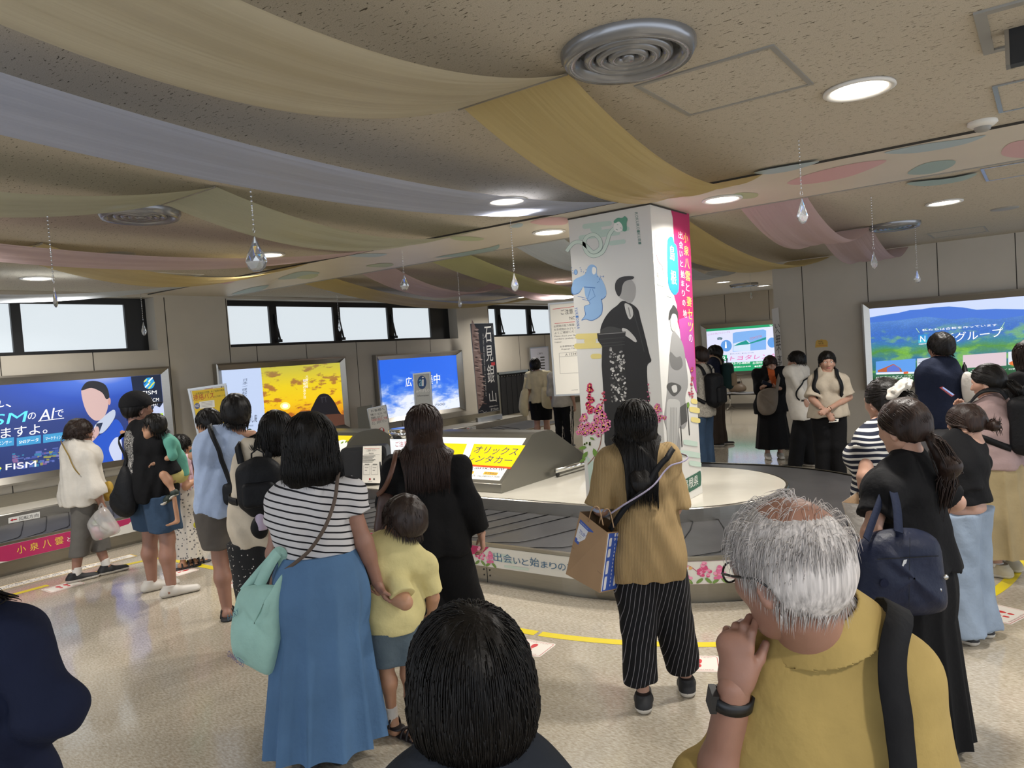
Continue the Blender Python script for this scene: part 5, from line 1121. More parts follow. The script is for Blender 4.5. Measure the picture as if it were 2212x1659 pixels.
# ================================================================== SIGNED-DISTANCE MODELLING FOR FIGURES AND SOFT THINGS
def surface_nets(F, org, res):
    ins = F < 0
    nx, ny, nz = F.shape
    c = np.zeros((nx-1, ny-1, nz-1), np.int8); acc = np.zeros((nx-1, ny-1, nz-1, 3), np.float32); cnt = np.zeros((nx-1, ny-1, nz-1), np.float32)
    offs = [(i, j, k) for i in (0, 1) for j in (0, 1) for k in (0, 1)]
    sl = lambda o: (slice(o[0], nx-1+o[0]), slice(o[1], ny-1+o[1]), slice(o[2], nz-1+o[2]))
    for o in offs: c += ins[sl(o)]
    act = (c > 0) & (c < 8); I = np.argwhere(act)
    if len(I) == 0: return np.zeros((0, 3)), np.zeros((0, 4), int)
    P = np.zeros((len(I), 3)); N = np.zeros(len(I))
    g = lambda o: F[I[:, 0]+o[0], I[:, 1]+o[1], I[:, 2]+o[2]]
    for o in offs:
        for a in range(3):
            if o[a] == 0:
                o2 = list(o); o2[a] = 1
                f0, f1 = g(o), g(o2); m = (f0 < 0) != (f1 < 0); t = np.where(m, f0/np.where(m, f0-f1, 1), 0)
                for q in range(3): P[:, q] += np.where(m, o[q]+(t if q == a else 0), 0)
                N += m
    P = P/N[:, None]+I
    idx = -np.ones(act.shape, int); idx[act] = np.arange(len(I))
    quads = []
    for a in range(3):
        b, d = (a+1) % 3, (a+2) % 3
        s0 = [slice(None)]*3; s1 = [slice(None)]*3; s0[a] = slice(0, -1); s1[a] = slice(1, None)
        A, B = ins[tuple(s0)], ins[tuple(s1)]
        X = np.argwhere(A != B); X = X[(X[:, b] > 0) & (X[:, d] > 0) & (X[:, b] < F.shape[b]-1) & (X[:, d] < F.shape[d]-1)]
        if not len(X): continue
        flip = A[X[:, 0], X[:, 1], X[:, 2]]
        def cell(db, dd):
            Y = X.copy(); Y[:, b] += db; Y[:, d] += dd; return idx[Y[:, 0], Y[:, 1], Y[:, 2]]
        q = np.stack([cell(-1, -1), cell(0, -1), cell(0, 0), cell(-1, 0)], 1)
        q[~flip] = q[~flip][:, ::-1]; quads.append(q)
    Q = np.concatenate(quads); Q = Q[(Q >= 0).all(1)]
    return P*res+org, Q
def smin(a, b, k):
    if k <= 0: return np.minimum(a, b)
    h = np.maximum(k-np.abs(a-b), 0)/k; return np.minimum(a, b)-h*h*k*.25
class Cone:
    """tapered capsule a->b; squash=(n, s) thins it along n by the factor s (<1)"""
    def __init__(s, a, b, r1, r2=None, k=.02, squash=None, flat=False):
        s.a, s.b = np.asarray(a, float), np.asarray(b, float); s.r1 = r1; s.r2 = r1 if r2 is None else r2; s.k = k; s.sq = squash; s.flat = flat
    def bounds(s): m = max(s.r1, s.r2); return np.minimum(s.a, s.b)-m, np.maximum(s.a, s.b)+m
    def d(s, p):
        ba = s.b-s.a; L = ba @ ba; q = p-s.a; t0 = (q @ ba)/max(L, 1e-9); t = np.clip(t0, 0, 1); q = q-t[..., None]*ba
        if s.sq is not None:
            n, f = s.sq; c = q @ n; q = q+((1/f-1)*c)[..., None]*n
            r = np.linalg.norm(q, axis=-1); rr = s.r1+(s.r2-s.r1)*t; g = np.sqrt(np.maximum(r*r-(c/f)**2, 0)+(c/f/f)**2)
            out = (r-rr)*np.where(r > 1e-6, r/np.maximum(g, 1e-6), f)
        else: out = np.linalg.norm(q, axis=-1)-(s.r1+(s.r2-s.r1)*t)
        if s.flat: L1 = math.sqrt(L); out = np.maximum(out, np.maximum(-t0, t0-1)*L1)
        return out
class Ell:
    def __init__(s, c, R, r, k=.02): s.c = np.asarray(c, float); s.R = np.asarray(R, float); s.r = np.asarray(r, float); s.k = k
    def bounds(s): m = s.r.max(); return s.c-m, s.c+m
    def d(s, p):
        q = (p-s.c) @ s.R.T; k0 = np.linalg.norm(q/s.r, axis=-1); k1 = np.linalg.norm(q/(s.r**2), axis=-1); return k0*(k0-1)/np.maximum(k1, 1e-6)
class Group:
    """a union (with its own cuts) used as one shape"""
    def __init__(s, prims, k=.02): s.p = prims; s.k = k
    def bounds(s):
        L = [q.bounds() for q in s.p if not isinstance(q, (Cut, Sub))]; return np.min([a for a, _ in L], 0), np.max([b for _, b in L], 0)
    def d(s, p): return sdf_at(s.p, p)
class Sub:
    """carve another shape out of what came before"""
    def __init__(s, o, k=.006): s.o = o; s.k = k
class Cut:
    """remove everything on the +n side of the plane"""
    def __init__(s, p, n, k=.0): s.p = np.asarray(p, float); s.n = unit(n); s.k = k
class Box:
    def __init__(s, c, R, h, r=.01, k=.01): s.c = np.asarray(c, float); s.R = np.asarray(R, float); s.h = np.asarray(h, float); s.r = r; s.k = k
    def bounds(s): m = np.linalg.norm(s.h); return s.c-m, s.c+m
    def d(s, p):
        q = np.abs((p-s.c) @ s.R.T)-(s.h-s.r); return np.linalg.norm(np.maximum(q, 0), axis=-1)+np.minimum(q.max(-1), 0)-s.r
def sdf_at(prims, p):
    D = np.full(p.shape[:-1], 1.0)
    for q in prims:
        if isinstance(q, Cut): D = np.maximum(D, (p-q.p) @ q.n)
        elif isinstance(q, Sub): D = -smin(-D, q.o.d(p), q.k)
        else: D = smin(D, q.d(p), q.k)
    return D
def folds(amp, freq, seed, dirs=None):
    r = np.random.default_rng(seed); W = [unit(r.normal(size=3)*V(1, 1, .45)) for _ in range(5)]; ph = r.random(5)*6
    def f(p):
        w = .6*np.sin(p @ W[3]*freq*.5+ph[3])+.5*np.sin(p @ W[4]*freq*.6+ph[4])
        return amp*(np.sin(p @ W[0]*freq+ph[0]+2*w)+.7*np.sin(p @ W[1]*freq*1.6+ph[1]-1.5*w)+.4*np.sin(p @ W[2]*freq*2.7+ph[2]+w))
    return f
def mesh_sdf(prims, res, disp=None, clipz=None):
    lo = np.full(3, 1e9); hi = -lo
    for q in prims:
        if isinstance(q, (Cut, Sub)): continue
        a, b = q.bounds(); lo = np.minimum(lo, a); hi = np.maximum(hi, b)
    lo -= res*3+.01; hi += res*3+.01
    n = np.ceil((hi-lo)/res).astype(int)+1
    F = np.full(n, .2, np.float64); ax = [lo[i]+res*np.arange(n[i]) for i in range(3)]
    def win(a, b, pad):
        i0 = np.maximum(((a-pad-lo)/res).astype(int), 0); i1 = np.minimum(((b+pad-lo)/res).astype(int)+2, n); return tuple(slice(i0[i], i1[i]) for i in range(3))
    def pts(w): return np.stack(np.meshgrid(ax[0][w[0]], ax[1][w[1]], ax[2][w[2]], indexing='ij'), -1)
    full = tuple(slice(0, k) for k in n)
    for q in prims:
        if isinstance(q, Cut):
            d = (ax[0][:, None, None]-q.p[0])*q.n[0]+(ax[1][None, :, None]-q.p[1])*q.n[1]+(ax[2][None, None, :]-q.p[2])*q.n[2]
            F = np.maximum(F, d)
        else:
            o = q.o if isinstance(q, Sub) else q; a, b = o.bounds(); w = win(a, b, q.k+res*3+.012)
            if any(s.stop <= s.start for s in w): continue
            d = o.d(pts(w)); F[w] = -smin(-F[w], d, q.k) if isinstance(q, Sub) else smin(F[w], d, q.k)
    if disp is not None:
        band = np.abs(F) < res*3+.02; X = np.argwhere(band); F[band] += disp(X*res+lo)
    return surface_nets(F, lo, res)
class Mesh:
    """several surfaces joined into one mesh object"""
    def __init__(s): s.v = []; s.f = []; s.m = []; s.mats = []; s.n = 0
    def add(s, v, f, m, pick=None):
        """pick(points) -> 0/1 chooses between the materials of the tuple m"""
        if len(v) == 0: return s
        ms = m if isinstance(m, (tuple, list)) else (m,)
        for q in ms:
            if q not in s.mats: s.mats.append(q)
        k = np.array([s.mats.index(q) for q in ms]); f = np.asarray(f)
        cen = np.asarray(v)[f].mean(1); w = np.zeros(len(f), int) if pick is None else np.asarray(pick(cen)).astype(int)
        s.v.append(np.asarray(v)); s.f.append(f+s.n); s.m.append(k[w]); s.n += len(v); return s
    def sdf(s, prims, res, m, pick=None, disp=None): v, f = mesh_sdf(prims, res, disp); return s.add(v, f, m, pick)
    def build(s, name, parent=None, smooth=True):
        me = bpy.data.meshes.new(name)
        v = np.concatenate(s.v); f = [tuple(r) for a in s.f for r in a.tolist()]
        me.from_pydata(v.tolist(), [], f); me.polygons.foreach_set('material_index', np.concatenate(s.m)); me.polygons.foreach_set('use_smooth', np.full(len(f), smooth))
        for m in s.mats: me.materials.append(m)
        me.update(); return link(name, me, parent)

# ================================================================== CLOTH, SKIN AND HAIR MATERIALS
def skin(name, col):
    m = mat(name, col, rough=.5, noise=.06, nscale=18, bump=.04, bscale=260); b = m.node_tree.nodes['Principled BSDF']
    b.inputs['Subsurface Weight'].default_value = .12; b.inputs['Subsurface Radius'].default_value = (.02, .008, .005); b.inputs['Subsurface Scale'].default_value = .4
    return m
SK = skin('skin_light', 'ad8672'); SK2 = skin('skin_tan', '936c5b'); SKC = skin('skin_child', 'b08468')
M_lip = mat('lip', 'a0605a', rough=.45); M_eye = mat('eye_white', 'e4e0da', rough=.2); M_iris = mat('iris_dark', '1c130e', rough=.15)
def cloth(name, col, rough=.85, noise=.08, bump=.22, bscale=260, nscale=9): return mat(name, col, rough=rough, noise=noise, nscale=nscale, bump=max(bump, .35), bscale=min(bscale, 34), spec=.2)
def striped(name, base, line, axis, per, duty, extra=None, wob=.0):
    def f(nt, b, N, L):
        tc = N('TexCoord'); sep = N('SeparateXYZ'); L(tc.outputs['Object'], sep.inputs[0]); src = sep.outputs[axis] if isinstance(axis, int) else None
        if not isinstance(axis, int):
            d = N('VectorMath', _operation='DOT_PRODUCT'); d.inputs[1].default_value = axis; L(tc.outputs['Object'], d.inputs[0]); src = d.outputs['Value']
        if wob:
            nz = N('TexNoise', Scale=5, Detail=1); L(tc.outputs['Object'], nz.inputs['Vector']); ma = N('Math', _operation='MULTIPLY_ADD'); ma.inputs[1].default_value = wob; L(nz.outputs[0], ma.inputs[0]); L(src, ma.inputs[2]); src = ma.outputs[0]
        m = N('Math', _operation='DIVIDE'); m.inputs[1].default_value = per; L(src, m.inputs[0]); fr = N('Math', _operation='FRACT'); L(m.outputs[0], fr.inputs[0])
        c = N('Math', _operation='LESS_THAN'); c.inputs[1].default_value = duty; L(fr.outputs[0], c.inputs[0])
        mx = N('Mix', _data_type='RGBA'); mx.inputs[6].default_value = srgb(base); mx.inputs[7].default_value = srgb(line); L(c.outputs[0], mx.inputs[0]); L(mx.outputs[2], b.inputs['Base Color'])
        b.inputs['Roughness'].default_value = .85; b.inputs['Specular IOR Level'].default_value = .25
    return node_mat(name, f)
def spotted(name, base, dot, scale, thr, dot2=None):
    def f(nt, b, N, L):
        tc = N('TexCoord'); v = N('TexVoronoi', Scale=scale); L(tc.outputs['Object'], v.inputs['Vector'])
        r = ramp(N, [(thr, dot), (thr+.02, base)] if dot2 is None else [(thr*.5, dot2), (thr*.55, dot), (thr, dot), (thr+.03, base)]); L(v.outputs[0], r.inputs[0]); L(r.outputs[0], b.inputs['Base Color'])
        b.inputs['Roughness'].default_value = .85
    return node_mat(name, f)
def hairmat(name, col, rough=.42, spec=.35):
    def f(nt, b, N, L):
        c = srgb(col); tc = N('TexCoord'); mp = N('Mapping'); mp.inputs['Scale'].default_value = (150, 150, 9); L(tc.outputs['Object'], mp.inputs[0])
        n = N('TexNoise', Scale=1, Detail=3); L(mp.outputs[0], n.inputs['Vector']); r = N('ValToRGB'); L(n.outputs[0], r.inputs[0])
        r.color_ramp.elements[0].position = .3; r.color_ramp.elements[1].position = .75
        r.color_ramp.elements[0].color = tuple(x*.6 for x in c[:3])+(1,); r.color_ramp.elements[1].color = tuple(min(1, x*1.5) for x in c[:3])+(1,)
        L(r.outputs[0], b.inputs['Base Color']); bp = N('Bump', Strength=.5, Distance=.004); L(n.outputs[0], bp.inputs['Height']); L(bp.outputs[0], b.inputs['Normal'])
        b.inputs['Roughness'].default_value = rough; b.inputs['Specular IOR Level'].default_value = spec
    return node_mat(name, f)
H_BLK = hairmat('hair_black', '0f0c0a', .45, .22); H_BRN = hairmat('hair_dark_brown', '241813', .45, .25); H_BRN2 = hairmat('hair_brown', '291b16', .42, .28); H_GRY = hairmat('hair_grey', 'b4aeaa', .5, .3); H_CH = hairmat('hair_child', '2a1f1a')

# ================================================================== THE FIGURE
UP = V(0, 0, 1)
class Person:
    def __init__(s, label, foot, h, face, fem=True, head_face=None, hs=1.0, wid=1.0, skinm=None, lean=(0, 0), res=.013, J=None, feet=None, zoff=0, hpix=None, pitch=0, hroll=0):
        """foot: floor point (photo px pair or 3D); face: photo-relative heading, 0 = away from the camera, +90 = to the right, 180 = towards it"""
        s.h = h; s.res = res; s.fem = fem; s.skin = skinm or SK; s.w = wid
        p = at_z(*foot, 0) if len(foot) == 2 else V(*foot); s.o = V(p[0], p[1], zoff)
        view = unit(V(p[0], p[1], 0)); 
        def head(a):
            t = math.radians(a); c, q = math.cos(-t), math.sin(-t); return unit(V(view[0]*c-view[1]*q, view[0]*q+view[1]*c, 0))
        s.head = head; s.F = head(face); s.R = np.cross(s.F, UP); s.dep = depth(s.o+V(0, 0, 1.0))
        s.HFlat = head(face if head_face is None else head_face)
        pt = math.radians(pitch); s.HF = unit(s.HFlat*math.cos(pt)-UP*math.sin(pt)); s.HR = np.cross(s.HFlat, UP); s.HU = np.cross(s.HR, s.HF)
        if hroll:
            t = math.radians(hroll); s.HR, s.HU = s.HR*math.cos(t)+s.HU*math.sin(t), s.HU*math.cos(t)-s.HR*math.sin(t)
        sw = (.098 if fem else .112)*wid; hw = .052
        T = dict(pelvis=(0, 0, .53), waist=(0, .002, .615), chest=(0, -.004, .735), neck=(0, -.014, .828), head=(0, .008, .932),
                 shL=(-sw, -.012, .808), elL=(-sw-.022, -.02, .635), wrL=(-sw-.026, .018, .49), shR=(sw, -.012, .808), elR=(sw+.022, -.02, .635), wrR=(sw+.026, .018, .49),
                 hipL=(-hw, 0, .515), knL=(-hw-.004, .008, .285), anL=(-hw-.006, -.012, .045), hipR=(hw, 0, .515), knR=(hw+.004, .008, .285), anR=(hw+.006, -.012, .045))
        if hs > 1.05:   # child proportions
            for k in ('head',): T[k] = (0, .008, 1-.068*hs)
            for k in ('neck', 'shL', 'shR'): T[k] = (T[k][0], T[k][1], T[k][2]-.07*(hs-1)*2)
        s.J = {k: s.loc(*v) for k, v in T.items()}
        lx, ly = lean
        for k in s.J:
            z = (s.J[k][2]-s.o[2])/h
            if z > .5: s.J[k] = s.J[k]+s.R*lx*(z-.5)*h+s.F*ly*(z-.5)*h
        for k, v in (J or {}).items():
            s.J[k] = s.loc(*v[1:]) if v[0] == 'l' else at_depth(v[0], v[1], s.dep+(v[2] if len(v) > 2 else 0)) if not isinstance(v, np.ndarray) else v
        for k in 'LR':
            if 'kn'+k not in (J or {}): s.J['kn'+k] = (s.J['hip'+k]+s.J['an'+k])/2+s.F*.012*h
        s.hs = hs; s.hr = h*.0755*hs if hs > 1.05 else h*.0755   # half head height scale
        s.e = empty('person', s.o, label, 'person'); s.HC = s.J['head']
    def loc(s, x, y, z): return s.o+s.R*x*s.h+s.F*y*s.h+UP*z*s.h
    def hl(s, x, y, z):
        """head frame point in units of the half head height"""
        return s.HC+(s.HR*x+s.HF*y+s.HU*z)*s.hr
    # ---------------------------------------------------------- body
    def head_prims(s, detail=True):
        q = s.hr; R = np.array([s.HR, s.HF, s.HU]); L = s.hl; k = .012
        P = [Ell(L(0, -.1, .22), R, V(.66, .83, .78)*q, k), Ell(L(0, .18, -.22), R, V(.52, .60, .74)*q, .03), Cone(L(0, .38, -.70), L(0, .42, -.74), .24*q, .22*q, .03), Cone(L(-.38, .0, -.5), L(-.14, .36, -.76), .16*q, .15*q, .03), Cone(L(.38, .0, -.5), L(.14, .36, -.76), .16*q, .15*q, .03)]
        P += [Cone(L(0, .74, .02), L(0, .88, -.27), .055*q, .10*q, .02), Ell(L(-.09, .80, -.28), R, V(.07, .07, .06)*q, .012), Ell(L(.09, .80, -.28), R, V(.07, .07, .06)*q, .012), Cone(L(-.34, .66, .14), L(.34, .66, .14), .08*q, None, .03),
              Ell(L(0, .69, -.48), R, V(.19, .10, .045)*q, .008), Ell(L(0, .67, -.55), R, V(.17, .10, .05)*q, .008), Cone(L(-.3, .58, -.18), L(-.42, .34, -.12), .13*q, None, .03), Cone(L(.3, .58, -.18), L(.42, .34, -.12), .13*q, None, .03)]
        for sg in (-1, 1):
            P += [Sub(Ell(L(sg*.27, .80, .03), R, V(.15, .12, .075)*q), .02)]
            c = L(sg*.66, -.10, -.10); Rr = np.array([unit(s.HR*sg*.9-s.HF*.5), unit(s.HF*.9+s.HR*sg*.5), s.HU])
            P += [Ell(c, Rr, V(.055, .19, .27)*q, .012), Sub(Ell(L(sg*.76, -.06, -.06), Rr, V(.05, .10, .16)*q), .01), Cone(L(sg*.64, -.02, -.30), L(sg*.65, -.04, -.33), .06*q, None, .012)]
        return P
    def torso(s, g=0, k=.05):
        h = s.h*s.w; J = s.J; F = s.F; sq = lambda f: (unit(F), f)
        wc, ww, wp = ((.088, .074, .098) if s.fem else (.100, .090, .094))
        P = [Cone(J['chest'], J['waist'], wc*h+g, ww*h+g, k, sq(.68)), Cone(J['waist'], J['pelvis'], ww*h+g, wp*h+g, k, sq(.74)), Cone(J['chest']+UP*.055*s.h*0, J['chest']+(J['neck']-J['chest'])*.45, wc*h*1.0+g, wc*h*.8+g, k, sq(.66)),
             Cone(J['shL'], J['shR'], .040*h+g, None, k, None), Cone((J['shL']+J['shR'])/2+UP*.02*s.h, J['neck']+UP*.01*s.h, .05*h+g*.7, .036*s.h+g*.5, k)]
        if s.fem and s.hs < 1.05:
            for sg in (-1, 1): P.append(Ell(J['chest']+s.R*sg*.045*h+F*.045*h-UP*.005*h, np.array([s.R, F, UP]), V(.048, .045, .048)*h+g, .03))
        return P
    def arm(s, k, g=0, t0=0, t1=2, kk=.02, w0=1, w1=1):
        """upper arm (0..1) and forearm (1..2) between parameters t0 and t1"""
        h = s.h*(.94 if s.fem else 1.02)*s.w; J = s.J; pts = [J['sh'+k], J['el'+k], J['wr'+k]]; rad = [.029*h, .0235*h, .0165*h]
        def at(t): i = min(int(t), 1); f = t-i; return pts[i]+(pts[i+1]-pts[i])*f, rad[i]+(rad[i+1]-rad[i])*f
        ts = [t0]+[t for t in (1,) if t0 < t < t1]+[t1]; P = []
        if t0 < 1.3 < t1: P.append(Cone(at(1.02)[0], at(1.35)[0], .024*h+g, .0235*h+g, kk))
        for a, b in zip(ts[:-1], ts[1:]):
            (pa, ra), (pb, rb) = at(a), at(b); wa = w0+(w1-w0)*(a-t0)/(t1-t0); wb = w0+(w1-w0)*(b-t0)/(t1-t0); P.append(Cone(pa, pb, ra*wa+g, rb*wb+g, kk))
        return P
    def leg(s, k, kk=.03):
        h = s.h*(1 if s.fem else 1)*s.w; J = s.J; a, b, c = J['hip'+k], J['kn'+k], J['an'+k]; ax = unit(c-b)
        back = -s.F
        return [Cone(a, b, .054*h, .034*h, kk), Cone(b, b+(c-b)*.33+back*.010*h, .033*h, .037*h, kk), Cone(b+(c-b)*.33+back*.010*h, c, .035*h, .0205*h, kk)]
    def footp(s, k, yaw=None):
        F = s.F if yaw is None else s.head(yaw); a = s.J['an'+k]; b = V(a[0], a[1], s.o[2] if s.o[2] > 0 else 0)
        return F, [Cone(a, b+UP*.028*s.h*.9-F*.02*s.h, .022*s.h, .020*s.h, .02), Cone(b+UP*.018*s.h, b+UP*.012*s.h+F*.095*s.h, .021*s.h, .013*s.h, .02, (UP, .75))]
    def hand(s, k, d=None, n=None, curl=.5, thumb=1, spread=.0, sc=1.0, res=.0042, curls=None):
        """five fingers and thumb; d: direction of the fingers, n: palm normal (fingers curl towards it)"""
        w = s.J['wr'+k]; el = s.J['el'+k]; d = unit(w-el) if d is None else unit(d); n = (-s.R if k == 'R' else s.R) if n is None else np.asarray(n, float); n = unit(n-d*(n @ d)); sd = np.cross(d, n)*(1 if k == 'R' else -1)   # towards the thumb
        q = .108*s.h*sc/.18*.98*.18/.108*.108 if False else s.h*sc*(.105 if s.hs < 1.05 else .098)/.18   # hand length / .18
        P = [Cone(w-d*.02*q, w+d*.015*q, .0265*q, .028*q, .02, (n, .74)), Cone(w+d*.02*q, w+d*.072*q, .030*q, .036*q, .02, (n, .42)), Cone(w+d*.03*q+sd*.016*q, w+d*.075*q-sd*.02*q, .018*q, None, .015, (n, .7)), Cone(w+d*.015*q+sd*.018*q+n*.006*q, w+d*.045*q+sd*.026*q+n*.008*q, .016*q, .013*q, .015)]
        lens = (.071, .079, .073, .057); rr = (.0088, .0092, .0086, .0076)
        for i in range(4):
            off = (.027-.018*i); b = w+d*(.083-.0035*abs(i-1.2))*q+sd*off*q; c = (curls[i] if curls else curl)*(1+.08*i); dd = unit(d+sd*spread*(1.5-i)*.3)
            p = b; ang = .35*c
            for j, f in enumerate((.45, .31, .24)):
                v = dd*math.cos(ang)+n*math.sin(ang); p2 = p+v*lens[i]*f*q; P.append(Cone(p, p2, rr[i]*q*(1-.10*j), rr[i]*q*(.92-.10*j), .004)); p = p2; ang += c*(1.0 if j == 0 else .75)
        b = w+d*.028*q+sd*.026*q+n*.008*q; v = unit(sd*.75*thumb+d*.75+n*.35); p2 = b+v*.036*q; v2 = unit(v+d*.45-sd*.25*thumb+n*.45*curl); P += [Cone(b, p2, .0125*q, .0105*q, .008), Cone(p2, p2+v2*.030*q, .0102*q, .0078*q, .004)]
        return P, res*max(.75, q)
    def body(s, hands='LR', hk={}, feet=True, head=True, hres=None, legs=True, thin=1.0):
        M = Mesh(); J = s.J; h = s.h
        P = s.torso()+s.arm('L')+s.arm('R')+[Cone(J['neck']-UP*.03*h, s.HC-s.HU*.5*s.hr-s.HF*.12*s.hr, (.033 if s.fem else .039)*h, (.031 if s.fem else .037)*h, .03)]
        if legs:
            w_ = s.w; s.w = w_*thin; P += s.leg('L')+s.leg('R'); s.w = w_
        if feet:
            for k in feet if isinstance(feet, str) else 'LR': P += s.footp(k, s.fy.get(k))[1]
        M.sdf(P, s.res, s.skin)
        if head:
            L = s.hl; q = s.hr; lc = L(0, .70, -.52)
            M.sdf(s.head_prims(), hres or max(.0052, s.res*.42), (s.skin, M_lip), pick=lambda c: (np.abs((c-lc) @ s.HU) < .075*q) & (np.abs((c-lc) @ s.HR) < .19*q) & ((c-lc) @ s.HF > -.06*q))
            for sg in (-1, 1):
                for r, dy, m in ((.105, 0, M_eye), (.058, .062, M_iris)):
                    b = MB(); c = L(sg*.27, .645+dy, .03); b.lathe([(r*q*math.sin(t), r*q*math.cos(t)) for t in np.linspace(.01, math.pi-.01, 8)], c, m, 10, ax=s.HF); M.add(np.array(b.v), np.array(b.f), m)
                b = MB(); b.tube([L(sg*(.14+.07*i), .75-.015*i*i, .18+.02*math.sin(i)) for i in range(5)], [.02*q, .032*q, .032*q, .026*q, .012*q], s.browm, 5); ff = [f if len(f) == 4 else (f[0], f[1], f[2], f[-1]) for f in b.f]; M.add(np.array(b.v), np.array(ff), s.browm)
        for k in hands:
            P, r = s.hand(k, **hk.get(k, {})); M.sdf(P, r, s.skin)
        return M.build('body', s.e)
    fy = {}
    browm = H_BLK
    # ---------------------------------------------------------- clothes
    def top(s, m, sleeve=.6, hem=.50, g=.014, name='shirt', flare=0, k=.05, amp=.0028, freq=26, sw=1.12, seed=1, neckcut=True, sleeves='LR', pick=None, collar=0, taper=0, extra=None, flen=None):
        """shirt: hem as a fraction of the height, sleeve 0..2 along the arm"""
        h = s.h; J = s.J; P = s.torso(g, k)
        if hem < .53 or flare: d = J['pelvis']-UP*(.53-hem+.03)*h; P.append(Cone(J['pelvis'], d, ((.098 if s.fem else .094)*s.w)*h+g, ((.098 if s.fem else .094)*s.w)*h+g+flare, k, (s.F, .74)))
        if flare: P.append(Cone(J['waist'], J['pelvis'], .085*h*s.w+g+flare*.4, .098*h*s.w+g+flare*.8, k, (s.F, .8)))
        P += (extra or [])
        if hem < .555: P.append(Cone(J['waist'], J['pelvis']-UP*.02*h, .084*h*s.w+g+flare*.3, .102*h*s.w+g+.004+flare*.5, k, (s.F, .80)))
        P.append(Cut(J['pelvis']-UP*(.53-hem)*h, -UP))
        for q in sleeves:
            if sleeve <= 0: continue
            i = min(int(sleeve-1e-6), 1); a, b = [(J['sh'+q], J['el'+q]), (J['el'+q], J['wr'+q])][i]; d = unit(b-a); t = sleeve-i
            P.append(Group(s.arm(q, g*.9, 0, min(2, sleeve+.12), k*.6, 1.05, sw)+[Cut(a+(b-a)*t, d)], .022))
        if neckcut: P.append(Sub(Cone(J['neck']-UP*.002*h+s.F*.012*h, J['neck']+UP*.08*h+s.F*.03*h, .036*h, .046*h), .004))
        M = Mesh(); M.sdf(P, s.res*.92, m, pick, disp=folds(amp*1.7, freq, seed)); 
        return M.build(name, s.e)
    def pants(s, m, hem=.05, g=.012, w=1.0, hw=1.0, name='trousers', amp=.003, freq=24, seed=2, top=.525, kk=.03, pick=None):
        h = s.h; J = s.J; P = [Cone(J['pelvis']+UP*.06*h, J['pelvis']-UP*.01*h, (.080 if s.fem else .086)*h*s.w+g*.4, (.094 if s.fem else .090)*h*s.w+g*.6, kk, (s.F, .78))]
        for q in 'LR':
            a, b, c = J['hip'+q], J['kn'+q], J['an'+q]; z = hem*h+s.o[2]
            P += [Cone(a, b, (.057*h*w)*s.w+g, (.042*h*w)*s.w+g, kk), Cone(b, c-UP*.02*h, (.042*h*w)*s.w+g, (.032*h*hw)*s.w+g, kk)]
        P += [Cut(J['pelvis']+UP*(top-.53)*h, UP), Cut(V(0, 0, s.o[2]+hem*h), -UP)]
        M = Mesh(); M.sdf(P, s.res*.92, m, pick, disp=folds(amp, freq, seed)); return M.build(name, s.e)
    def shorts(s, m, hem=.30, g=.02, w=1.15, name='shorts', **k): return s.pants(m, hem, g, w, w, name, **k)
    def skirt(s, m, z1=.10, r1=.22, n=11, amp=.09, name='skirt', z0=.60, r0=None, seed=3, dx=0, dy=0, depth=.85):
        """flared skirt with soft folds from the waist to the hem"""
        h = s.h; c0 = s.J['waist']; r0 = r0 or (.082*h*s.w+.012); rr = np.random.default_rng(seed); ph = rr.random(4)*6; rows = []
        NS, NT = 26, 120
        z0 = (s.J['waist'][2]-s.o[2])/h if z0 is None else z0
        for i in range(NS+1):
            t = i/NS; z = z0+(z1-z0)*t; base = r0+(r1-r0)*(t**.8)+.028*h*s.w*math.sin(min(1, t*2.6)*math.pi)*.6; row = []
            for j in range(NT+1):
                a = 2*math.pi*j/NT; f = amp*(.12+.88*t)*min(1, t*5)*(1.15-1.7*abs(math.sin(n*a*.5+ph[0]+.5*math.sin(2*a+ph[1])+.25*t))**.8+.35*math.sin(5*a+ph[2]))
                r = base*(1+f); p = V(c0[0], c0[1], 0)*(1-t)+V(s.o[0], s.o[1], 0)*t+UP*(s.o[2]+z*h)+s.R*(r*math.cos(a)+dx*t)+s.F*(r*depth*math.sin(a)+dy*t)
                row.append(p)
            rows.append(row)
        b = MB(); b.grid(rows, m); 
        inner = [[p+(V(s.o[0], s.o[1], p[2])-p)*.03 for p in r] for r in rows[::-1][:12]]
        b.grid(inner, m); b.grid([rows[-1], inner[0]], m)
        b.add([p for p in rows[0][:-1]], [tuple(range(NT))], m)
        return b.build(name, s.e)
    def shoe(s, k, m, sole, yaw=None, name='shoe', high=.0, w=1.0, ln=1.0, open_=False):
        F = s.F if yaw is None else s.head(yaw); a = s.J['an'+k]; h = s.h; z0 = s.o[2] if s.o[2] > 0 else max(0, a[2]-.05*h); b = V(a[0], a[1], z0); Sd = np.cross(F, UP); q = h*w
        P = [Cone(b+UP*.021*q-F*.030*q, b+UP*.026*q+F*.01*q, .026*q, .027*q, .02), Cone(b+UP*.021*q+F*.02*q, b+UP*.016*q+F*.100*q*ln, .0285*q, .0215*q, .03, (UP, .8)), Cone(b+UP*.014*q-F*.03*q, b+UP*.012*q+F*.098*q*ln, .026*q, .026*q, .01, (UP, .45))]
        if not open_: P += [Cone(b+UP*.03*q-F*.018*q, b+UP*(.055+high)*q-F*.012*q, .027*q, .026*q, .015), Cut(b+UP*(.056+high)*q, UP)]
        P.append(Cut(b+UP*.002, -UP))
        zs = z0+.017*h
        M = Mesh(); M.sdf(P, max(.0045, s.res*.45), (m, sole), pick=lambda c: c[:, 2] < zs); return M.build(name, s.e)
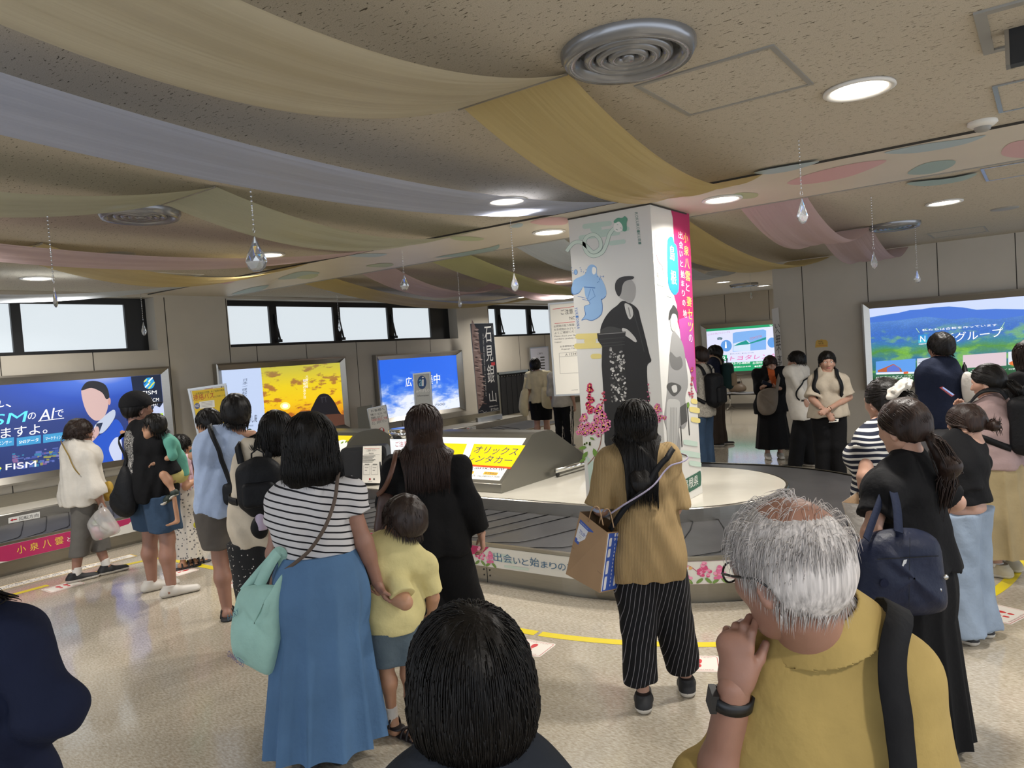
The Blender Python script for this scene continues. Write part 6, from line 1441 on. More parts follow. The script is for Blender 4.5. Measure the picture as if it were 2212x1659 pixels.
    def sandal(s, k, m, yaw=None):
        F = s.F if yaw is None else s.head(yaw); a = s.J['an'+k]; h = s.h; z0 = max(s.o[2] if s.o[2] > 0 else 0, 0 if s.o[2] == 0 else 0); z0 = s.o[2] if s.o[2] > 0 else max(0, a[2]-.05*h); b = V(a[0], a[1], z0); Sd = np.cross(F, UP)
        M = Mesh(); M.sdf([Cone(b+UP*.008-F*.032*h, b+UP*.008+F*.10*h, .030*h, .028*h, .01, (UP, .30)), Cut(b+UP*.001, -UP)], .005, m)
        for t in (.07, .035, -.01):
            bb = MB(); bb.tube([b+F*t*h+Sd*.031*h*math.cos(x)+UP*(.008+.046*h*math.sin(x)*(1 if t < .05 else .7)) for x in np.linspace(0, math.pi, 9)], .008, m, 6, flat=(Sd, .5)); ff = [f if len(f) == 4 else (f[0], f[1], f[3], f[-1]) for f in bb.f]; M.add(np.array(bb.v), np.array(ff), m)
        return M.build('sandal', s.e)
    # ---------------------------------------------------------- hair
    def collide(s, g=0):
        R = np.array([s.HR, s.HF, s.HU]); q = s.hr
        return [Ell(s.hl(0, -.1, .22), R, V(.66, .83, .78)*q+g, .02), Ell(s.hl(0, .1, -.22), R, V(.54, .56, .70)*q+g, .02), Cone(s.J['neck'], s.HC-s.HU*.4*q, .036*s.h+g, .04*s.h+g, .02)]+s.torso(.016+g)+s.arm('L', .014+g, 0, .8)+s.arm('R', .014+g, 0, .8)
    def scalp(s, n, front=.62, nape=-.38, side=-.1, seed=1):
        """root points on the skull above the hairline"""
        r = np.random.default_rng(seed); out = []
        while len(out) < n:
            d = unit(r.normal(size=3)); x, y, z = d[0]*.66, d[1]*.83-.1, d[2]*.78+.22
            lim = nape if y < -.15 else (side+(y+.15)*.55 if y < .35 else .18+(y-.35)*1.1)
            if z > lim and y < front+.1: out.append((x, y, z))
        return np.array(out)
    def strands(s, M, m, n=500, length=.2, zend=None, crown=(0, -.25, .95), g=.010, gj=.014, r=.0028, step=.014, seed=1, comb=.9, sweep=None, wave=.0, front=.62, nape=-.38, side=-.1, stiff=.75, jitter=.12, n_side=4, roots=None, gather=None, glue=1.0, narrow=None, body=True, colx=None):
        """hairs grown from the scalp: they leave the crown along the skull, then fall and lie on head and shoulders"""
        rg = np.random.default_rng(seed); q = s.hr; ro = s.scalp(n, front, nape, side, seed) if roots is None else roots; n = len(ro)
        P = s.HC+ro @ np.array([s.HR, s.HF, s.HU])*q; C = s.HC+(s.HR*crown[0]+s.HF*crown[1]+s.HU*crown[2])*q
        nrm = (ro-np.array([0, -.1, .22]))/np.array([.66, .83, .78])**2; nrm = nrm @ np.array([s.HR, s.HF, s.HU]); nrm /= np.linalg.norm(nrm, axis=1)[:, None]
        D = P-C; D -= nrm*(D*nrm).sum(1)[:, None]; D /= np.maximum(np.linalg.norm(D, axis=1), 1e-6)[:, None]; D = D*comb+rg.normal(size=D.shape)*jitter
        if sweep is not None: D = D+np.asarray(sweep)
        off = g+gj*rg.random(n); ln = length*(.8+.35*rg.random(n)); zE = None if zend is None else zend+rg.normal(size=n)*.018; col = s.collide(0)[:None if body else 3]+(colx or []); ph = rg.random(n)*6
        path = [P+nrm*(.3*off)[:, None]]; X = path[0]; dead = np.zeros(n, bool); dist = np.zeros(n); K = int(max(ln)/step)+1
        for i in range(K):
            D = D*stiff+np.array([0, 0, -1.0])*(1-stiff)*1.25
            if gather is not None: v = np.asarray(gather)-X; v /= np.maximum(np.linalg.norm(v, axis=1), 1e-6)[:, None]; D = D*.6+v*.55
            if narrow is not None:
                low = X[:, 2] < s.HC[2]-.35*q; lat = (X-s.HC) @ s.R; fw = (X-s.HC) @ s.F; D = D-np.where(low, (lat-np.clip(lat, -narrow, narrow))*9, 0)[:, None]*s.R-np.where(low & (fw > -.03), (fw+.03)*9, 0)[:, None]*s.F
            if wave: D = D+wave*np.stack([np.sin(ph+i*.5), np.cos(ph*1.3+i*.43), 0*ph], 1)
            D /= np.maximum(np.linalg.norm(D, axis=1), 1e-6)[:, None]; Y = X+D*step
            for _ in range(2):
                e = .004; d0 = sdf_at(col, Y); G = np.stack([sdf_at(col, Y+np.eye(3)[k]*e)-d0 for k in range(3)], 1); G /= np.maximum(np.linalg.norm(G, axis=1), 1e-9)[:, None]
                tgt = np.where(d0 < off, off-d0, np.where((d0 < off+.03) & (i < K*.6), (off-d0)*.5*glue, 0)); Y = Y+G*tgt[:, None]
            if gather is not None: dead |= np.linalg.norm(np.asarray(gather)-Y, axis=1) < .02
            dist += step; dead |= dist > ln
            if zE is not None: dead |= Y[:, 2] < zE
            D = np.where((Y-X).any(1)[:, None], (Y-X)/np.maximum(np.linalg.norm(Y-X, axis=1), 1e-6)[:, None], D); X = np.where(dead[:, None], X, Y); path.append(X)
        A = np.stack(path, 1)                                          # n, k, 3
        k = A.shape[1]; T = np.gradient(A, axis=1); T /= np.maximum(np.linalg.norm(T, axis=2), 1e-7)[..., None]
        ref = np.array([.3, .5, .81]); S1 = np.cross(T, ref); S1 /= np.maximum(np.linalg.norm(S1, axis=2), 1e-7)[..., None]; S2 = np.cross(T, S1)
        seg = np.linalg.norm(np.diff(A, axis=1), axis=2); tot = np.maximum(seg.sum(1), 1e-6); tt = np.concatenate([np.zeros((n, 1)), np.cumsum(seg, 1)], 1)/tot[:, None]
        rad = r*(.75+.5*rg.random((n, 1)))*np.clip(1.15-tt**2.2, .12, 1); ang = np.arange(n_side)*2*math.pi/n_side
        Vt = A[:, :, None, :]+rad[..., None, None]*(np.cos(ang)[None, None, :, None]*S1[:, :, None, :]+np.sin(ang)[None, None, :, None]*S2[:, :, None, :])
        idx = np.arange(n*k*n_side).reshape(n, k, n_side); a = idx[:, :-1]; b = idx[:, 1:]; F = np.stack([a, np.roll(a, -1, 2), np.roll(b, -1, 2), b], -1)
        live = (seg > 1e-6); F = F[live].reshape(-1, 4); M.add(Vt.reshape(-1, 3), F, m); return A
    def cap_prims(s, t=.016, front=.60, nape=-.42, k=.01, side=0):
        """hair shell over the skull, open at the face"""
        R = np.array([s.HR, s.HF, s.HU]); q = s.hr; L = s.hl
        return [Ell(L(0, -.12, .24), R, V(.67, .84, .80)*q+t, .02), Ell(L(0, -.30, -.10), R, V(.60, .60, .52)*q+t*.7, .03), Sub(Ell(L(0, .80, -.25), R, V(.72, .58, .62)*q), .02), Sub(Cone(L(-.9, .22, -.45), L(.9, .22, -.45), .42*q), .02), Cut(L(0, -.5, nape), -s.HU+s.HF*.15)]
    def hair_short(s, m, n=420, t=.014, length=.055, seed=1, crown=(0, -.3, .95), name='hair', front=.60, nape=-.42, bangs=True, r=.003, sweep=None, comb=.9, stiff=.8):
        M = Mesh(); M.sdf(s.cap_prims(t, front, nape), max(.0055, s.res*.5), m, disp=folds(.002, 90, seed)); s.strands(M, m, n, length, crown=crown, g=t*.85, gj=.005, r=r, seed=seed, nape=nape+.1, front=front, sweep=sweep, comb=comb, stiff=stiff); return M.build(name, s.e)
    def hair_long(s, m, zend, n=700, t=.018, seed=2, width=.62, crown=(0, -.1, 1.0), front=.5, r=.0034, wave=.02, back=None, name='hair', strands=True, under=True, length=None, sweep=None, narrow=.10, bob=False):
        """straight hair down to the height zend"""
        M = Mesh(); q = s.hr; L = s.hl; P = s.cap_prims(t, front, -1.3)
        if under:
            top = L(0, -.32, .15); bot = V(*(s.HC-s.HF*.30*q)[:2], zend+.05); P += [Cone(top, L(0, -.34, -.75), .60*q+t, width*q+t*.6, .04, (s.HFlat, .62))]
            if back is not None: P += [Cone(L(0, -.40, -.7), back, width*q, width*q*.72, .05, (s.F, .35))]
            elif zend < L(0, 0, -.9)[2]: P += [Cone(L(0, -.36, -.7), V(*(s.HC-s.HF*.42*q)[:2], zend+.03), width*q, width*q*.85, .04, (s.HFlat, .5))]
            P += [Sub(Ell(L(0, .80, -.30), np.array([s.HR, s.HF, s.HU]), V(.62, .70, .80)*q), .02), Sub(Cone(L(0, .5, -.9), L(0, .4, -1.6), .45*q), .03)]
        M.sdf(P, max(.0065, s.res*.55), m, disp=folds(.002, 60, seed))
        if strands: s.strands(M, m, n, length or (L(0, 0, 1)[2]-zend)*1.25, zend, crown, g=t*.9, gj=.006 if bob else .012, r=r, body=not bob, seed=seed, nape=-.55, side=-.25, front=front, wave=wave, stiff=.7, comb=.9, sweep=sweep, narrow=narrow, jitter=.05 if bob else .10, colx=[Cone(L(0, -.32, .15), L(0, -.34, -.75), .60*q+t*.1, width*q-t*.3, .04, (s.HFlat, .62))] if bob else None)
        return M.build(name, s.e)
    def pony(s, m, tie, tip, w=.03, n=420, seed=4, sag=.06, name='hair', t=.012, tail_n=130, front=.6):
        """hair combed back to the tie point (head frame) with a tail to tip (head frame)"""
        M = Mesh(); T = s.hl(*tie); E = s.hl(*tip); M.sdf(s.cap_prims(t, front, -.46), max(.0055, s.res*.5), m, disp=folds(.0015, 90, seed)); s.strands(M, m, n, .30, crown=(0, .75, .55), g=t*.7, gj=.006, r=.0026, seed=seed, gather=T, nape=-.46, side=-.15, front=front, stiff=.9)
        mid = (T+E)/2-unit(s.HF)*.25*np.linalg.norm(E-T); M.sdf([Cone(T, mid, w*.55, w, .02), Cone(mid, E, w, w*.25, .02)], .006, m, disp=folds(.0015, 80, seed))
        rg = np.random.default_rng(seed); b = MB()
        for i in range(tail_n):
            o = rg.normal(size=(3, 3))*w*.42; c = [T+o[0]*.5, (T+mid)/2-s.HF*.012+o[1]*.9, mid+o[1]*1.1, (mid+E)/2+o[2], E+o[2]*.8+UP*rg.normal()*.03]; b.tube(c, [.002, .003, .003, .0025, .0008], m, 4, cap=False)
        M.add(np.array(b.v), np.array(b.f), m); return M.build(name, s.e)
# ---------------------------------------------------------------- straps and bags
def band(path, w, t, m, nrm=None, mb=None, normals=None):
    """flat strap of width w and thickness t along 3D points; nrm: outward direction (or a list)"""
    P = np.asarray(path, float); k = len(P); T = np.gradient(P, axis=0); T /= np.maximum(np.linalg.norm(T, axis=1), 1e-9)[:, None]
    N = np.asarray(normals if normals is not None else [nrm]*k, float); N = N-T*(N*T).sum(1)[:, None]; N /= np.maximum(np.linalg.norm(N, axis=1), 1e-9)[:, None]; B = np.cross(T, N)
    b = mb or MB(); rows = [P+B*w/2, P+B*w/2+N*t, P-B*w/2+N*t, P-B*w/2, P+B*w/2]; b.grid(rows, m); b.add([rows[i][0] for i in range(4)]+[rows[i][-1] for i in range(4)], [(0, 1, 2, 3), (7, 6, 5, 4)], m); return b
def spline(pts, n=8):
    p = np.asarray(pts, float); k = len(p); out = []
    for i in range(k-1):
        a, b, c, d = p[max(i-1, 0)], p[i], p[i+1], p[min(i+2, k-1)]
        for j in range(n):
            t = j/n; out.append(.5*((2*b)+(c-a)*t+(2*a-5*b+4*c-d)*t*t+(3*b-a-3*c+d)*t**3))
    out.append(p[-1]); return np.array(out)
def wrap(s, pts, off=.02, g=.016, n=8, prims=None):
    """points pushed out to lie off metres above the clothed body; returns path and normals"""
    P = spline(pts, n); col = prims if prims is not None else s.torso(g)+s.arm('L', g, 0, .7)+s.arm('R', g, 0, .7); Ns = None
    for _ in range(4):
        e = .004; d0 = sdf_at(col, P); G = np.stack([sdf_at(col, P+np.eye(3)[k]*e)-d0 for k in range(3)], 1); G /= np.maximum(np.linalg.norm(G, axis=1), 1e-9)[:, None]; P = P+G*np.where(d0 < off, off-d0, 0)[:, None]; Ns = G
    P[1:-1] = (P[:-2]+2*P[1:-1]+P[2:])/4
    return P, Ns
# ================================================================== BAGS
def pillow(name, label, cat, outline, dep, th, m, n=None, part='bag_body', group=None, seed=1, crease=.006, lv=1, e=None, dd=None, sharp=2.5):
    """soft bag: outline in photo points at a distance, swelling to the thickness th along n"""
    n = unit(-CF if n is None else np.asarray(n, float)); ol = np.array(curve(outline, 4)); k = len(ol)
    c0 = at_depth(*ol.mean(0), dep)
    on = lambda q: (lambda r: CO+r*(((c0-CO) @ n)/(r @ n)))(ray(*q))
    P = np.array([on(q) for q in ol]); c = P.mean(0); rg = np.random.default_rng(seed); ph = rg.random(6)*6
    def layer(sg):
        rows = []
        for t in (0.02, .25, .45, .62, .77, .89, .96, 1.0):
            q = c+(P-c)*t; h = th/2*max(0, 1-t**sharp)**.55; w = crease*np.sin(q @ V(31, 17, 43)+ph[0]+2*np.sin(q @ V(9, 21, 13)+ph[1]))*(1-t**3)
            rows.append(q+n*(sg*h+w[:, None]))
        return [np.concatenate([r, r[:1]]) for r in rows]
    b = MB(); A, B = layer(1), layer(-1); b.grid(A, m); b.grid([x[::-1] for x in B], m)
    if e is None: e = empty(name, c, label, cat, group)
    o = b.build(part, e); o['_c'] = 0; del o['_c']; return e, on, n, c
def px_band(pts, w, t, m, part, e, s=None, off=.022, g=.016, n=8, nrm=None):
    """strap through photo points (px, py, distance); wrapped over the figure s"""
    P = [at_depth(*q) if len(q) == 3 and not isinstance(q, np.ndarray) else q for q in pts]
    if s is not None: P2, N = wrap(s, P, off, g, n)
    else: P2 = spline(P, n); N = [unit(-CF if nrm is None else nrm)]*len(P2)
    return band(P2, w, t, m, normals=N).build(part, e)
M_blkbag = cloth('black_nylon', '101114', rough=.6); M_navybag = cloth('navy_nylon', '161c30', rough=.5); M_canvas = cloth('cream_canvas', 'cfc5a4'); M_zip = mat('zip_metal', 'b0aeaa', rough=.25, metal=1)
M_lea = mat('brown_bag_leather', '3c2620', rough=.45, bump=.15, bscale=300); M_lea2 = mat('strap_leather', '5a3a2c', rough=.45)
def backpack(s, m, label, cx=0, w=.15, z0=.60, z1=.80, d=.085, straps=True, m2=None, strap_r=True):
    """rucksack on the back of s: body, pocket, two straps, top loop"""
    h = s.h; B = s.loc(0, -.085, 0)-s.o; c = s.loc(cx, -.075-d*.5, (z0+z1)/2); R = np.array([s.R, s.F, UP]); e = empty('backpack', c, label, 'backpack')
    M = Mesh(); M.sdf([Box(c, R, V(w/2, d/2, (z1-z0)/2)*V(1, 1, 1)*h, .045*h, .01), Cone(c+UP*(z1-z0)*.2*h-s.F*.01*h, c-UP*(z1-z0)*.25*h-s.F*.012*h, w*.44*h, w*.48*h, .03, (s.F, .5))], s.res*.9, m, disp=folds(.003, 30, 5)); M.build('bag_body', e)
    M = Mesh(); M.sdf([Box(c-s.F*d*.52*h-UP*(z1-z0)*.16*h, R, V(w*.36, .022, (z1-z0)*.26)*h, .02*h, .01)], s.res*.9, m2 or m); M.build('pocket', e)
    b = MB(); b.tube([c+s.R*x*h+UP*((z1-z0)*.5+zz)*h for x, zz in ((-.025, -.01), (-.022, .03), (0, .045), (.022, .03), (.025, -.01))], .006, m, 6); b.build('top_loop', e)
    if straps:
        for sg, k in ((-1, 'L'), (1, 'R')):
            sh = s.J['sh'+k]; x = sg*.062
            pts = [s.loc(x*.8, -.075, z1-.01), s.loc(x, -.05, .845), s.loc(x*1.1, .02, .838), s.loc(x*1.2, .075, .76), s.loc(x*1.5, .06, .66), s.loc(x*1.9, -.01, .635), s.loc(x*1.2, -.09, z0+.03)]
            P, N = wrap(s, pts, .020, .016); band(P, .045*h/1.6, .008, m2 or m, normals=N).build('shoulder_strap', e)
    return e
def px_dir(a, b, dep, da=0): return unit(at_depth(b[0], b[1], dep+da)-at_depth(a[0], a[1], dep))
C_wht = cloth('white_cotton', 'c9c4bb'); C_crm = cloth('cream_cotton', 'c2b6a3'); C_blk = cloth('black_cotton', '0e0e10'); C_gry = cloth('grey_twill', '625f5b'); C_nvy = cloth('navy_wool', '171d33', bscale=160, bump=.4)
S_wht = mat('white_sneaker', 'bdb8b0', rough=.5); S_blk = mat('black_sneaker', '141416', rough=.6); SOLE = mat('pale_sole', 'bcb7ae', rough=.6); S_bge = mat('beige_sneaker', 'a39a84', rough=.7); M_dksole = mat('dark_sole', '1a1a1c', rough=.7)
M_sock = cloth('white_sock', 'd0ccc6')
C_jean = cloth('blue_denim', '35485f', bump=.3, bscale=420, noise=.18, nscale=6); C_jean2 = cloth('pale_denim', '8391a2', bump=.3, bscale=420, noise=.15, nscale=5); C_den = cloth('light_blue_denim', '506f92', bump=.25, bscale=420, noise=.12, nscale=4)
def sock(s, k, z1=.075):
    a = s.J['an'+k]; d = unit(s.J['kn'+k]-a); M = Mesh(); M.sdf([Cone(a-UP*.02*s.h, a+d*(z1-.045)*s.h, .0255*s.h, .0265*s.h, .01), Cut(a+d*(z1-.05)*s.h, d)], .006, M_sock); M.build('sock', s.e)
def spectacles(s, m, lens=None):
    L = s.hl; b = MB()
    for sg in (-1, 1): b.tube([L(sg*.30+.20*math.cos(t), .86-.03*abs(math.cos(t)), .03+.15*math.sin(t)) for t in np.linspace(0, 2*math.pi, 21)[:-1]], .0022, m, 5, closed=True); b.tube([L(sg*.5, .84, .06), L(sg*.66, .5, .06), L(sg*.71, .05, .05), L(sg*.69, -.18, -.1)], .0026, m, 5)
    b.tube([L(-.1, .87, .05), L(0, .92, .06), L(.1, .87, .05)], .002, m, 5); b.build('glasses', s.e)

# ================================================================== PEOPLE, FROM THE LEFT
# ---- woman in a white blouse, walking
s = Person('woman in loose white blouse and grey cropped trousers walking with a plastic bag', (195, 1247), 1.57, 80, True, 62, pitch=-6, skinm=SK2, res=.0125, wid=1.12,
    J=dict(head=(174, 936, 0), anR=(164, 1242, -.08), anL=(231, 1224, .12), shR=(186, 990, -.10), elR=(205, 1058, -.14), wrR=(221, 1093, -.06), shL=(190, 988, .14), elL=(214, 1050, .22), wrL=(232, 1075, .2)))
s.body('R', hk=dict(R=dict(curl=1.5, d=px_dir((221, 1093), (224, 1130), s.dep))), thin=.9)
s.top(C_wht, 1.25, .455, .022, 'blouse', flare=.05, amp=.005, freq=30, sw=1.75, seed=3, extra=[Cone(s.J['chest'], s.J['waist']-UP*.04, .10*s.h+.02, .125*s.h, .04, (s.F, .8))])
s.pants(C_gry, .15, .014, 1.05, 1.2, freq=22, top=.48)
for k in 'LR': s.shoe(k, S_blk, SOLE, yaw=80 if k == 'R' else 76); sock(s, k, .10)
s.hair_short(H_BRN, 620, .026, .06, 4, nape=-.66, front=.50, r=.0024); spectacles(s, M_zip)
e, on, n, c = pillow('plastic_bag', 'clear plastic carrier bag with pink and white things, held by the woman in white', 'bag', [(216, 1098), (228, 1096), (246, 1120), (259, 1147), (240, 1158), (207, 1168), (196, 1150), (190, 1130), (204, 1108)], s.dep-.1, .16, mat('clear_plastic', 'd2cfcc', rough=.2), seed=3, crease=.012)
pm = MATS['clear_plastic'].node_tree.nodes['Principled BSDF']; pm.inputs['Alpha'].default_value = .55; pm.inputs['Transmission Weight'].default_value = .2
for q, c2, r in (((207, 1146), 'd39aa8', .055), ((226, 1138), 'cfc8bc', .06), ((214, 1156), 'c27f92', .05), ((206, 1130), '9db08a', .035), ((236, 1148), 'c8c4bc', .04)):
    M = Mesh(); M.sdf([Ell(at_depth(*q, s.dep-.1), np.eye(3), V(r, r*.6, r*.8))], .01, mat('bag_content_'+c2, c2), disp=folds(.006, 40, 2)); M.build('packet', e)
px_band([(214, 1100, s.dep-.1), (219, 1088, s.dep-.12), (225, 1100, s.dep-.1)], .02, .003, MATS['clear_plastic'], 'handle', e)
M_gold = cloth('gold_pouch', 'a88a3a', rough=.5)
e, on, n, c = pillow('pouch', 'small golden drawstring pouch at the hip of the woman in white', 'bag', [(226, 1043), (238, 1040), (244, 1052), (243, 1072), (234, 1082), (223, 1078), (222, 1058)], s.dep+.02, .09, M_gold, seed=4)
px_band([(148, 952, s.dep-.05), (150, 985, s.dep-.2), (160, 1010, s.dep-.24), (172, 1025, s.dep-.22)], .012, .003, cloth('ochre_strap', '8c7440'), 'strap', e, s, .03, .022)

# ---- man in a black cap carrying a child
s = Person('man in black cap, printed black T-shirt and denim shorts carrying a child', (347, 1280), 1.77, 52, False, 66, skinm=SK2, res=.0125, wid=1.08,
    J=dict(head=(297, 882, .02), neck=(300, 945, 0), anR=(372, 1277, -.08), anL=(330, 1266, .12), shR=(340, 965, -.12), elR=(372, 1030, -.10), wrR=(344, 1042, .12), shL=(292, 962, .14), elL=(330, 1030, .30), wrL=(330, 1000, .05)))
s.body('L', hk=dict(L=dict(curl=.5, d=px_dir((332, 998), (318, 1014), s.dep), n=CF)), thin=.92)
def m_print(nt, b, N, L):
    tc = N('TexCoord'); v = N('TexVoronoi', Scale=16, _feature='DISTANCE_TO_EDGE'); n = N('TexNoise', Scale=9, Detail=3, Distortion=1.2); L(tc.outputs['Object'], n.inputs['Vector']); L(n.outputs[1], v.inputs['Vector'])
    r = ramp(N, [(.03, 'c8c4be'), (.055, '101012')]); L(v.outputs[0], r.inputs[0]); L(r.outputs[0], b.inputs['Base Color']); b.inputs['Roughness'].default_value = .85
M_prt = node_mat('white_line_print', m_print); cpr = at_depth(272, 985, s.dep)
lat = lambda c: (c-s.o) @ s.R
M_teeblk = C_blk
pc_ = [at_depth(270, 968+18*i, s.dep) for i in range(6)]
s.top((C_blk, M_prt), .95, .46, .02, 'shirt', flare=.02, amp=.004, seed=5, sw=1.45, pick=lambda c: ((c-s.o) @ s.F < -.085*s.h*.9) & ((c-s.o) @ s.R < .02) & (c[:, 2] > 1.06) & (c[:, 2] < 1.42))
s.shorts(C_jean, .31, .026, 1.22, seed=6, amp=.005, top=.485)
b = MB()
s.shoe('R', S_wht, SOLE, 82, ln=1.05); s.shoe('L', S_wht, SOLE, 74, ln=1.05)
s.hair_short(H_BLK, 260, .012, .05, 5, nape=-.52)
M_cap = cloth('black_cap', '121214'); R3 = np.array([s.HR, s.HF, s.HU]); q = s.hr; L = s.hl
M = Mesh(); M.sdf([Ell(L(0, -.08, .26), R3, V(.86, 1.02, .90)*q, .01), Cut(L(0, 0, .14), -s.HU)], .006, M_cap); M.sdf([Ell(L(0, 1.0, .24), R3, V(.60, .66, .05)*q, .01)], .005, M_cap); M.lathe = None; M.build('cap', s.e)
e, on, n, c = pillow('shoulder_bag', 'round black shoulder bag on the back of the man in the black cap', 'bag', [(272, 1002), (284, 1020), (291, 1060), (292, 1100), (280, 1117), (262, 1116), (246, 1100), (243, 1075), (256, 1045), (266, 1018)], s.dep-.12, .16, M_blkbag, n=unit(-CF-CR*.5), seed=6)
px_band([(268, 1010, s.dep-.14), (276, 985, s.dep-.12), (290, 950, s.dep), (315, 950, s.dep+.1), (335, 985, s.dep+.2)], .04, .006, M_blkbag, 'strap', e, s, .026, .02)
man = s
# the child on his arm
s = Person('small child in teal shirt asleep on the shoulder of the man in the cap', (man.o+man.F*.17+man.R*.10).tolist(), .92, 232, True, 300, hs=1.42, skinm=SKC, res=.011, zoff=.62, hroll=-20,
    J=dict(head=(331, 922, -.24), neck=(347, 946, -.20), chest=(366, 966, -.12), waist=(378, 998, -.06), pelvis=(380, 1020, -.05), shL=(344, 958, -.05), shR=(368, 956, -.22), elL=(318, 965, .05), wrL=(275, 940, .0), elR=(372, 985, -.25), wrR=(340, 1000, -.24), hipR=(378, 1026, -.14), knR=(354, 1026, -.27), anR=(374, 1062, -.27), hipL=(376, 1026, .08), knL=(352, 1026, .5), anL=(366, 1050, .5)))
C_teal = cloth('teal_cotton', '5d9a8a')
s.body('LR', hk=dict(L=dict(curl=.8), R=dict(curl=.4)), feet=True)
s.top(C_teal, 1.1, .50, .014, 'shirt', sw=1.35, seed=7); s.pants(cloth('pale_yellow_cotton', 'b7ab6c'), None, .016, 1.15, 1.0, name='nappy_shorts') if False else None
M = Mesh(); J = s.J; M.sdf([Cone(J['waist'], J['pelvis'], .10*s.h, .115*s.h, .03), Cone(J['hipR'], J['hipR']+(J['knR']-J['hipR'])*.45, .078*s.h, .07*s.h, .03), Cone(J['hipL'], J['hipL']+(J['knL']-J['hipL'])*.45, .078*s.h, .07*s.h, .03)], .01, MATS['pale_yellow_cotton'] if 'pale_yellow_cotton' in MATS else cloth('pale_yellow_cotton', 'b7ab6c'), disp=folds(.003, 30, 3)); M.build('shorts', s.e)
s.hair_short(H_BLK, 420, .014, .07, 8, nape=-.62, front=.5)
M_sndl = mat('green_sandal', '1d2a22', rough=.6)
a = J['anR']; fd = px_dir((376, 1062), (348, 1082), s.dep-.27); M = Mesh(); M.sdf([Cone(a+V(0, 0, -.035)-fd*.02, a+V(0, 0, -.045)+fd*.10, .028, .027, .01, (UP, .35))], .005, SOLE); M.build('sandal_sole', s.e)
M = Mesh(); M.sdf([Cone(a+V(0, 0, -.02)-fd*.018, a+V(0, 0, -.01), .031, .03, .01), Cone(a+V(0, 0, -.028)+fd*.05-CR*.0, a+V(0, 0, -.03)+fd*.07, .031, .028, .01), Sub(Cone(a+fd*.02, a+fd*.035+V(0, 0, .03), .016, .02))], .005, M_sndl); M.build('sandal', s.e)

# ---- girl with glasses
s = Person('girl with glasses in pink frilled top and long floral skirt', (410, 1222), 1.31, 72, True, 66, hs=1.14, skinm=SKC, res=.0115,
    J=dict(head=(391, 966, 0), anR=(395, 1218, -.06), anL=(418, 1216, .08), elR=(401, 1052, -.12), wrR=(427, 1032, -.04), elL=(412, 1030, .16), wrL=(424, 990, .10)))
s.body('LR', hk=dict(L=dict(curl=1.2), R=dict(curl=.8)), thin=.85)
C_pink = cloth('pale_pink_cotton', 'b99ba6'); s.top(C_pink, .55, .56, .012, 'frilled_top', sw=1.6, amp=.005, freq=60, seed=8)
M_flo = spotted('floral_print', 'c3bdb4', '4a4a52', 34, .26, '7a7a70'); s.skirt(M_flo, .075, .155, 9, .06, seed=8)
M_ss = mat('sport_sandal', '26262a', rough=.6)
for k in 'LR': s.sandal(k, M_ss, 78)
s.hair_short(H_BLK, 420, .014, .07, 9, nape=-.5, front=.55); spectacles(s, M_zip)
M = Mesh(); M.sdf([Ell(at_depth(417, 1000, s.dep+.12), np.eye(3), V(.05, .03, .07))], .01, cloth('mauve_plush', '8d7f88'), disp=folds(.004, 50, 3)); e = empty('soft_toy', at_depth(417, 1000, s.dep+.12), 'mauve cloth bundle hugged by the girl with glasses', 'toy'); M.build('cloth_bundle', e)

# ---- father in light blue with a child in his arms
s = Person('man in light blue T-shirt and grey shorts seen from behind, carrying a boy', (508, 1330), 1.71, 2, False, 2, skinm=SK2, res=.0115, wid=1.03,
    J=dict(head=(510, 893, 0), neck=(505, 945, 0), anL=(492, 1328, 0), anR=(543, 1300, .18), shL=(455, 985, 0), shR=(552, 972, 0), elL=(440, 1058, .10), wrL=(480, 1070, .28), elR=(566, 1055, .08), wrR=(520, 1080, .28)))
s.body('LR', feet=True, thin=.94); C_lbl = cloth('light_blue_cotton', '98a8c4')
s.top(C_lbl, .85, .46, .02, 'shirt', flare=.012, amp=.004, seed=9, sw=1.45)
s.shorts(cloth('grey_shorts', '55504b'), .315, .026, 1.2, seed=9, top=.485)
for k in 'LR': s.sandal(k, M_dksole)
s.hair_short(H_BLK, 700, .022, .075, 10, nape=-.72, front=.55, r=.0028)
e, on, n, c = pillow('crossbody_bag', 'small black crossbody bag on the back of the man in light blue', 'bag', [(484, 1046), (520, 1046), (541, 1056), (541, 1090), (520, 1096), (488, 1090), (481, 1070)], s.dep-.17, .08, M_blkbag, seed=7)
px_band([(500, 1050, s.dep-.16), (485, 1010, s.dep-.14), (470, 965, s.dep-.08), (462, 940, s.dep), (470, 935, s.dep+.1), (490, 990, s.dep+.2)], .034, .005, M_blkbag, 'strap', e, s, .024, .02)
dad = s
s = Person('dark haired child looking left over the shoulder of the man in light blue', (dad.o+dad.F*.20-dad.R*.05).tolist(), 1.02, 182, False, -62, hs=1.32, skinm=SKC, res=.011, zoff=.60,
    J=dict(head=(449, 914, .10), neck=(462, 948, .10), chest=(470, 975, .13), waist=(480, 1020, .15), pelvis=(485, 1050, .15), shR=(440, 958, .12), shL=(500, 958, .12), elR=(415, 985, -.02), wrR=(428, 982, -.22), elL=(546, 938, -.12), wrL=(500, 932, -.22), hipR=(470, 1055, .12), knR=(434, 1060, .0), anR=(437, 1106, -.02), hipL=(500, 1055, .12), knL=(575, 1060, .0), anL=(560, 1110, .1)))
s.body('LR', hk=dict(L=dict(d=px_dir((500, 932), (476, 938), s.dep), n=CF, curl=.35, spread=.5), R=dict(d=px_dir((432, 982), (448, 992), s.dep), n=CF, curl=.5)))
s.top(cloth('dark_teal_cotton', '2f5a58'), .9, .5, .012, 'shirt', seed=10); J = s.J
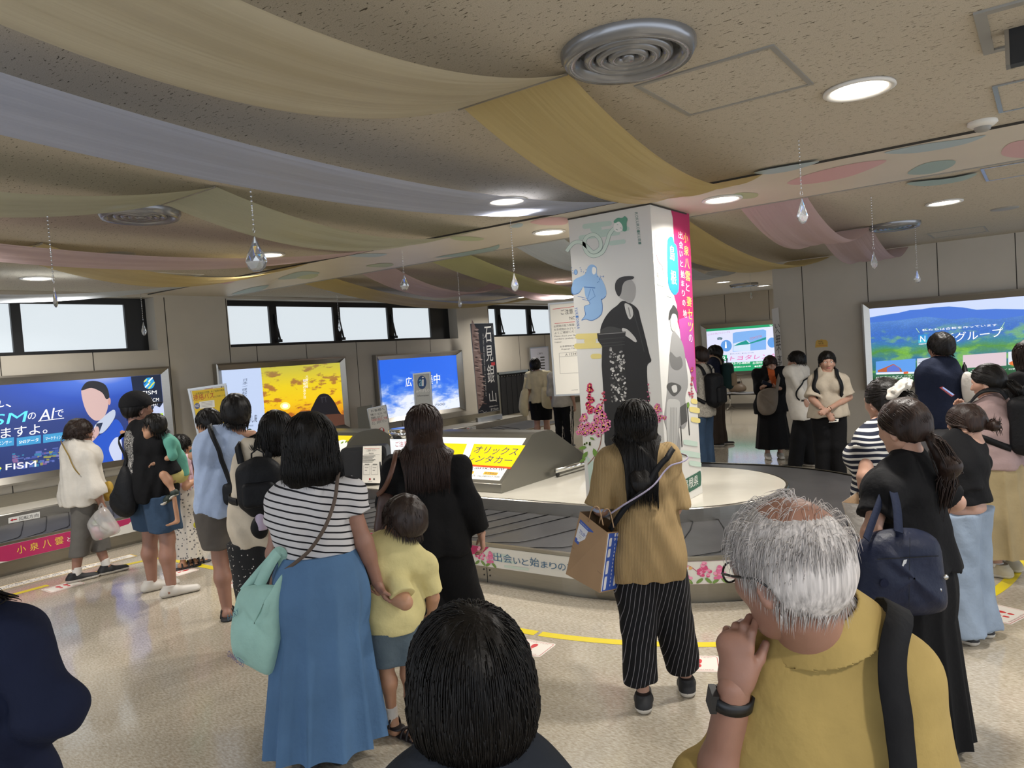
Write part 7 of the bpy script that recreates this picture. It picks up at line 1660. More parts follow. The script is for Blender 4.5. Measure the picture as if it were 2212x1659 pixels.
M = Mesh(); M.sdf([Cone(J['waist'], J['pelvis'], .09*s.h, .10*s.h, .03), Cone(J['hipR'], J['hipR']+(J['knR']-J['hipR'])*.7, .07*s.h, .06*s.h, .03), Cone(J['hipL'], J['hipL']+(J['knL']-J['hipL'])*.7, .07*s.h, .06*s.h, .03)], .01, cloth('navy_shorts', '20263a')); M.build('shorts', s.e)
s.hair_short(H_BLK, 420, .016, .07, 11, nape=-.6, front=.55)
a = J['anR']; fd = px_dir((440, 1108), (425, 1136), s.dep); M = Mesh(); M.sdf([Cone(a+V(0, 0, -.01), a+V(0, 0, -.04), .03, .034, .02), Cone(a+V(0, 0, -.035), a+fd*.09+V(0, 0, -.02), .034, .027, .02)], .006, cloth('yellow_shoe', 'a39a2c')); M.build('shoe', s.e)

# ---- woman in cream with a black rucksack
s = Person('woman in cream top with black backpack, behind the striped shirt', (590, 1400), 1.62, 8, True, -12, res=.0115, J=dict(head=(596, 934, 0), shL=(548, 1008, 0), elL=(533, 1078, .05), wrL=(556, 1105, .2), shR=(640, 1008, 0)))
s.body('LR', thin=.9); s.top(C_crm, 1.0, .44, .026, 'shirt', flare=.03, amp=.004, sw=1.8, seed=11)
s.pants(spotted('polka_dots', '131315', 'c9c4bc', 42, .16), .07, .03, 1.35, 1.7, name='trousers', top=.455)
for k in 'LR': s.shoe(k, S_blk, SOLE)
s.hair_long(H_BLK, s.HC[2]-.155, 700, .024, 12, .72, r=.0026, wave=.02, front=.5, bob=True, narrow=.12)
e = backpack(s, M_blkbag, 'black backpack on the back of the woman in cream', .02, .17, .60, .79, .10)
p = at_depth(563, 1110, s.dep-.22); e = empty('water_bottle', p-V(0, 0, .10), 'lavender bottle in the side pocket of the black backpack', 'bottle'); M_lav = mat('lavender_bottle', 'a99bb0', rough=.35)
b = MB(); b.lathe([(.001, -.10), (.034, -.10), (.036, -.09), (.036, .045), (.03, .055)], p, M_lav, 20); b.build('bottle_body', e); b = MB(); b.lathe([(.032, .052), (.034, .058), (.034, .085), (.03, .09), (.001, .09)], p, M_lav, 20); b.build('bottle_lid', e)
M = Mesh(); M.sdf([Ell(at_depth(560, 1140, s.dep-.2), np.eye(3), V(.05, .05, .07))], .01, M_blkbag, disp=folds(.004, 40, 2)); M.build('bottle_pocket', bpy.data.objects['backpack'])

# ---- woman in a striped shirt
s = Person('woman with dark bob in striped white shirt and long denim skirt', (700, 1640), 1.65, 6, True, 4, skinm=SK2, res=.0095, wid=1.06,
    J=dict(head=(671, 962, 0), neck=(672, 1050, 0), chest=(678, 1120, 0), waist=(690, 1225, 0), pelvis=(697, 1290, 0), shL=(612, 1082, 0), shR=(748, 1070, 0), elL=(594, 1195, .0), wrL=(630, 1200, .2), elR=(786, 1170, .02), wrR=(815, 1258, .06), anL=(672, 1635, .0), anR=(735, 1625, .05)))
s.body('LR', hk=dict(R=dict(curl=1.0, d=px_dir((815, 1258), (835, 1290), s.dep), n=px_dir((800, 1270), (840, 1265), s.dep))))
M_str = striped('striped_knit', 'c3c1c2', '15151a', tuple(CU*.985+CR*.17), .0305, .24, wob=.012)
s.top(M_str, .42, .585, .022, 'shirt', amp=.0035, seed=12, sw=1.45, extra=[Cone(s.J['chest'], s.J['waist'], .098*s.h, .10*s.h, .05, (s.F, .72))])
s.skirt(C_den, .055, .262, 13, .15, seed=12, r0=.105*s.h, dx=.01)
for k in 'LR': s.shoe(k, S_blk, M_dksole)
s.hair_long(H_BLK, at_depth(672, 1034, s.dep)[2], 1500, .034, 13, .92, r=.0020, wave=.008, front=.5, narrow=.2, bob=True)
M_mint = cloth('mint_nylon', '98bfb5', rough=.6)
dp = s.dep-.10
e, on, n, c = pillow('tote_bag', 'mint green tote bag hanging from the elbow of the woman in stripes', 'bag', [(612, 1238), (600, 1262), (560, 1262), (522, 1272), (508, 1310), (500, 1370), (508, 1418), (540, 1440), (582, 1458), (598, 1420), (612, 1340), (618, 1270)], dp, .11, M_mint, seed=8, crease=.008, n=unit(-CF-CR*.25))
px_band([(560, 1266, dp), (585, 1215, dp-.02), (604, 1192, dp-.02), (613, 1212, dp+.0), (614, 1245, dp)], .05, .004, M_mint, 'handle', e); px_band([(527, 1278, dp+.03), (572, 1225, dp+.03), (603, 1196, dp+.02), (616, 1225, dp+.05), (612, 1260, dp+.05)], .045, .004, M_mint, 'handle', e)
A = Art(lambda px, py: on((px, py))+n*.052, n, .001); A.text('FAIRY', (508, 1334), (532, 1318), (506, 1322), INK('3f6a7a'), layer=1); A.text('CHARACTERS', (506, 1408), (540, 1432), (509, 1396), INK('4a4a80'), layer=1); A.build('lettering', e)
st = cloth('taupe_strap', '5c5048'); e2 = empty('bag_strap', s.J['chest'], 'thin taupe bag strap across the back of the striped shirt', 'strap')
px_band([(735, 1020, s.dep+.02), (728, 1062, s.dep-.10), (706, 1130, s.dep-.16), (672, 1185, s.dep-.16), (640, 1215, s.dep-.14), (618, 1240, s.dep-.05)], .016, .004, st, 'strap', e2, s, .03, .022)

# ---- boy in yellow
s = Person('little boy in yellow T-shirt and denim shorts holding the hand of the woman in stripes', (868, 1585), 1.20, -30, False, -48, hs=1.26, skinm=SKC, res=.009,
    J=dict(head=(871, 1127, 0), neck=(876, 1185, 0), anL=(847, 1545, .03), anR=(903, 1602, -.05), shL=(850, 1215, -.02), shR=(918, 1220, .05), elL=(876, 1302, -.16), wrL=(828, 1285, -.10), elR=(935, 1290, .1), wrR=(930, 1330, .15)))
s.body('LR', hk=dict(L=dict(curl=1.0, d=px_dir((828, 1285), (812, 1278), s.dep), n=px_dir((830, 1280), (835, 1250), s.dep))), thin=.9)
s.top(cloth('pale_yellow_tee', 'cbc08a'), .82, .44, .016, 'shirt', amp=.003, sw=1.5, seed=14, flare=.02); s.shorts(cloth('grey_blue_denim', '525f68', bump=.3, bscale=400), .31, .024, 1.25, seed=14, top=.46)
M_bs = mat('dark_red_sandal', '1c1519', rough=.5)
for k in 'LR': s.sandal(k, M_bs, -40); sock(s, k, .09)
s.hair_short(H_CH, 1500, .022, .06, 15, nape=-.52, front=.5, r=.0016, crown=(0, -.35, .9))

# ---- woman in black with long brown hair
s = Person('woman with long brown hair dressed all in black, seen from behind', (970, 1425), 1.655, 0, True, 0, res=.0105, wid=1.06,
    J=dict(head=(916, 926, 0), neck=(918, 980, 0), chest=(924, 1045, 0), waist=(932, 1115, 0), pelvis=(938, 1175, 0), shL=(853, 1015, 0), shR=(985, 1012, 0), elR=(1013, 1090, 0), wrR=(1040, 1152, .04), elL=(838, 1085, .03), wrL=(850, 1125, .16), hipL=(914, 1190, 0), hipR=(964, 1190, 0), anL=(945, 1420, .0), anR=(1045, 1405, .12)))
s.body('LR', hk=dict(R=dict(curl=.7, d=px_dir((1040, 1152), (1043, 1182), s.dep))), thin=.9)
s.top(C_blk, 1.92, .50, .02, 'shirt', flare=.02, amp=.004, sw=1.5, seed=15); s.pants(cloth('black_trousers', '0c0c0e'), .03, .024, 1.22, 1.9, seed=15)
for k in 'LR': s.shoe(k, S_blk, M_dksole)
zE = at_depth(915, 1050, s.dep)[2]; s.hair_long(H_BRN2, zE, 1500, .022, 16, .72, r=.0028, wave=.03, back=V(*(s.J['chest']-s.F*.11)[:2], zE+.05), narrow=.13)
e, on, n, c = pillow('handbag', 'dark brown leather bag hanging at the left side of the woman in black', 'bag', [(822, 1064), (850, 1066), (850, 1110), (852, 1158), (832, 1155), (809, 1150), (812, 1110)], s.dep-.02, .10, M_lea, seed=9, crease=.003, sharp=6)
px_band([(822, 1068, s.dep-.02), (838, 1040, s.dep-.14), (850, 1005, s.dep-.13), (856, 975, s.dep-.03), (862, 985, s.dep+.06), (850, 1030, s.dep+.12), (840, 1066, s.dep+.04)], .028, .005, M_lea2, 'strap', e, s, .024, .022)

# ---- dark haired head in the foreground
s = Person('dark haired person close to the camera, only the back of the head showing', tuple(at_depth(1035, 1640, 1.17)[:2].tolist()+[0]), 1.455, -8, True, -14, res=.009, skinm=SK2, J=dict(head=(1014, 1478, .04), neck=(1022, 1625, .04), shL=(905, 1730, .02), shR=(1150, 1725, .02), chest=(1030, 1790, 0), elL=(880, 1960, 0), elR=(1185, 1960, 0)))
s.body('', feet=False, hres=.005); s.top(cloth('slate_cotton', '23272e'), .9, .5, .016, 'shirt', seed=16); s.pants(C_gry, .05); 
for k in 'LR': s.shoe(k, S_blk, SOLE)
M = Mesh(); M.sdf(s.cap_prims(.022, .56, -1.0)+[Ell(s.hl(0, -.2, -.30), np.array([s.HR, s.HF, s.HU]), V(.84, .86, .78)*s.hr, .03), Sub(Ell(s.hl(0, .85, -.3), np.array([s.HR, s.HF, s.HU]), V(.66, .62, .80)*s.hr), .02), Cut(s.hl(0, 0, -.95), -s.HU)], .005, H_BLK, disp=folds(.002, 70, 5))
s.strands(M, H_BLK, 4200, .36, at_depth(1014, 1625, 1.19)[2], (.05, -.40, .92), g=.022, gj=.007, r=.0009, seed=17, nape=-.55, side=-.3, front=.5, stiff=.80, step=.011, jitter=.07, narrow=.10, body=False, colx=[Ell(s.hl(0, -.2, -.30), np.array([s.HR, s.HF, s.HU]), V(.84, .86, .78)*s.hr-.019, .03)]); M.build('hair', s.e)

# ---- sleeve of a person at the left edge
s = Person('person in navy knitted cardigan at the left edge, mostly outside the photo', tuple(at_depth(-95, 1500, 1.85)[:2].tolist()+[0]), 1.56, 25, True, 20, res=.010, J=dict(head=(-120, 1165, 0), shR=(38, 1385, -.02), elR=(108, 1530, -.03), wrR=(20, 1600, .12), shL=(-215, 1400, 0)))
s.body('LR', hk=dict(R=dict(curl=.8))); s.top(C_nvy, 1.85, .47, .024, 'cardigan', flare=.03, sw=1.75, amp=.004, seed=18); s.pants(C_blk, .05)
for k in 'LR': s.shoe(k, S_blk, SOLE)
s.hair_long(H_BLK, s.HC[2]-.16, 300, .02, 19, .66)
# ---- woman in beige with long black hair
s = Person('woman with long black hair in beige ribbed top and black pinstripe trousers', (1437, 1513), 1.58, -6, True, -10, res=.0095, wid=1.02,
    J=dict(head=(1373, 922, 0), neck=(1378, 985, 0), chest=(1385, 1040, 0), waist=(1393, 1130, 0), pelvis=(1397, 1195, 0), shL=(1318, 995, 0), shR=(1437, 990, 0), elL=(1298, 1098, .0), wrL=(1328, 1108, .20), elR=(1455, 1098, .02), wrR=(1432, 1105, .20), hipL=(1372, 1215, 0), hipR=(1424, 1212, 0), knL=(1380, 1350, 0), knR=(1458, 1345, .05), anL=(1390, 1508, -.02), anR=(1483, 1472, .12)))
s.body('LR', hk=dict(L=dict(curl=1.1), R=dict(curl=.8)), thin=.85)
def m_rib(nt, b, N, L):
    tc = N('TexCoord'); d = N('VectorMath', _operation='DOT_PRODUCT'); d.inputs[1].default_value = tuple(CR*.995); L(tc.outputs['Object'], d.inputs[0]); sn = N('Math', _operation='MULTIPLY'); sn.inputs[1].default_value = 900; L(d.outputs['Value'], sn.inputs[0]); q = N('Math', _operation='SINE'); L(sn.outputs[0], q.inputs[0])
    bp = N('Bump', Strength=.5, Distance=.002); L(q.outputs[0], bp.inputs['Height']); L(bp.outputs[0], b.inputs['Normal']); b.inputs['Base Color'].default_value = srgb('97805b'); b.inputs['Roughness'].default_value = .9; b.inputs['Specular IOR Level'].default_value = .2
s.top(node_mat('beige_rib_knit', m_rib), .98, .455, .020, 'shirt', flare=.012, amp=.004, sw=1.9, seed=20)
s.pants(striped('pinstripe', '0d0d10', '77757a', tuple(CR*.98-CU*.14), .022, .10, wob=.03), .085, .020, 1.12, 1.25, amp=.006, seed=21)
for k in 'LR': s.shoe(k, S_blk, SOLE, yaw=0)
b = MB(); d = unit(s.J['wrL']-s.J['elL']); b.tube([s.J['elL']-d*.02+V(0, 0, .02), s.J['elL']+d*.02, s.J['wrL']], [.046, .044, .034], cloth('pale_blue_sleeve', 'a9b0c6'), 14); b.build('arm_cover', s.e)
zE = at_depth(1390, 1080, s.dep)[2]; s.hair_long(H_BLK, zE, 1500, .020, 22, .56, r=.0022, wave=.02, back=at_depth(1385, 1045, s.dep-.15), narrow=.075, front=.4, sweep=-s.HF*.8)
e2 = empty('bag_strap', s.J['chest'], 'black bag strap and thin lilac cord crossing the beige top', 'strap')
px_band([(1443, 985, s.dep+.04), (1425, 1000, s.dep-.10), (1390, 1060, s.dep-.16), (1352, 1095, s.dep-.16), (1318, 1145, s.dep-.12)], .028, .004, M_blkbag, 'strap', e2, s, .030, .022)
px_band([(1456, 985, s.dep+.04), (1442, 1005, s.dep-.10), (1410, 1050, s.dep-.17), (1345, 1092, s.dep-.17), (1318, 1110, s.dep-.14)], .008, .003, cloth('lilac_cord', '9a93a8'), 'cord', e2, s, .034, .022)
# paper bag on her arm
M_kraft = mat('kraft_paper', '96795a', rough=.75, noise=.06, nscale=8); M_kin = mat('kraft_paper_inside', '6f573f', rough=.8)
dp = s.dep-.16; P0 = at_depth(1312, 1150, dp-.02); PL = at_depth(1253, 1105, dp+.10); PR = at_depth(1349, 1147, dp+.12); DN = at_depth(1295, 1281, dp-.02)-P0; DL = at_depth(1222, 1240, dp+.10)-PL; PB = PL+PR-P0
e = empty('paper_bag', P0, 'brown paper bag with blue print hanging on the arm of the woman in beige', 'bag')
b = MB(); top = [P0, PL, PB, PR]; bot = [P0+DN, PL+DL, PB+(DL+DN)/2, PR+DN]
for i in range(4):
    a, c2 = i, (i+1) % 4; n = unit(np.cross(top[c2]-top[a], bot[a]-top[a])); n = n if n @ (sum(top)/4-(top[a]+top[c2])/2) > 0 else -n; b.add([top[a], top[c2], bot[c2], bot[a]], [(0, 1, 2, 3)], M_kraft); b.add([top[a]+n*.002, top[c2]+n*.002, bot[c2]+n*.002, bot[a]+n*.002], [(3, 2, 1, 0)], M_kin)
b.add(bot, [(0, 1, 2, 3)], M_kraft); b.build('bag_body', e)
nl = unit(np.cross(PL-P0, DN)); nl = nl if nl @ (CO-P0) > 0 else -nl; A = Art(lambda u, v: P0+(PL-P0)*u+(DN*(1-u)+DL*u)*v, nl, .0012)
BLU2 = INK('2f4fa0'); PWH = INK('c9cacf')
A.poly([(.25, .16), (.93, .10), (.96, .46), (.28, .56)], PWH, 1); A.poly([(.25, .16), (.93, .10), (.935, .16), (.255, .23)], BLU2, 1.4); A.poly([(.272, .49), (.955, .39), (.96, .46), (.28, .56)], BLU2, 1.4)
A.text('TSUBASA', (.88, .30), (.52, .335), (.875, .24), BLU2, layer=1.6); A.text('Haneda Airport', (.90, .15), (.62, .175), (.90, .125), PWH, layer=1.8)
for k in range(2): A.line([(.85, .335+.03*k), (.55, .365+.03*k)], .006, GY2, 1.6)
A.line([(1, .56), (0, .70)], .006, M_kin, 1); A.build('label_print', e)
nr = unit(np.cross(PR-P0, DN)); nr = nr if nr @ (CO-P0) > 0 else -nr; A = Art(lambda u, v: P0+(PR-P0)*u+DN*v, nr, .0012)
A.poly([(.05, .02), (.97, .02), (.97, .98), (.05, .98)], PWH, 1); A.poly([(.10, .02), (.94, .02), (.94, .98), (.10, .98)], BLU2, 1.3)
for u0, u1, v0, v1 in ((.16, .30, .10, .24), (.16, .30, .28, .42), (.16, .30, .48, .70), (.16, .30, .74, .96), (.70, .82, .08, .40), (.70, .82, .46, .62), (.70, .82, .72, .92), (.42, .52, .02, .08), (.58, .68, .02, .08)): A.poly([(u0+.03, v0), (u1, v0), (u1, v1-.02), (u1-.03, v1), (u0, v1), (u0, v0+.02)], PWH, 1.6)
for k in range(12): A.poly([(.50, .20+k*.062), (.535, .20+k*.062), (.535, .235+k*.062), (.50, .235+k*.062)], PWH, 1.6)
A.text('91', (.40, .15), (.64, .15), (.40, .105), PWH, layer=1.6); A.build('side_print', e)
for q in ((1285, 1125), (1308, 1130)):
    b = MB(); b.tube(spline([at_depth(q[0]-14, q[1]+2, dp+.06), at_depth(q[0]-6, q[1]-25, dp+.03), at_depth(q[0]+8, q[1]-28, dp+.02), at_depth(q[0]+18, q[1]+10, dp+.0)], 6), .003, M_kraft, 6); b.build('handle', e)

# ---- grey haired man in the foreground
s = Person('grey haired man in yellow polo shirt with glasses, hand at his chin', tuple(at_depth(1800, 1560, 1.40)[:2].tolist()+[0]), 1.64, -18, False, -58, pitch=10, res=.0085, skinm=SK2, wid=1.06,
    J=dict(head=(1703, 1234, -.08), neck=(1766, 1350, -.02), chest=(1795, 1560, 0), waist=(1800, 1740, 0), shL=(1655, 1505, .06), shR=(1930, 1462, -.03), elL=(1545, 1735, .02), wrL=(1586, 1484, -.06), elR=(2000, 1760, .0), wrR=(1940, 1900, .2)))
s.hr *= .955
hd = px_dir((1586, 1484), (1592, 1360), s.dep-.06); hn = unit(CR*.75+CF*.75)
s.body('LR', hk=dict(L=dict(d=hd, n=hn, curls=(.55, .75, .95, 1.1), thumb=.35, res=.0034), R=dict(curl=.8)), hres=.0042)
M_yel = cloth('yellow_polo', '9c8650', bump=.15, bscale=500); J = s.J
s.top(M_yel, .96, .47, .018, 'polo_shirt', flare=.012, amp=.003, freq=22, sw=1.55, seed=23, neckcut=False)
# collar
cn = J['neck']; cu = unit(s.HC-cn+UP*.12); M = Mesh(); ca_, cb_ = cn-cu*.004, cn+cu*.052
M.sdf([Cone(ca_, cb_, .122, .082, .01, flat=True), Sub(Cone(ca_-cu*.02, cb_+cu*.03, .116, .060, flat=True), .004), Sub(Box(cn+s.F*.10+cu*.01, np.array([s.R, s.F, UP]), V(.03, .05, .09)), .01)], .0034, M_yel); M.build('collar', s.e)
s.pants(C_gry, .05); 
for k in 'LR': s.shoe(k, S_blk, M_dksole)
L = s.hl; M = Mesh(); q = s.hr
top_ = L(.05, -.30, .98); M.sdf(s.cap_prims(.007, .66, -.58), .0048, (H_GRY, s.skin), pick=lambda c: np.linalg.norm(c-top_, axis=1) < .55*q, disp=folds(.0012, 90, 3))
ro = s.scalp(3400, .66, -.44, -.12, 24); rg = np.random.default_rng(9); dtop = np.linalg.norm(ro-np.array([.05, -.30, .98]), axis=1); ro = ro[(dtop > .72) | (rg.random(len(ro)) < .5*dtop**2)]
s.strands(M, H_GRY, len(ro), .050, None, (.15, -.35, .98), g=.007, gj=.007, r=.00060, seed=24, roots=ro, stiff=.88, step=.006, comb=1.0, jitter=.14, sweep=s.HF*.25)
fr = s.scalp(420, .66, .45, .45, 25); s.strands(M, H_GRY, len(fr), .05, None, (.2, -.5, .9), g=.014, gj=.014, r=.0006, seed=26, roots=fr, stiff=.9, step=.007, jitter=.3); M.build('hair', s.e)
spectacles(s, mat('black_frame', '141416', rough=.3))
M_watch = mat('black_watch', '15171b', rough=.4); d = unit(J['wrL']-J['elL']); wc = J['wrL']-d*.028; b = MB(); u = unit(np.cross(d, CF)); v = np.cross(d, u)
ring = [wc+(u*math.cos(t)*.034+v*math.sin(t)*.027) for t in np.linspace(0, 2*math.pi, 25)]; b2 = band(ring, .024, .005, M_watch, normals=[unit(r-wc) for r in ring]); b2.frame_box(wc+u*.036, d*.019, v*.017, u*.006, M_watch); b2.build('wrist_watch', s.e)
e2 = empty('shoulder_strap', J['shR'], 'wide black bag strap over the shoulder of the man in yellow', 'strap')
px_band([(1895, 1440, s.dep+.10), (1885, 1385, s.dep-.02), (1905, 1420, s.dep-.10), (1935, 1520, s.dep-.16), (1945, 1640, s.dep-.16), (1940, 1760, s.dep-.16), (1900, 1880, s.dep-.12)], .048, .003, cloth('black_webbing', '131315', bump=.3, bscale=600), 'strap', e2, s, .026, .02)

# ---- woman in black with a navy bag
s = Person('woman with long ponytail in black top and long black skirt, facing left', (1985, 1615), 1.545, -42, True, -56, pitch=6, res=.010, wid=1.02,
    J=dict(head=(1950, 925, 0), neck=(1965, 990, .02), shL=(1905, 1062, -.10), elL=(1882, 1150, -.16), wrL=(1862, 1215, -.02), shR=(2020, 1045, .10), elR=(2065, 1085, .14), wrR=(1990, 1110, .28)))
s.body('LR', hk=dict(L=dict(curl=1.0), R=dict(curl=.8)), hres=.005, thin=.9); s.top(cloth('black_tee', '111113'), .62, .52, .02, 'shirt', flare=.03, amp=.004, sw=1.6, seed=27)
s.skirt(cloth('black_skirt', '0b0b0d'), .035, .215, 13, .10, seed=27, dx=.01); 
for k in 'LR': s.shoe(k, S_blk, M_dksole)
s.pony(H_BRN, (.05, -.88, -.25), (.12, -1.0, -2.6), .04, 800, 28, t=.014, tail_n=260)
dp = s.dep-.24
e, on, n, c = pillow('shoulder_bag', 'big navy nylon shoulder bag on the woman with the long ponytail', 'bag', [(1890, 1152), (1945, 1140), (1990, 1145), (2018, 1165), (2030, 1230), (2036, 1300), (2015, 1322), (1940, 1328), (1860, 1318), (1836, 1302), (1842, 1230), (1852, 1185)], dp, .20, M_navybag, seed=10, crease=.008, sharp=4, n=unit(-CF+CR*.1))
px_band([(1940, 1150, dp-.07), (1936, 1095, dp+.0), (1924, 1048, dp+.09), (1914, 1036, dp+.17), (1908, 1060, dp+.26)], .036, .005, cloth('navy_webbing', '1b2236'), 'strap', e); px_band([(1870, 1165, dp-.06), (1890, 1110, dp+.02), (1912, 1050, dp+.12), (1920, 1035, dp+.18)], .03, .005, MATS['navy_webbing'], 'strap', e)
A = Art(lambda px, py: on((px, py))+n*.103, n, .001); A.line([(1862, 1195), (1990, 1188)], 2, M_blkbag, 1); A.poly([(1917, 1196), (1924, 1195), (1922, 1203), (1918, 1206), (1914, 1214), (1912, 1212)], M_zip, 2); A.line([(1930, 1150), (1928, 1310)], 1, M_blkbag, 1); A.ell((1877, 1245), 9, 9, cloth('navy_dark', '10152a'), 18, 1); A.build('pocket_zip', e)
for qx, qy in ((2012, 1235), (1998, 1262)): b = MB(); b.lathe([(.001, .006), (.009, .005), (.011, 0)], on((qx, qy))+n*.085, M_zip, 14, ax=n); b.build('stud', e)

# ---- girl with the white scrunchie
s = Person('woman with white scrunchie in navy and white knitted vest', (1922, 1440), 1.575, -38, True, -44, pitch=4, res=.011,
    J=dict(head=(1909, 868, 0), shL=(1878, 958, -.06), elL=(1868, 1030, -.10), wrL=(1872, 1095, .02)))
s.body('LR', hk=dict(L=dict(curl=1.2)), thin=.9); s.top(striped('navy_white_knit', '1a1e2e', 'c6c4be', tuple(CU*.99-CR*.06), .030, .42, wob=.05), .12, .54, .016, 'knit_vest', sw=1.25, amp=.002, seed=29)
b = MB(); k = 'L'; a = s.J['shL']; d = unit(s.J['elL']-a); u = unit(np.cross(d, CF)); v = np.cross(d, u); b.tube([a+d*.035+(u*math.cos(t)*.072+v*math.sin(t)*.062) for t in np.linspace(0, 2*math.pi, 25)[:-1]], .011, cloth('cream_knit_trim', 'c4c1b9', bump=.5, bscale=180), 8, closed=True); b.build('armhole_trim', s.e)
s.skirt(C_nvy, .12, .2, 9, .08, seed=29)
for k in 'LR': s.shoe(k, S_wht, SOLE)
s.pony(H_BLK, (.05, -.82, .48), (.25, -1.25, -.55), .035, 520, 30, t=.012, tail_n=90)
T = s.hl(.05, -.86, .50); M = Mesh(); R_ = unit(s.hl(.25, -1.25, -.1)-T); u = unit(np.cross(R_, UP)); v = np.cross(R_, u)
M.sdf([Ell(T+(u*math.cos(t)*.045+v*math.sin(t)*.045), np.array([u, v, R_]), V(.034, .034, .026), .012) for t in np.linspace(0, 2*math.pi, 9)[:-1]], .005, cloth('white_satin', 'c6c0b6', rough=.45), disp=folds(.006, 110, 6)); M.build('scrunchie', s.e)
M_wt = cloth('white_canvas', 'b7b1aa')
dp = s.dep-.12; P = [at_depth(*q) for q in ((1818, 1085, dp), (1868, 1052, dp+.1), (1900, 1064, dp+.04), (1866, 1090, dp-.06))]; Q = [at_depth(*q) for q in ((1835, 1142, dp), (1872, 1128, dp+.08), (1898, 1150, dp+.03), (1862, 1168, dp-.05))]
e = empty('canvas_tote', P[0], 'white canvas tote bag with open top held in front of the knitted vest', 'bag'); b = MB()
for i in range(4):
    j = (i+1) % 4; nn = unit(np.cross(P[j]-P[i], Q[i]-P[i]))*.004; nn = nn if nn @ (sum(P)/4-(P[i]+P[j])/2) > 0 else -nn; b.grid([[P[i]+(P[j]-P[i])*u+((Q[i]+(Q[j]-Q[i])*u)-(P[i]+(P[j]-P[i])*u))*w for w in np.linspace(0, 1, 7)] for u in np.linspace(0, 1, 7)], M_wt); b.grid([[P[i]+(P[j]-P[i])*u+((Q[i]+(Q[j]-Q[i])*u)-(P[i]+(P[j]-P[i])*u))*w+nn for w in np.linspace(0, 1, 7)] for u in np.linspace(0, 1, 7)], cloth('tote_lining', 'a58a6c'))
b.add(Q, [(0, 1, 2, 3)], M_wt); b.build('bag_body', e)

# ---- woman in black T-shirt and pale jeans
s = Person('woman with low ponytail in black T-shirt and pale wide jeans, looking down', (2093, 1378), 1.46, -62, True, -72, pitch=22, res=.011, wid=1.02,
    J=dict(head=(2086, 918, 0), neck=(2105, 975, 0), shL=(2078, 1010, -.08), elL=(2095, 1085, -.10), wrL=(2060, 1078, -.02), shR=(2110, 1005, .12), elR=(2090, 985, .24), wrR=(2078, 900, .30)))
s.body('LR', hk=dict(L=dict(curl=1.0), R=dict(curl=.9)), thin=.8); s.top(MATS['black_tee'], .62, .56, .02, 'shirt', flare=.012, amp=.004, sw=1.6, seed=31)
s.pants(C_jean2, .035, .02, 1.25, 2.2, 'jeans', amp=.006, seed=31)
M = Mesh()
for k in 'LR':
    a = s.J['an'+k]; z = V(a[0], a[1], 0); M.sdf([Cone(z+UP*.03*s.h, z+UP*.085*s.h, .085, .083, .005, flat=True)], .008, cloth('jeans_turn_up', '9aa6b2'), disp=folds(.003, 40, 3))
M.build('turn_up', s.e)
for k in 'LR': s.shoe(k, S_blk, SOLE)
s.pony(H_BRN, (.02, -.80, -.42), (.1, -1.35, -.60), .028, 620, 32, t=.014, tail_n=60)
e = empty('phone', at_depth(2046, 848, s.dep+.3), 'smartphone with red case edge held up in front of the man in the suit', 'phone')
b = MB(); P = [at_depth(*q) for q in ((2031, 838, s.dep+.3), (2037, 835, s.dep+.3), (2063, 853, s.dep+.3), (2056, 857, s.dep+.3))]; b.prism(P, CF*.010, mat('red_phone_case', '7a1d24', rough=.3)); nn = -CF*.001; c = sum(P)/4
b.add([c+(p-c)*.9+nn for p in [at_depth(*q) for q in ((2034, 837, s.dep+.3), (2037, 835, s.dep+.3), (2063, 853, s.dep+.3), (2059, 855, s.dep+.3))]], [(0, 1, 2, 3)], G('8fa8d8', .8)); b.build('phone_body', e)

# ---- woman in pink cardigan
s = Person('woman in pink cardigan and long beige skirt with sunglasses on her head', (2160, 1238), 1.59, -70, True, -76, pitch=8, res=.0115,
    J=dict(head=(2133, 826, 0), neck=(2150, 884, 0), shL=(2163, 920, -.10), elL=(2168, 995, -.12), wrL=(2135, 1015, .0), shR=(2160, 915, .12)))
s.body('LR', hk=dict(L=dict(curl=1.0)), thin=.9); s.top(cloth('dusty_pink_knit', '9c8684'), 1.9, .50, .022, 'cardigan', flare=.02, amp=.004, sw=1.5, seed=33); s.skirt(cloth('beige_skirt', '9a8a68'), .10, .235, 12, .10, seed=33, dy=-.03)
for k in 'LR': s.shoe(k, S_bge, SOLE, yaw=-74, w=1.12); sock(s, k, .07)
s.pony(H_BLK, (.03, -.80, .0), (.08, -1.35, -1.5), .034, 560, 34, t=.013, tail_n=110)
b = MB(); L = s.hl
for sg in (-1, 1): b.tube([L(sg*.2, .55, .82), L(sg*.48, .5, .74), L(sg*.62, .1, .62), L(sg*.66, -.35, .45)], .005, M_blackp, 6)
b.tube([L(-.48, .5, .74), L(0, .62, .86), L(.48, .5, .74)], .007, M_blackp, 6); b.build('sunglasses', s.e)
b = MB()
for k in range(7): b.lathe([(.001, .008), (.008, .004), (.009, -.004), (.001, -.008)], L(-.05+.03*math.cos(k), -.88, .0+.13*math.sin(k*1.3)), M_bead, 8)
b.build('hair_clip', s.e)
backpack(s, M_blkbag, 'black backpack on the woman in the pink cardigan', .0, .17, .56, .82, .11)

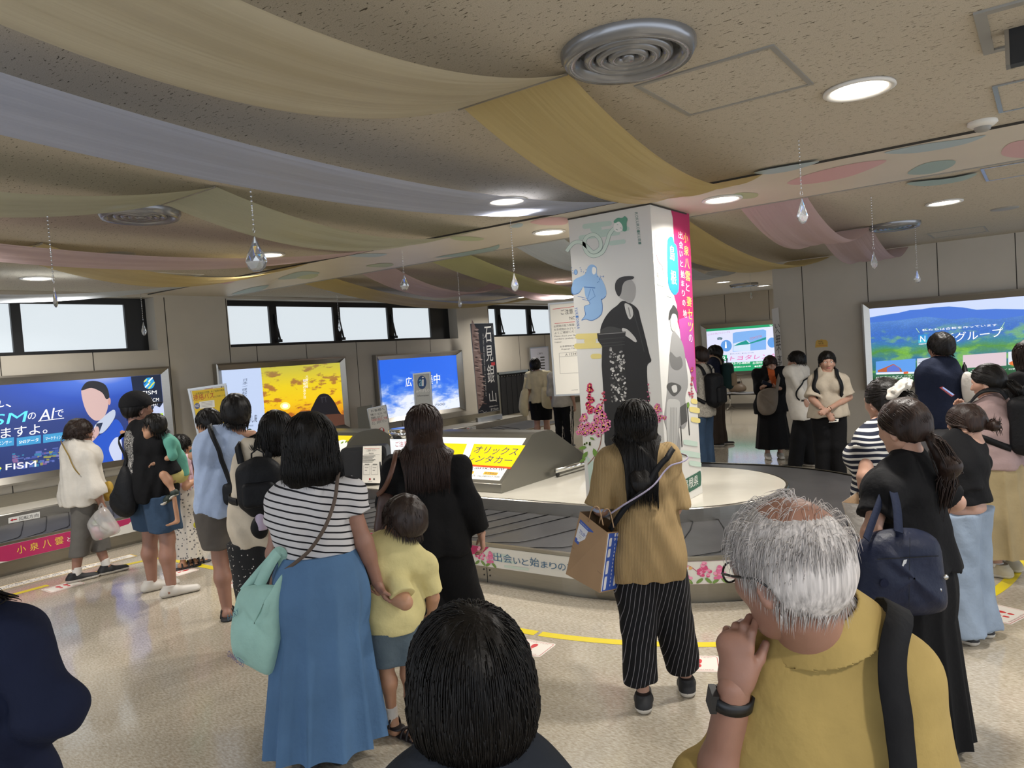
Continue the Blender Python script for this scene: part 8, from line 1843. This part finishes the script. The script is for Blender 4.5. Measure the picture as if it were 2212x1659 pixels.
# ---- man in a navy suit
s = Person('man in navy blazer and grey trousers facing the mountain poster', (2040, 1108), 1.79, -22, False, -42, res=.0125, wid=1.06, skinm=SK2,
    J=dict(head=(2031, 752, 0), neck=(2040, 795, 0), shL=(2012, 835, -.02), elL=(2005, 880, .05), wrL=(2020, 915, .2), shR=(2072, 826, .05)))
s.body('LR', hk=dict(L=dict(curl=1.0)), thin=.9); C_suit = cloth('navy_suiting', '141b2e', bump=.1); s.top(C_suit, 1.88, .47, .024, 'blazer', flare=.015, amp=.003, sw=1.5, seed=35)
s.pants(cloth('grey_suiting', '5d5c5e'), .03, .016, 1.1, 1.4, seed=35)
cn = s.J['neck']; cu = unit(s.HC-cn); M = Mesh(); M.sdf([Cone(cn-cu*.02, cn+cu*.05, .072, .060, .01, flat=True), Sub(Cone(cn-cu*.05, cn+cu*.08, .062, .052, flat=True), .003)], .006, cloth('white_shirt_cotton', 'c5c3c0')); M.build('shirt_collar', s.e)
for k in 'LR': s.shoe(k, S_blk, M_dksole)
s.hair_short(H_BLK, 620, .020, .055, 36, nape=-.5, front=.55, r=.0025)
e, on, n, c = pillow('shoulder_bag', 'white and grey bag on the shoulder of the man in the navy blazer', 'bag', [(2082, 806), (2098, 806), (2118, 830), (2126, 862), (2105, 872), (2085, 868), (2078, 835)], s.dep-.18, .13, cloth('white_grey_bag', 'b9b4ad'), seed=11)
px_band([(2088, 812, s.dep-.18), (2086, 795, s.dep-.10), (2082, 786, s.dep), (2080, 812, s.dep+.1)], .03, .005, M_blkbag, 'strap', e)

# ---- person at the right edge
s = Person('person at the right edge in dark top and grey jeans, mostly outside the photo', (2234, 1178), 1.66, -60, True, -50, res=.013, J=dict(head=(2222, 772, 0)))
s.body('LR', thin=.9); s.top(C_blk, .8, .5, .02, 'shirt', seed=37); s.pants(C_jean2, .05, .016, 1.1, 1.3, 'jeans', seed=37)
for k in 'LR': s.shoe(k, S_wht, SOLE)
s.hair_long(H_BRN, s.HC[2]-.16, 350, .02, 38, .66, bob=True)
e, on, n, c = pillow('rucksack', 'black rucksack at the right edge behind the pink cardigan', 'backpack', [(2196, 905), (2225, 900), (2240, 930), (2240, 990), (2215, 1008), (2198, 990), (2192, 940)], s.dep-.20, .16, M_blkbag, seed=12)

# ================================================================== PEOPLE ON THE FAR SIDE OF THE CAROUSEL
# ---- person in beige with rucksack straps
s = Person('person in beige T-shirt and black trousers facing the camera, holding a ticket', (1797, 1044), 1.63, 178, True, 172, res=.0145, wid=1.05,
    J=dict(head=(1787, 783, 0), shR=(1763, 823, 0), shL=(1818, 822, 0), elR=(1754, 862, -.06), wrR=(1788, 893, -.24), elL=(1834, 858, -.06), wrL=(1786, 886, -.28)))
s.body('LR', hk=dict(R=dict(curl=.7, d=px_dir((1788, 893), (1798, 906), s.dep), n=CF), L=dict(curl=1.0, n=CF)), thin=.9); s.top(cloth('beige_tee', 'b0a594'), .92, .50, .024, 'shirt', flare=.03, amp=.004, sw=1.75, seed=40); s.pants(C_blk, .03, .016, 1.08, 1.2, seed=40)
for k in 'LR': s.shoe(k, S_blk, M_dksole)
s.hair_short(H_BLK, 420, .018, .06, 41, nape=-.5, front=.66, r=.003)
backpack(s, M_blkbag, 'backpack worn by the person in beige facing the camera', 0, .15, .58, .80, .09)
e = empty('paper_ticket', at_depth(1797, 908, s.dep-.22), 'small printed ticket in the hand of the person in beige', 'paper'); b = MB(); q = [at_depth(*q, s.dep-.23) for q in ((1790, 913), (1811, 911), (1812, 905), (1797, 904))]; b.prism(q, CF*.002, M_paper); b.add([sum(q)/4+(p-sum(q)/4)*.5-CF*.001 for p in q], [(0, 1, 2, 3)], GY1); b.build('ticket', e)
b = MB(); wq = s.J['wrL']+unit(s.J['elL']-s.J['wrL'])*.03; b.lathe([(.001, .03), (.028, .03), (.03, .02), (.03, .012)], wq-CF*.0, mat('rose_gold', 'b08a74', rough=.25, metal=1), 16, ax=-CF); b.build('wrist_watch', s.e)
# ---- young man leaning
s = Person('young man in white printed T-shirt and black trousers standing sideways, hand in pocket', (1737, 1010), 1.64, -62, False, -78, pitch=6, res=.0145, lean=(0, .10), J=dict(head=(1720, 780, 0), neck=(1731, 806, 0), anR=(1718, 1003, -.05), anL=(1752, 998, .1), elL=(1741, 872, -.14), wrL=(1737, 893, -.12), pelvis=(1737, 890, 0), hipL=(1739, 897, -.05), hipR=(1735, 897, .05)))
s.body('LR', thin=.9); s.top(C_wht, .85, .47, .022, 'shirt', flare=.008, amp=.004, sw=1.4, seed=42); s.pants(C_blk, .035, .022, 1.15, 1.5, seed=42)
for k in 'LR': s.shoe(k, S_blk, SOLE, yaw=-66)
s.hair_short(H_BLK, 420, .016, .055, 43, nape=-.4, front=.6, r=.003)
st = empty('bag_strap', s.J['chest'], 'thin dark crossbody strap with pouch on the young man in white', 'strap'); px_band([(1745, 812, s.dep), (1729, 825, s.dep-.14), (1724, 848, s.dep-.15), (1740, 872, s.dep-.1), (1752, 880, s.dep)], .02, .004, M_blkbag, 'strap', st, s, .026, .022)
# ---- woman in black with a phone
s = Person('woman in loose black clothes with orange top and grey shoulder bag looking at a phone', (1673, 990), 1.58, 168, True, 160, pitch=18, res=.0145, wid=1.08,
    J=dict(head=(1664, 788, 0), elR=(1642, 842, -.04), wrR=(1650, 834, -.22), elL=(1695, 842, -.06), wrL=(1676, 837, -.22)))
s.body('LR', hk=dict(R=dict(curl=.9, d=px_dir((1650, 834), (1660, 830), s.dep), n=UP), L=dict(curl=.9, d=px_dir((1680, 838), (1668, 833), s.dep), n=UP)), thin=.9)
s.top((C_blk, cloth('orange_knit', 'b4582c')), 1.5, .44, .03, 'loose_jacket', flare=.06, amp=.005, sw=2.1, seed=44, pick=lambda c: ((c-s.o) @ s.F > .07) & (np.abs((c-s.o) @ s.R) < .05) & (c[:, 2] > 1.10)); s.skirt(C_blk, .10, .25, 10, .06, seed=44)
for k in 'LR': s.shoe(k, S_wht, SOLE, yaw=172)
s.hair_short(H_BRN, 420, .018, .06, 45, nape=-.5, front=.6, r=.003)
e = empty('phone', at_depth(1657, 829, s.dep-.26), 'dark smartphone in the hands of the woman in loose black clothes', 'phone'); b = MB(); c = at_depth(1657, 829, s.dep-.28); b.frame_box(c, CR*.07-CU*.03, unit(-CF*.6+CU*.5)*.036, unit(np.cross(CR, unit(-CF*.6+CU*.5)))*.005, mat('phone_dark', '1c2434', rough=.2)); b.build('phone_body', e)
e, on, n, c = pillow('shoulder_bag', 'crumpled grey shoulder bag in front of the woman in loose black clothes', 'bag', [(1640, 846), (1660, 838), (1679, 842), (1680, 870), (1672, 892), (1650, 897), (1637, 885), (1635, 862)], s.dep-.30, .14, cloth('grey_taupe_nylon', '7d7368', rough=.6), seed=13, crease=.014)
px_band([(1677, 845, s.dep-.28), (1681, 822, s.dep-.22), (1685, 804, s.dep-.05), (1688, 806, s.dep+.05)], .05, .004, MATS['grey_taupe_nylon'], 'strap', e)
# ---- two men with rucksacks by the column
s = Person('man in dark navy shirt and brown trousers with a beige strapped backpack, facing left', (1553, 963), 1.78, -75, False, -80, pitch=4, res=.0155, J=dict(head=(1543, 765, 0)))
s.body('LR', thin=.9); s.top(cloth('dark_navy_cotton', '171b2b'), .8, .48, .02, 'shirt', seed=46, sw=1.5, flare=.01); s.pants(cloth('dark_brown_twill', '352c26'), .03, .022, 1.15, 1.5, seed=46)
for k in 'LR': s.shoe(k, S_blk, SOLE, yaw=-72 if k == 'L' else 80)
s.hair_short(H_BLK, 420, .024, .07, 47, nape=-.6, front=.58, r=.003)
backpack(s, cloth('teal_black_nylon', '1d3434'), 'dark teal backpack with beige straps on the man in navy', 0, .16, .56, .80, .10, m2=cloth('beige_webbing', '8d7c66'))
s = Person('man in grey speckled T-shirt and blue jeans with black backpack beside the column', (1521, 1030), 1.745, -60, False, -66, res=.014, wid=1.05, J=dict(head=(1510, 772, 0)))
s.body('LR', thin=.9); s.top(cloth('speckled_grey_tee', 'a19b90', noise=.3, nscale=60), .85, .47, .022, 'shirt', seed=48, sw=1.5, flare=.015); s.pants(C_jean, .03, .018, 1.12, 1.5, 'jeans', seed=48)
for k in 'LR': s.shoe(k, S_wht, SOLE)
s.hair_short(H_BRN, 420, .016, .04, 49, nape=-.45, front=.6, r=.003)
backpack(s, M_blkbag, 'black backpack on the man in the speckled grey T-shirt', 0, .16, .55, .80, .11)
# ---- person with two cream bags
s = Person('person in white T-shirt and black shorts carrying two cream bags', (1174, 962), 1.69, 6, False, 4, res=.0155, J=dict(head=(1156, 790, 0)))
s.body('LR', thin=.95); s.top(cloth('offwhite_tee', 'c2b99c'), .85, .50, .024, 'shirt', flare=.01, amp=.006, sw=1.7, seed=50); s.shorts(C_blk, .30, .026, 1.2, seed=50)
for k in 'LR': s.shoe(k, S_blk, SOLE)
s.hair_short(H_BLK, 420, .026, .06, 51, nape=-.6, front=.55, r=.0032)
e, on, n, c = pillow('cream_tote', 'cream cloth bag on the left shoulder of the person in white and black', 'bag', [(1128, 842), (1141, 842), (1141, 870), (1141, 895), (1131, 899), (1121, 885), (1122, 862)], s.dep-.16, .14, M_canvas, seed=14)
px_band([(1130, 846, s.dep-.14), (1134, 826, s.dep-.16), (1136, 814, s.dep-.04), (1138, 818, s.dep+.06)], .045, .005, M_canvas, 'strap', e)
e, on, n, c = pillow('cream_tote', 'wider cream cloth bag slung on the right shoulder of the person in white and black', 'bag', [(1170, 838), (1186, 840), (1198, 858), (1206, 874), (1196, 882), (1178, 882), (1170, 872)], s.dep-.18, .15, M_canvas, seed=15)
px_band([(1176, 843, s.dep-.16), (1176, 824, s.dep-.16), (1174, 812, s.dep-.04), (1173, 816, s.dep+.06)], .045, .005, M_canvas, 'strap', e)
# ---- person behind the notice board
s = Person('person in track trousers with white side stripes, half hidden by the notice board', (1222, 968), 1.66, 30, False, 30, res=.0155)
s.body('LR', thin=.9); s.top(cloth('light_grey_top', 'a9a59a'), 1.2, .47, .024, 'shirt', seed=52, sw=1.5, flare=.02)
s.pants((C_blk, C_wht), .04, .018, 1.12, 1.2, seed=52, pick=lambda c: (np.minimum(np.abs(((c-s.o) @ s.F+.05)), np.abs((c-s.o) @ s.F+.02)) < .006))
for k in 'LR': s.shoe(k, S_blk, SOLE)
s.hair_short(H_BLK, 300, .016, .05, 53)
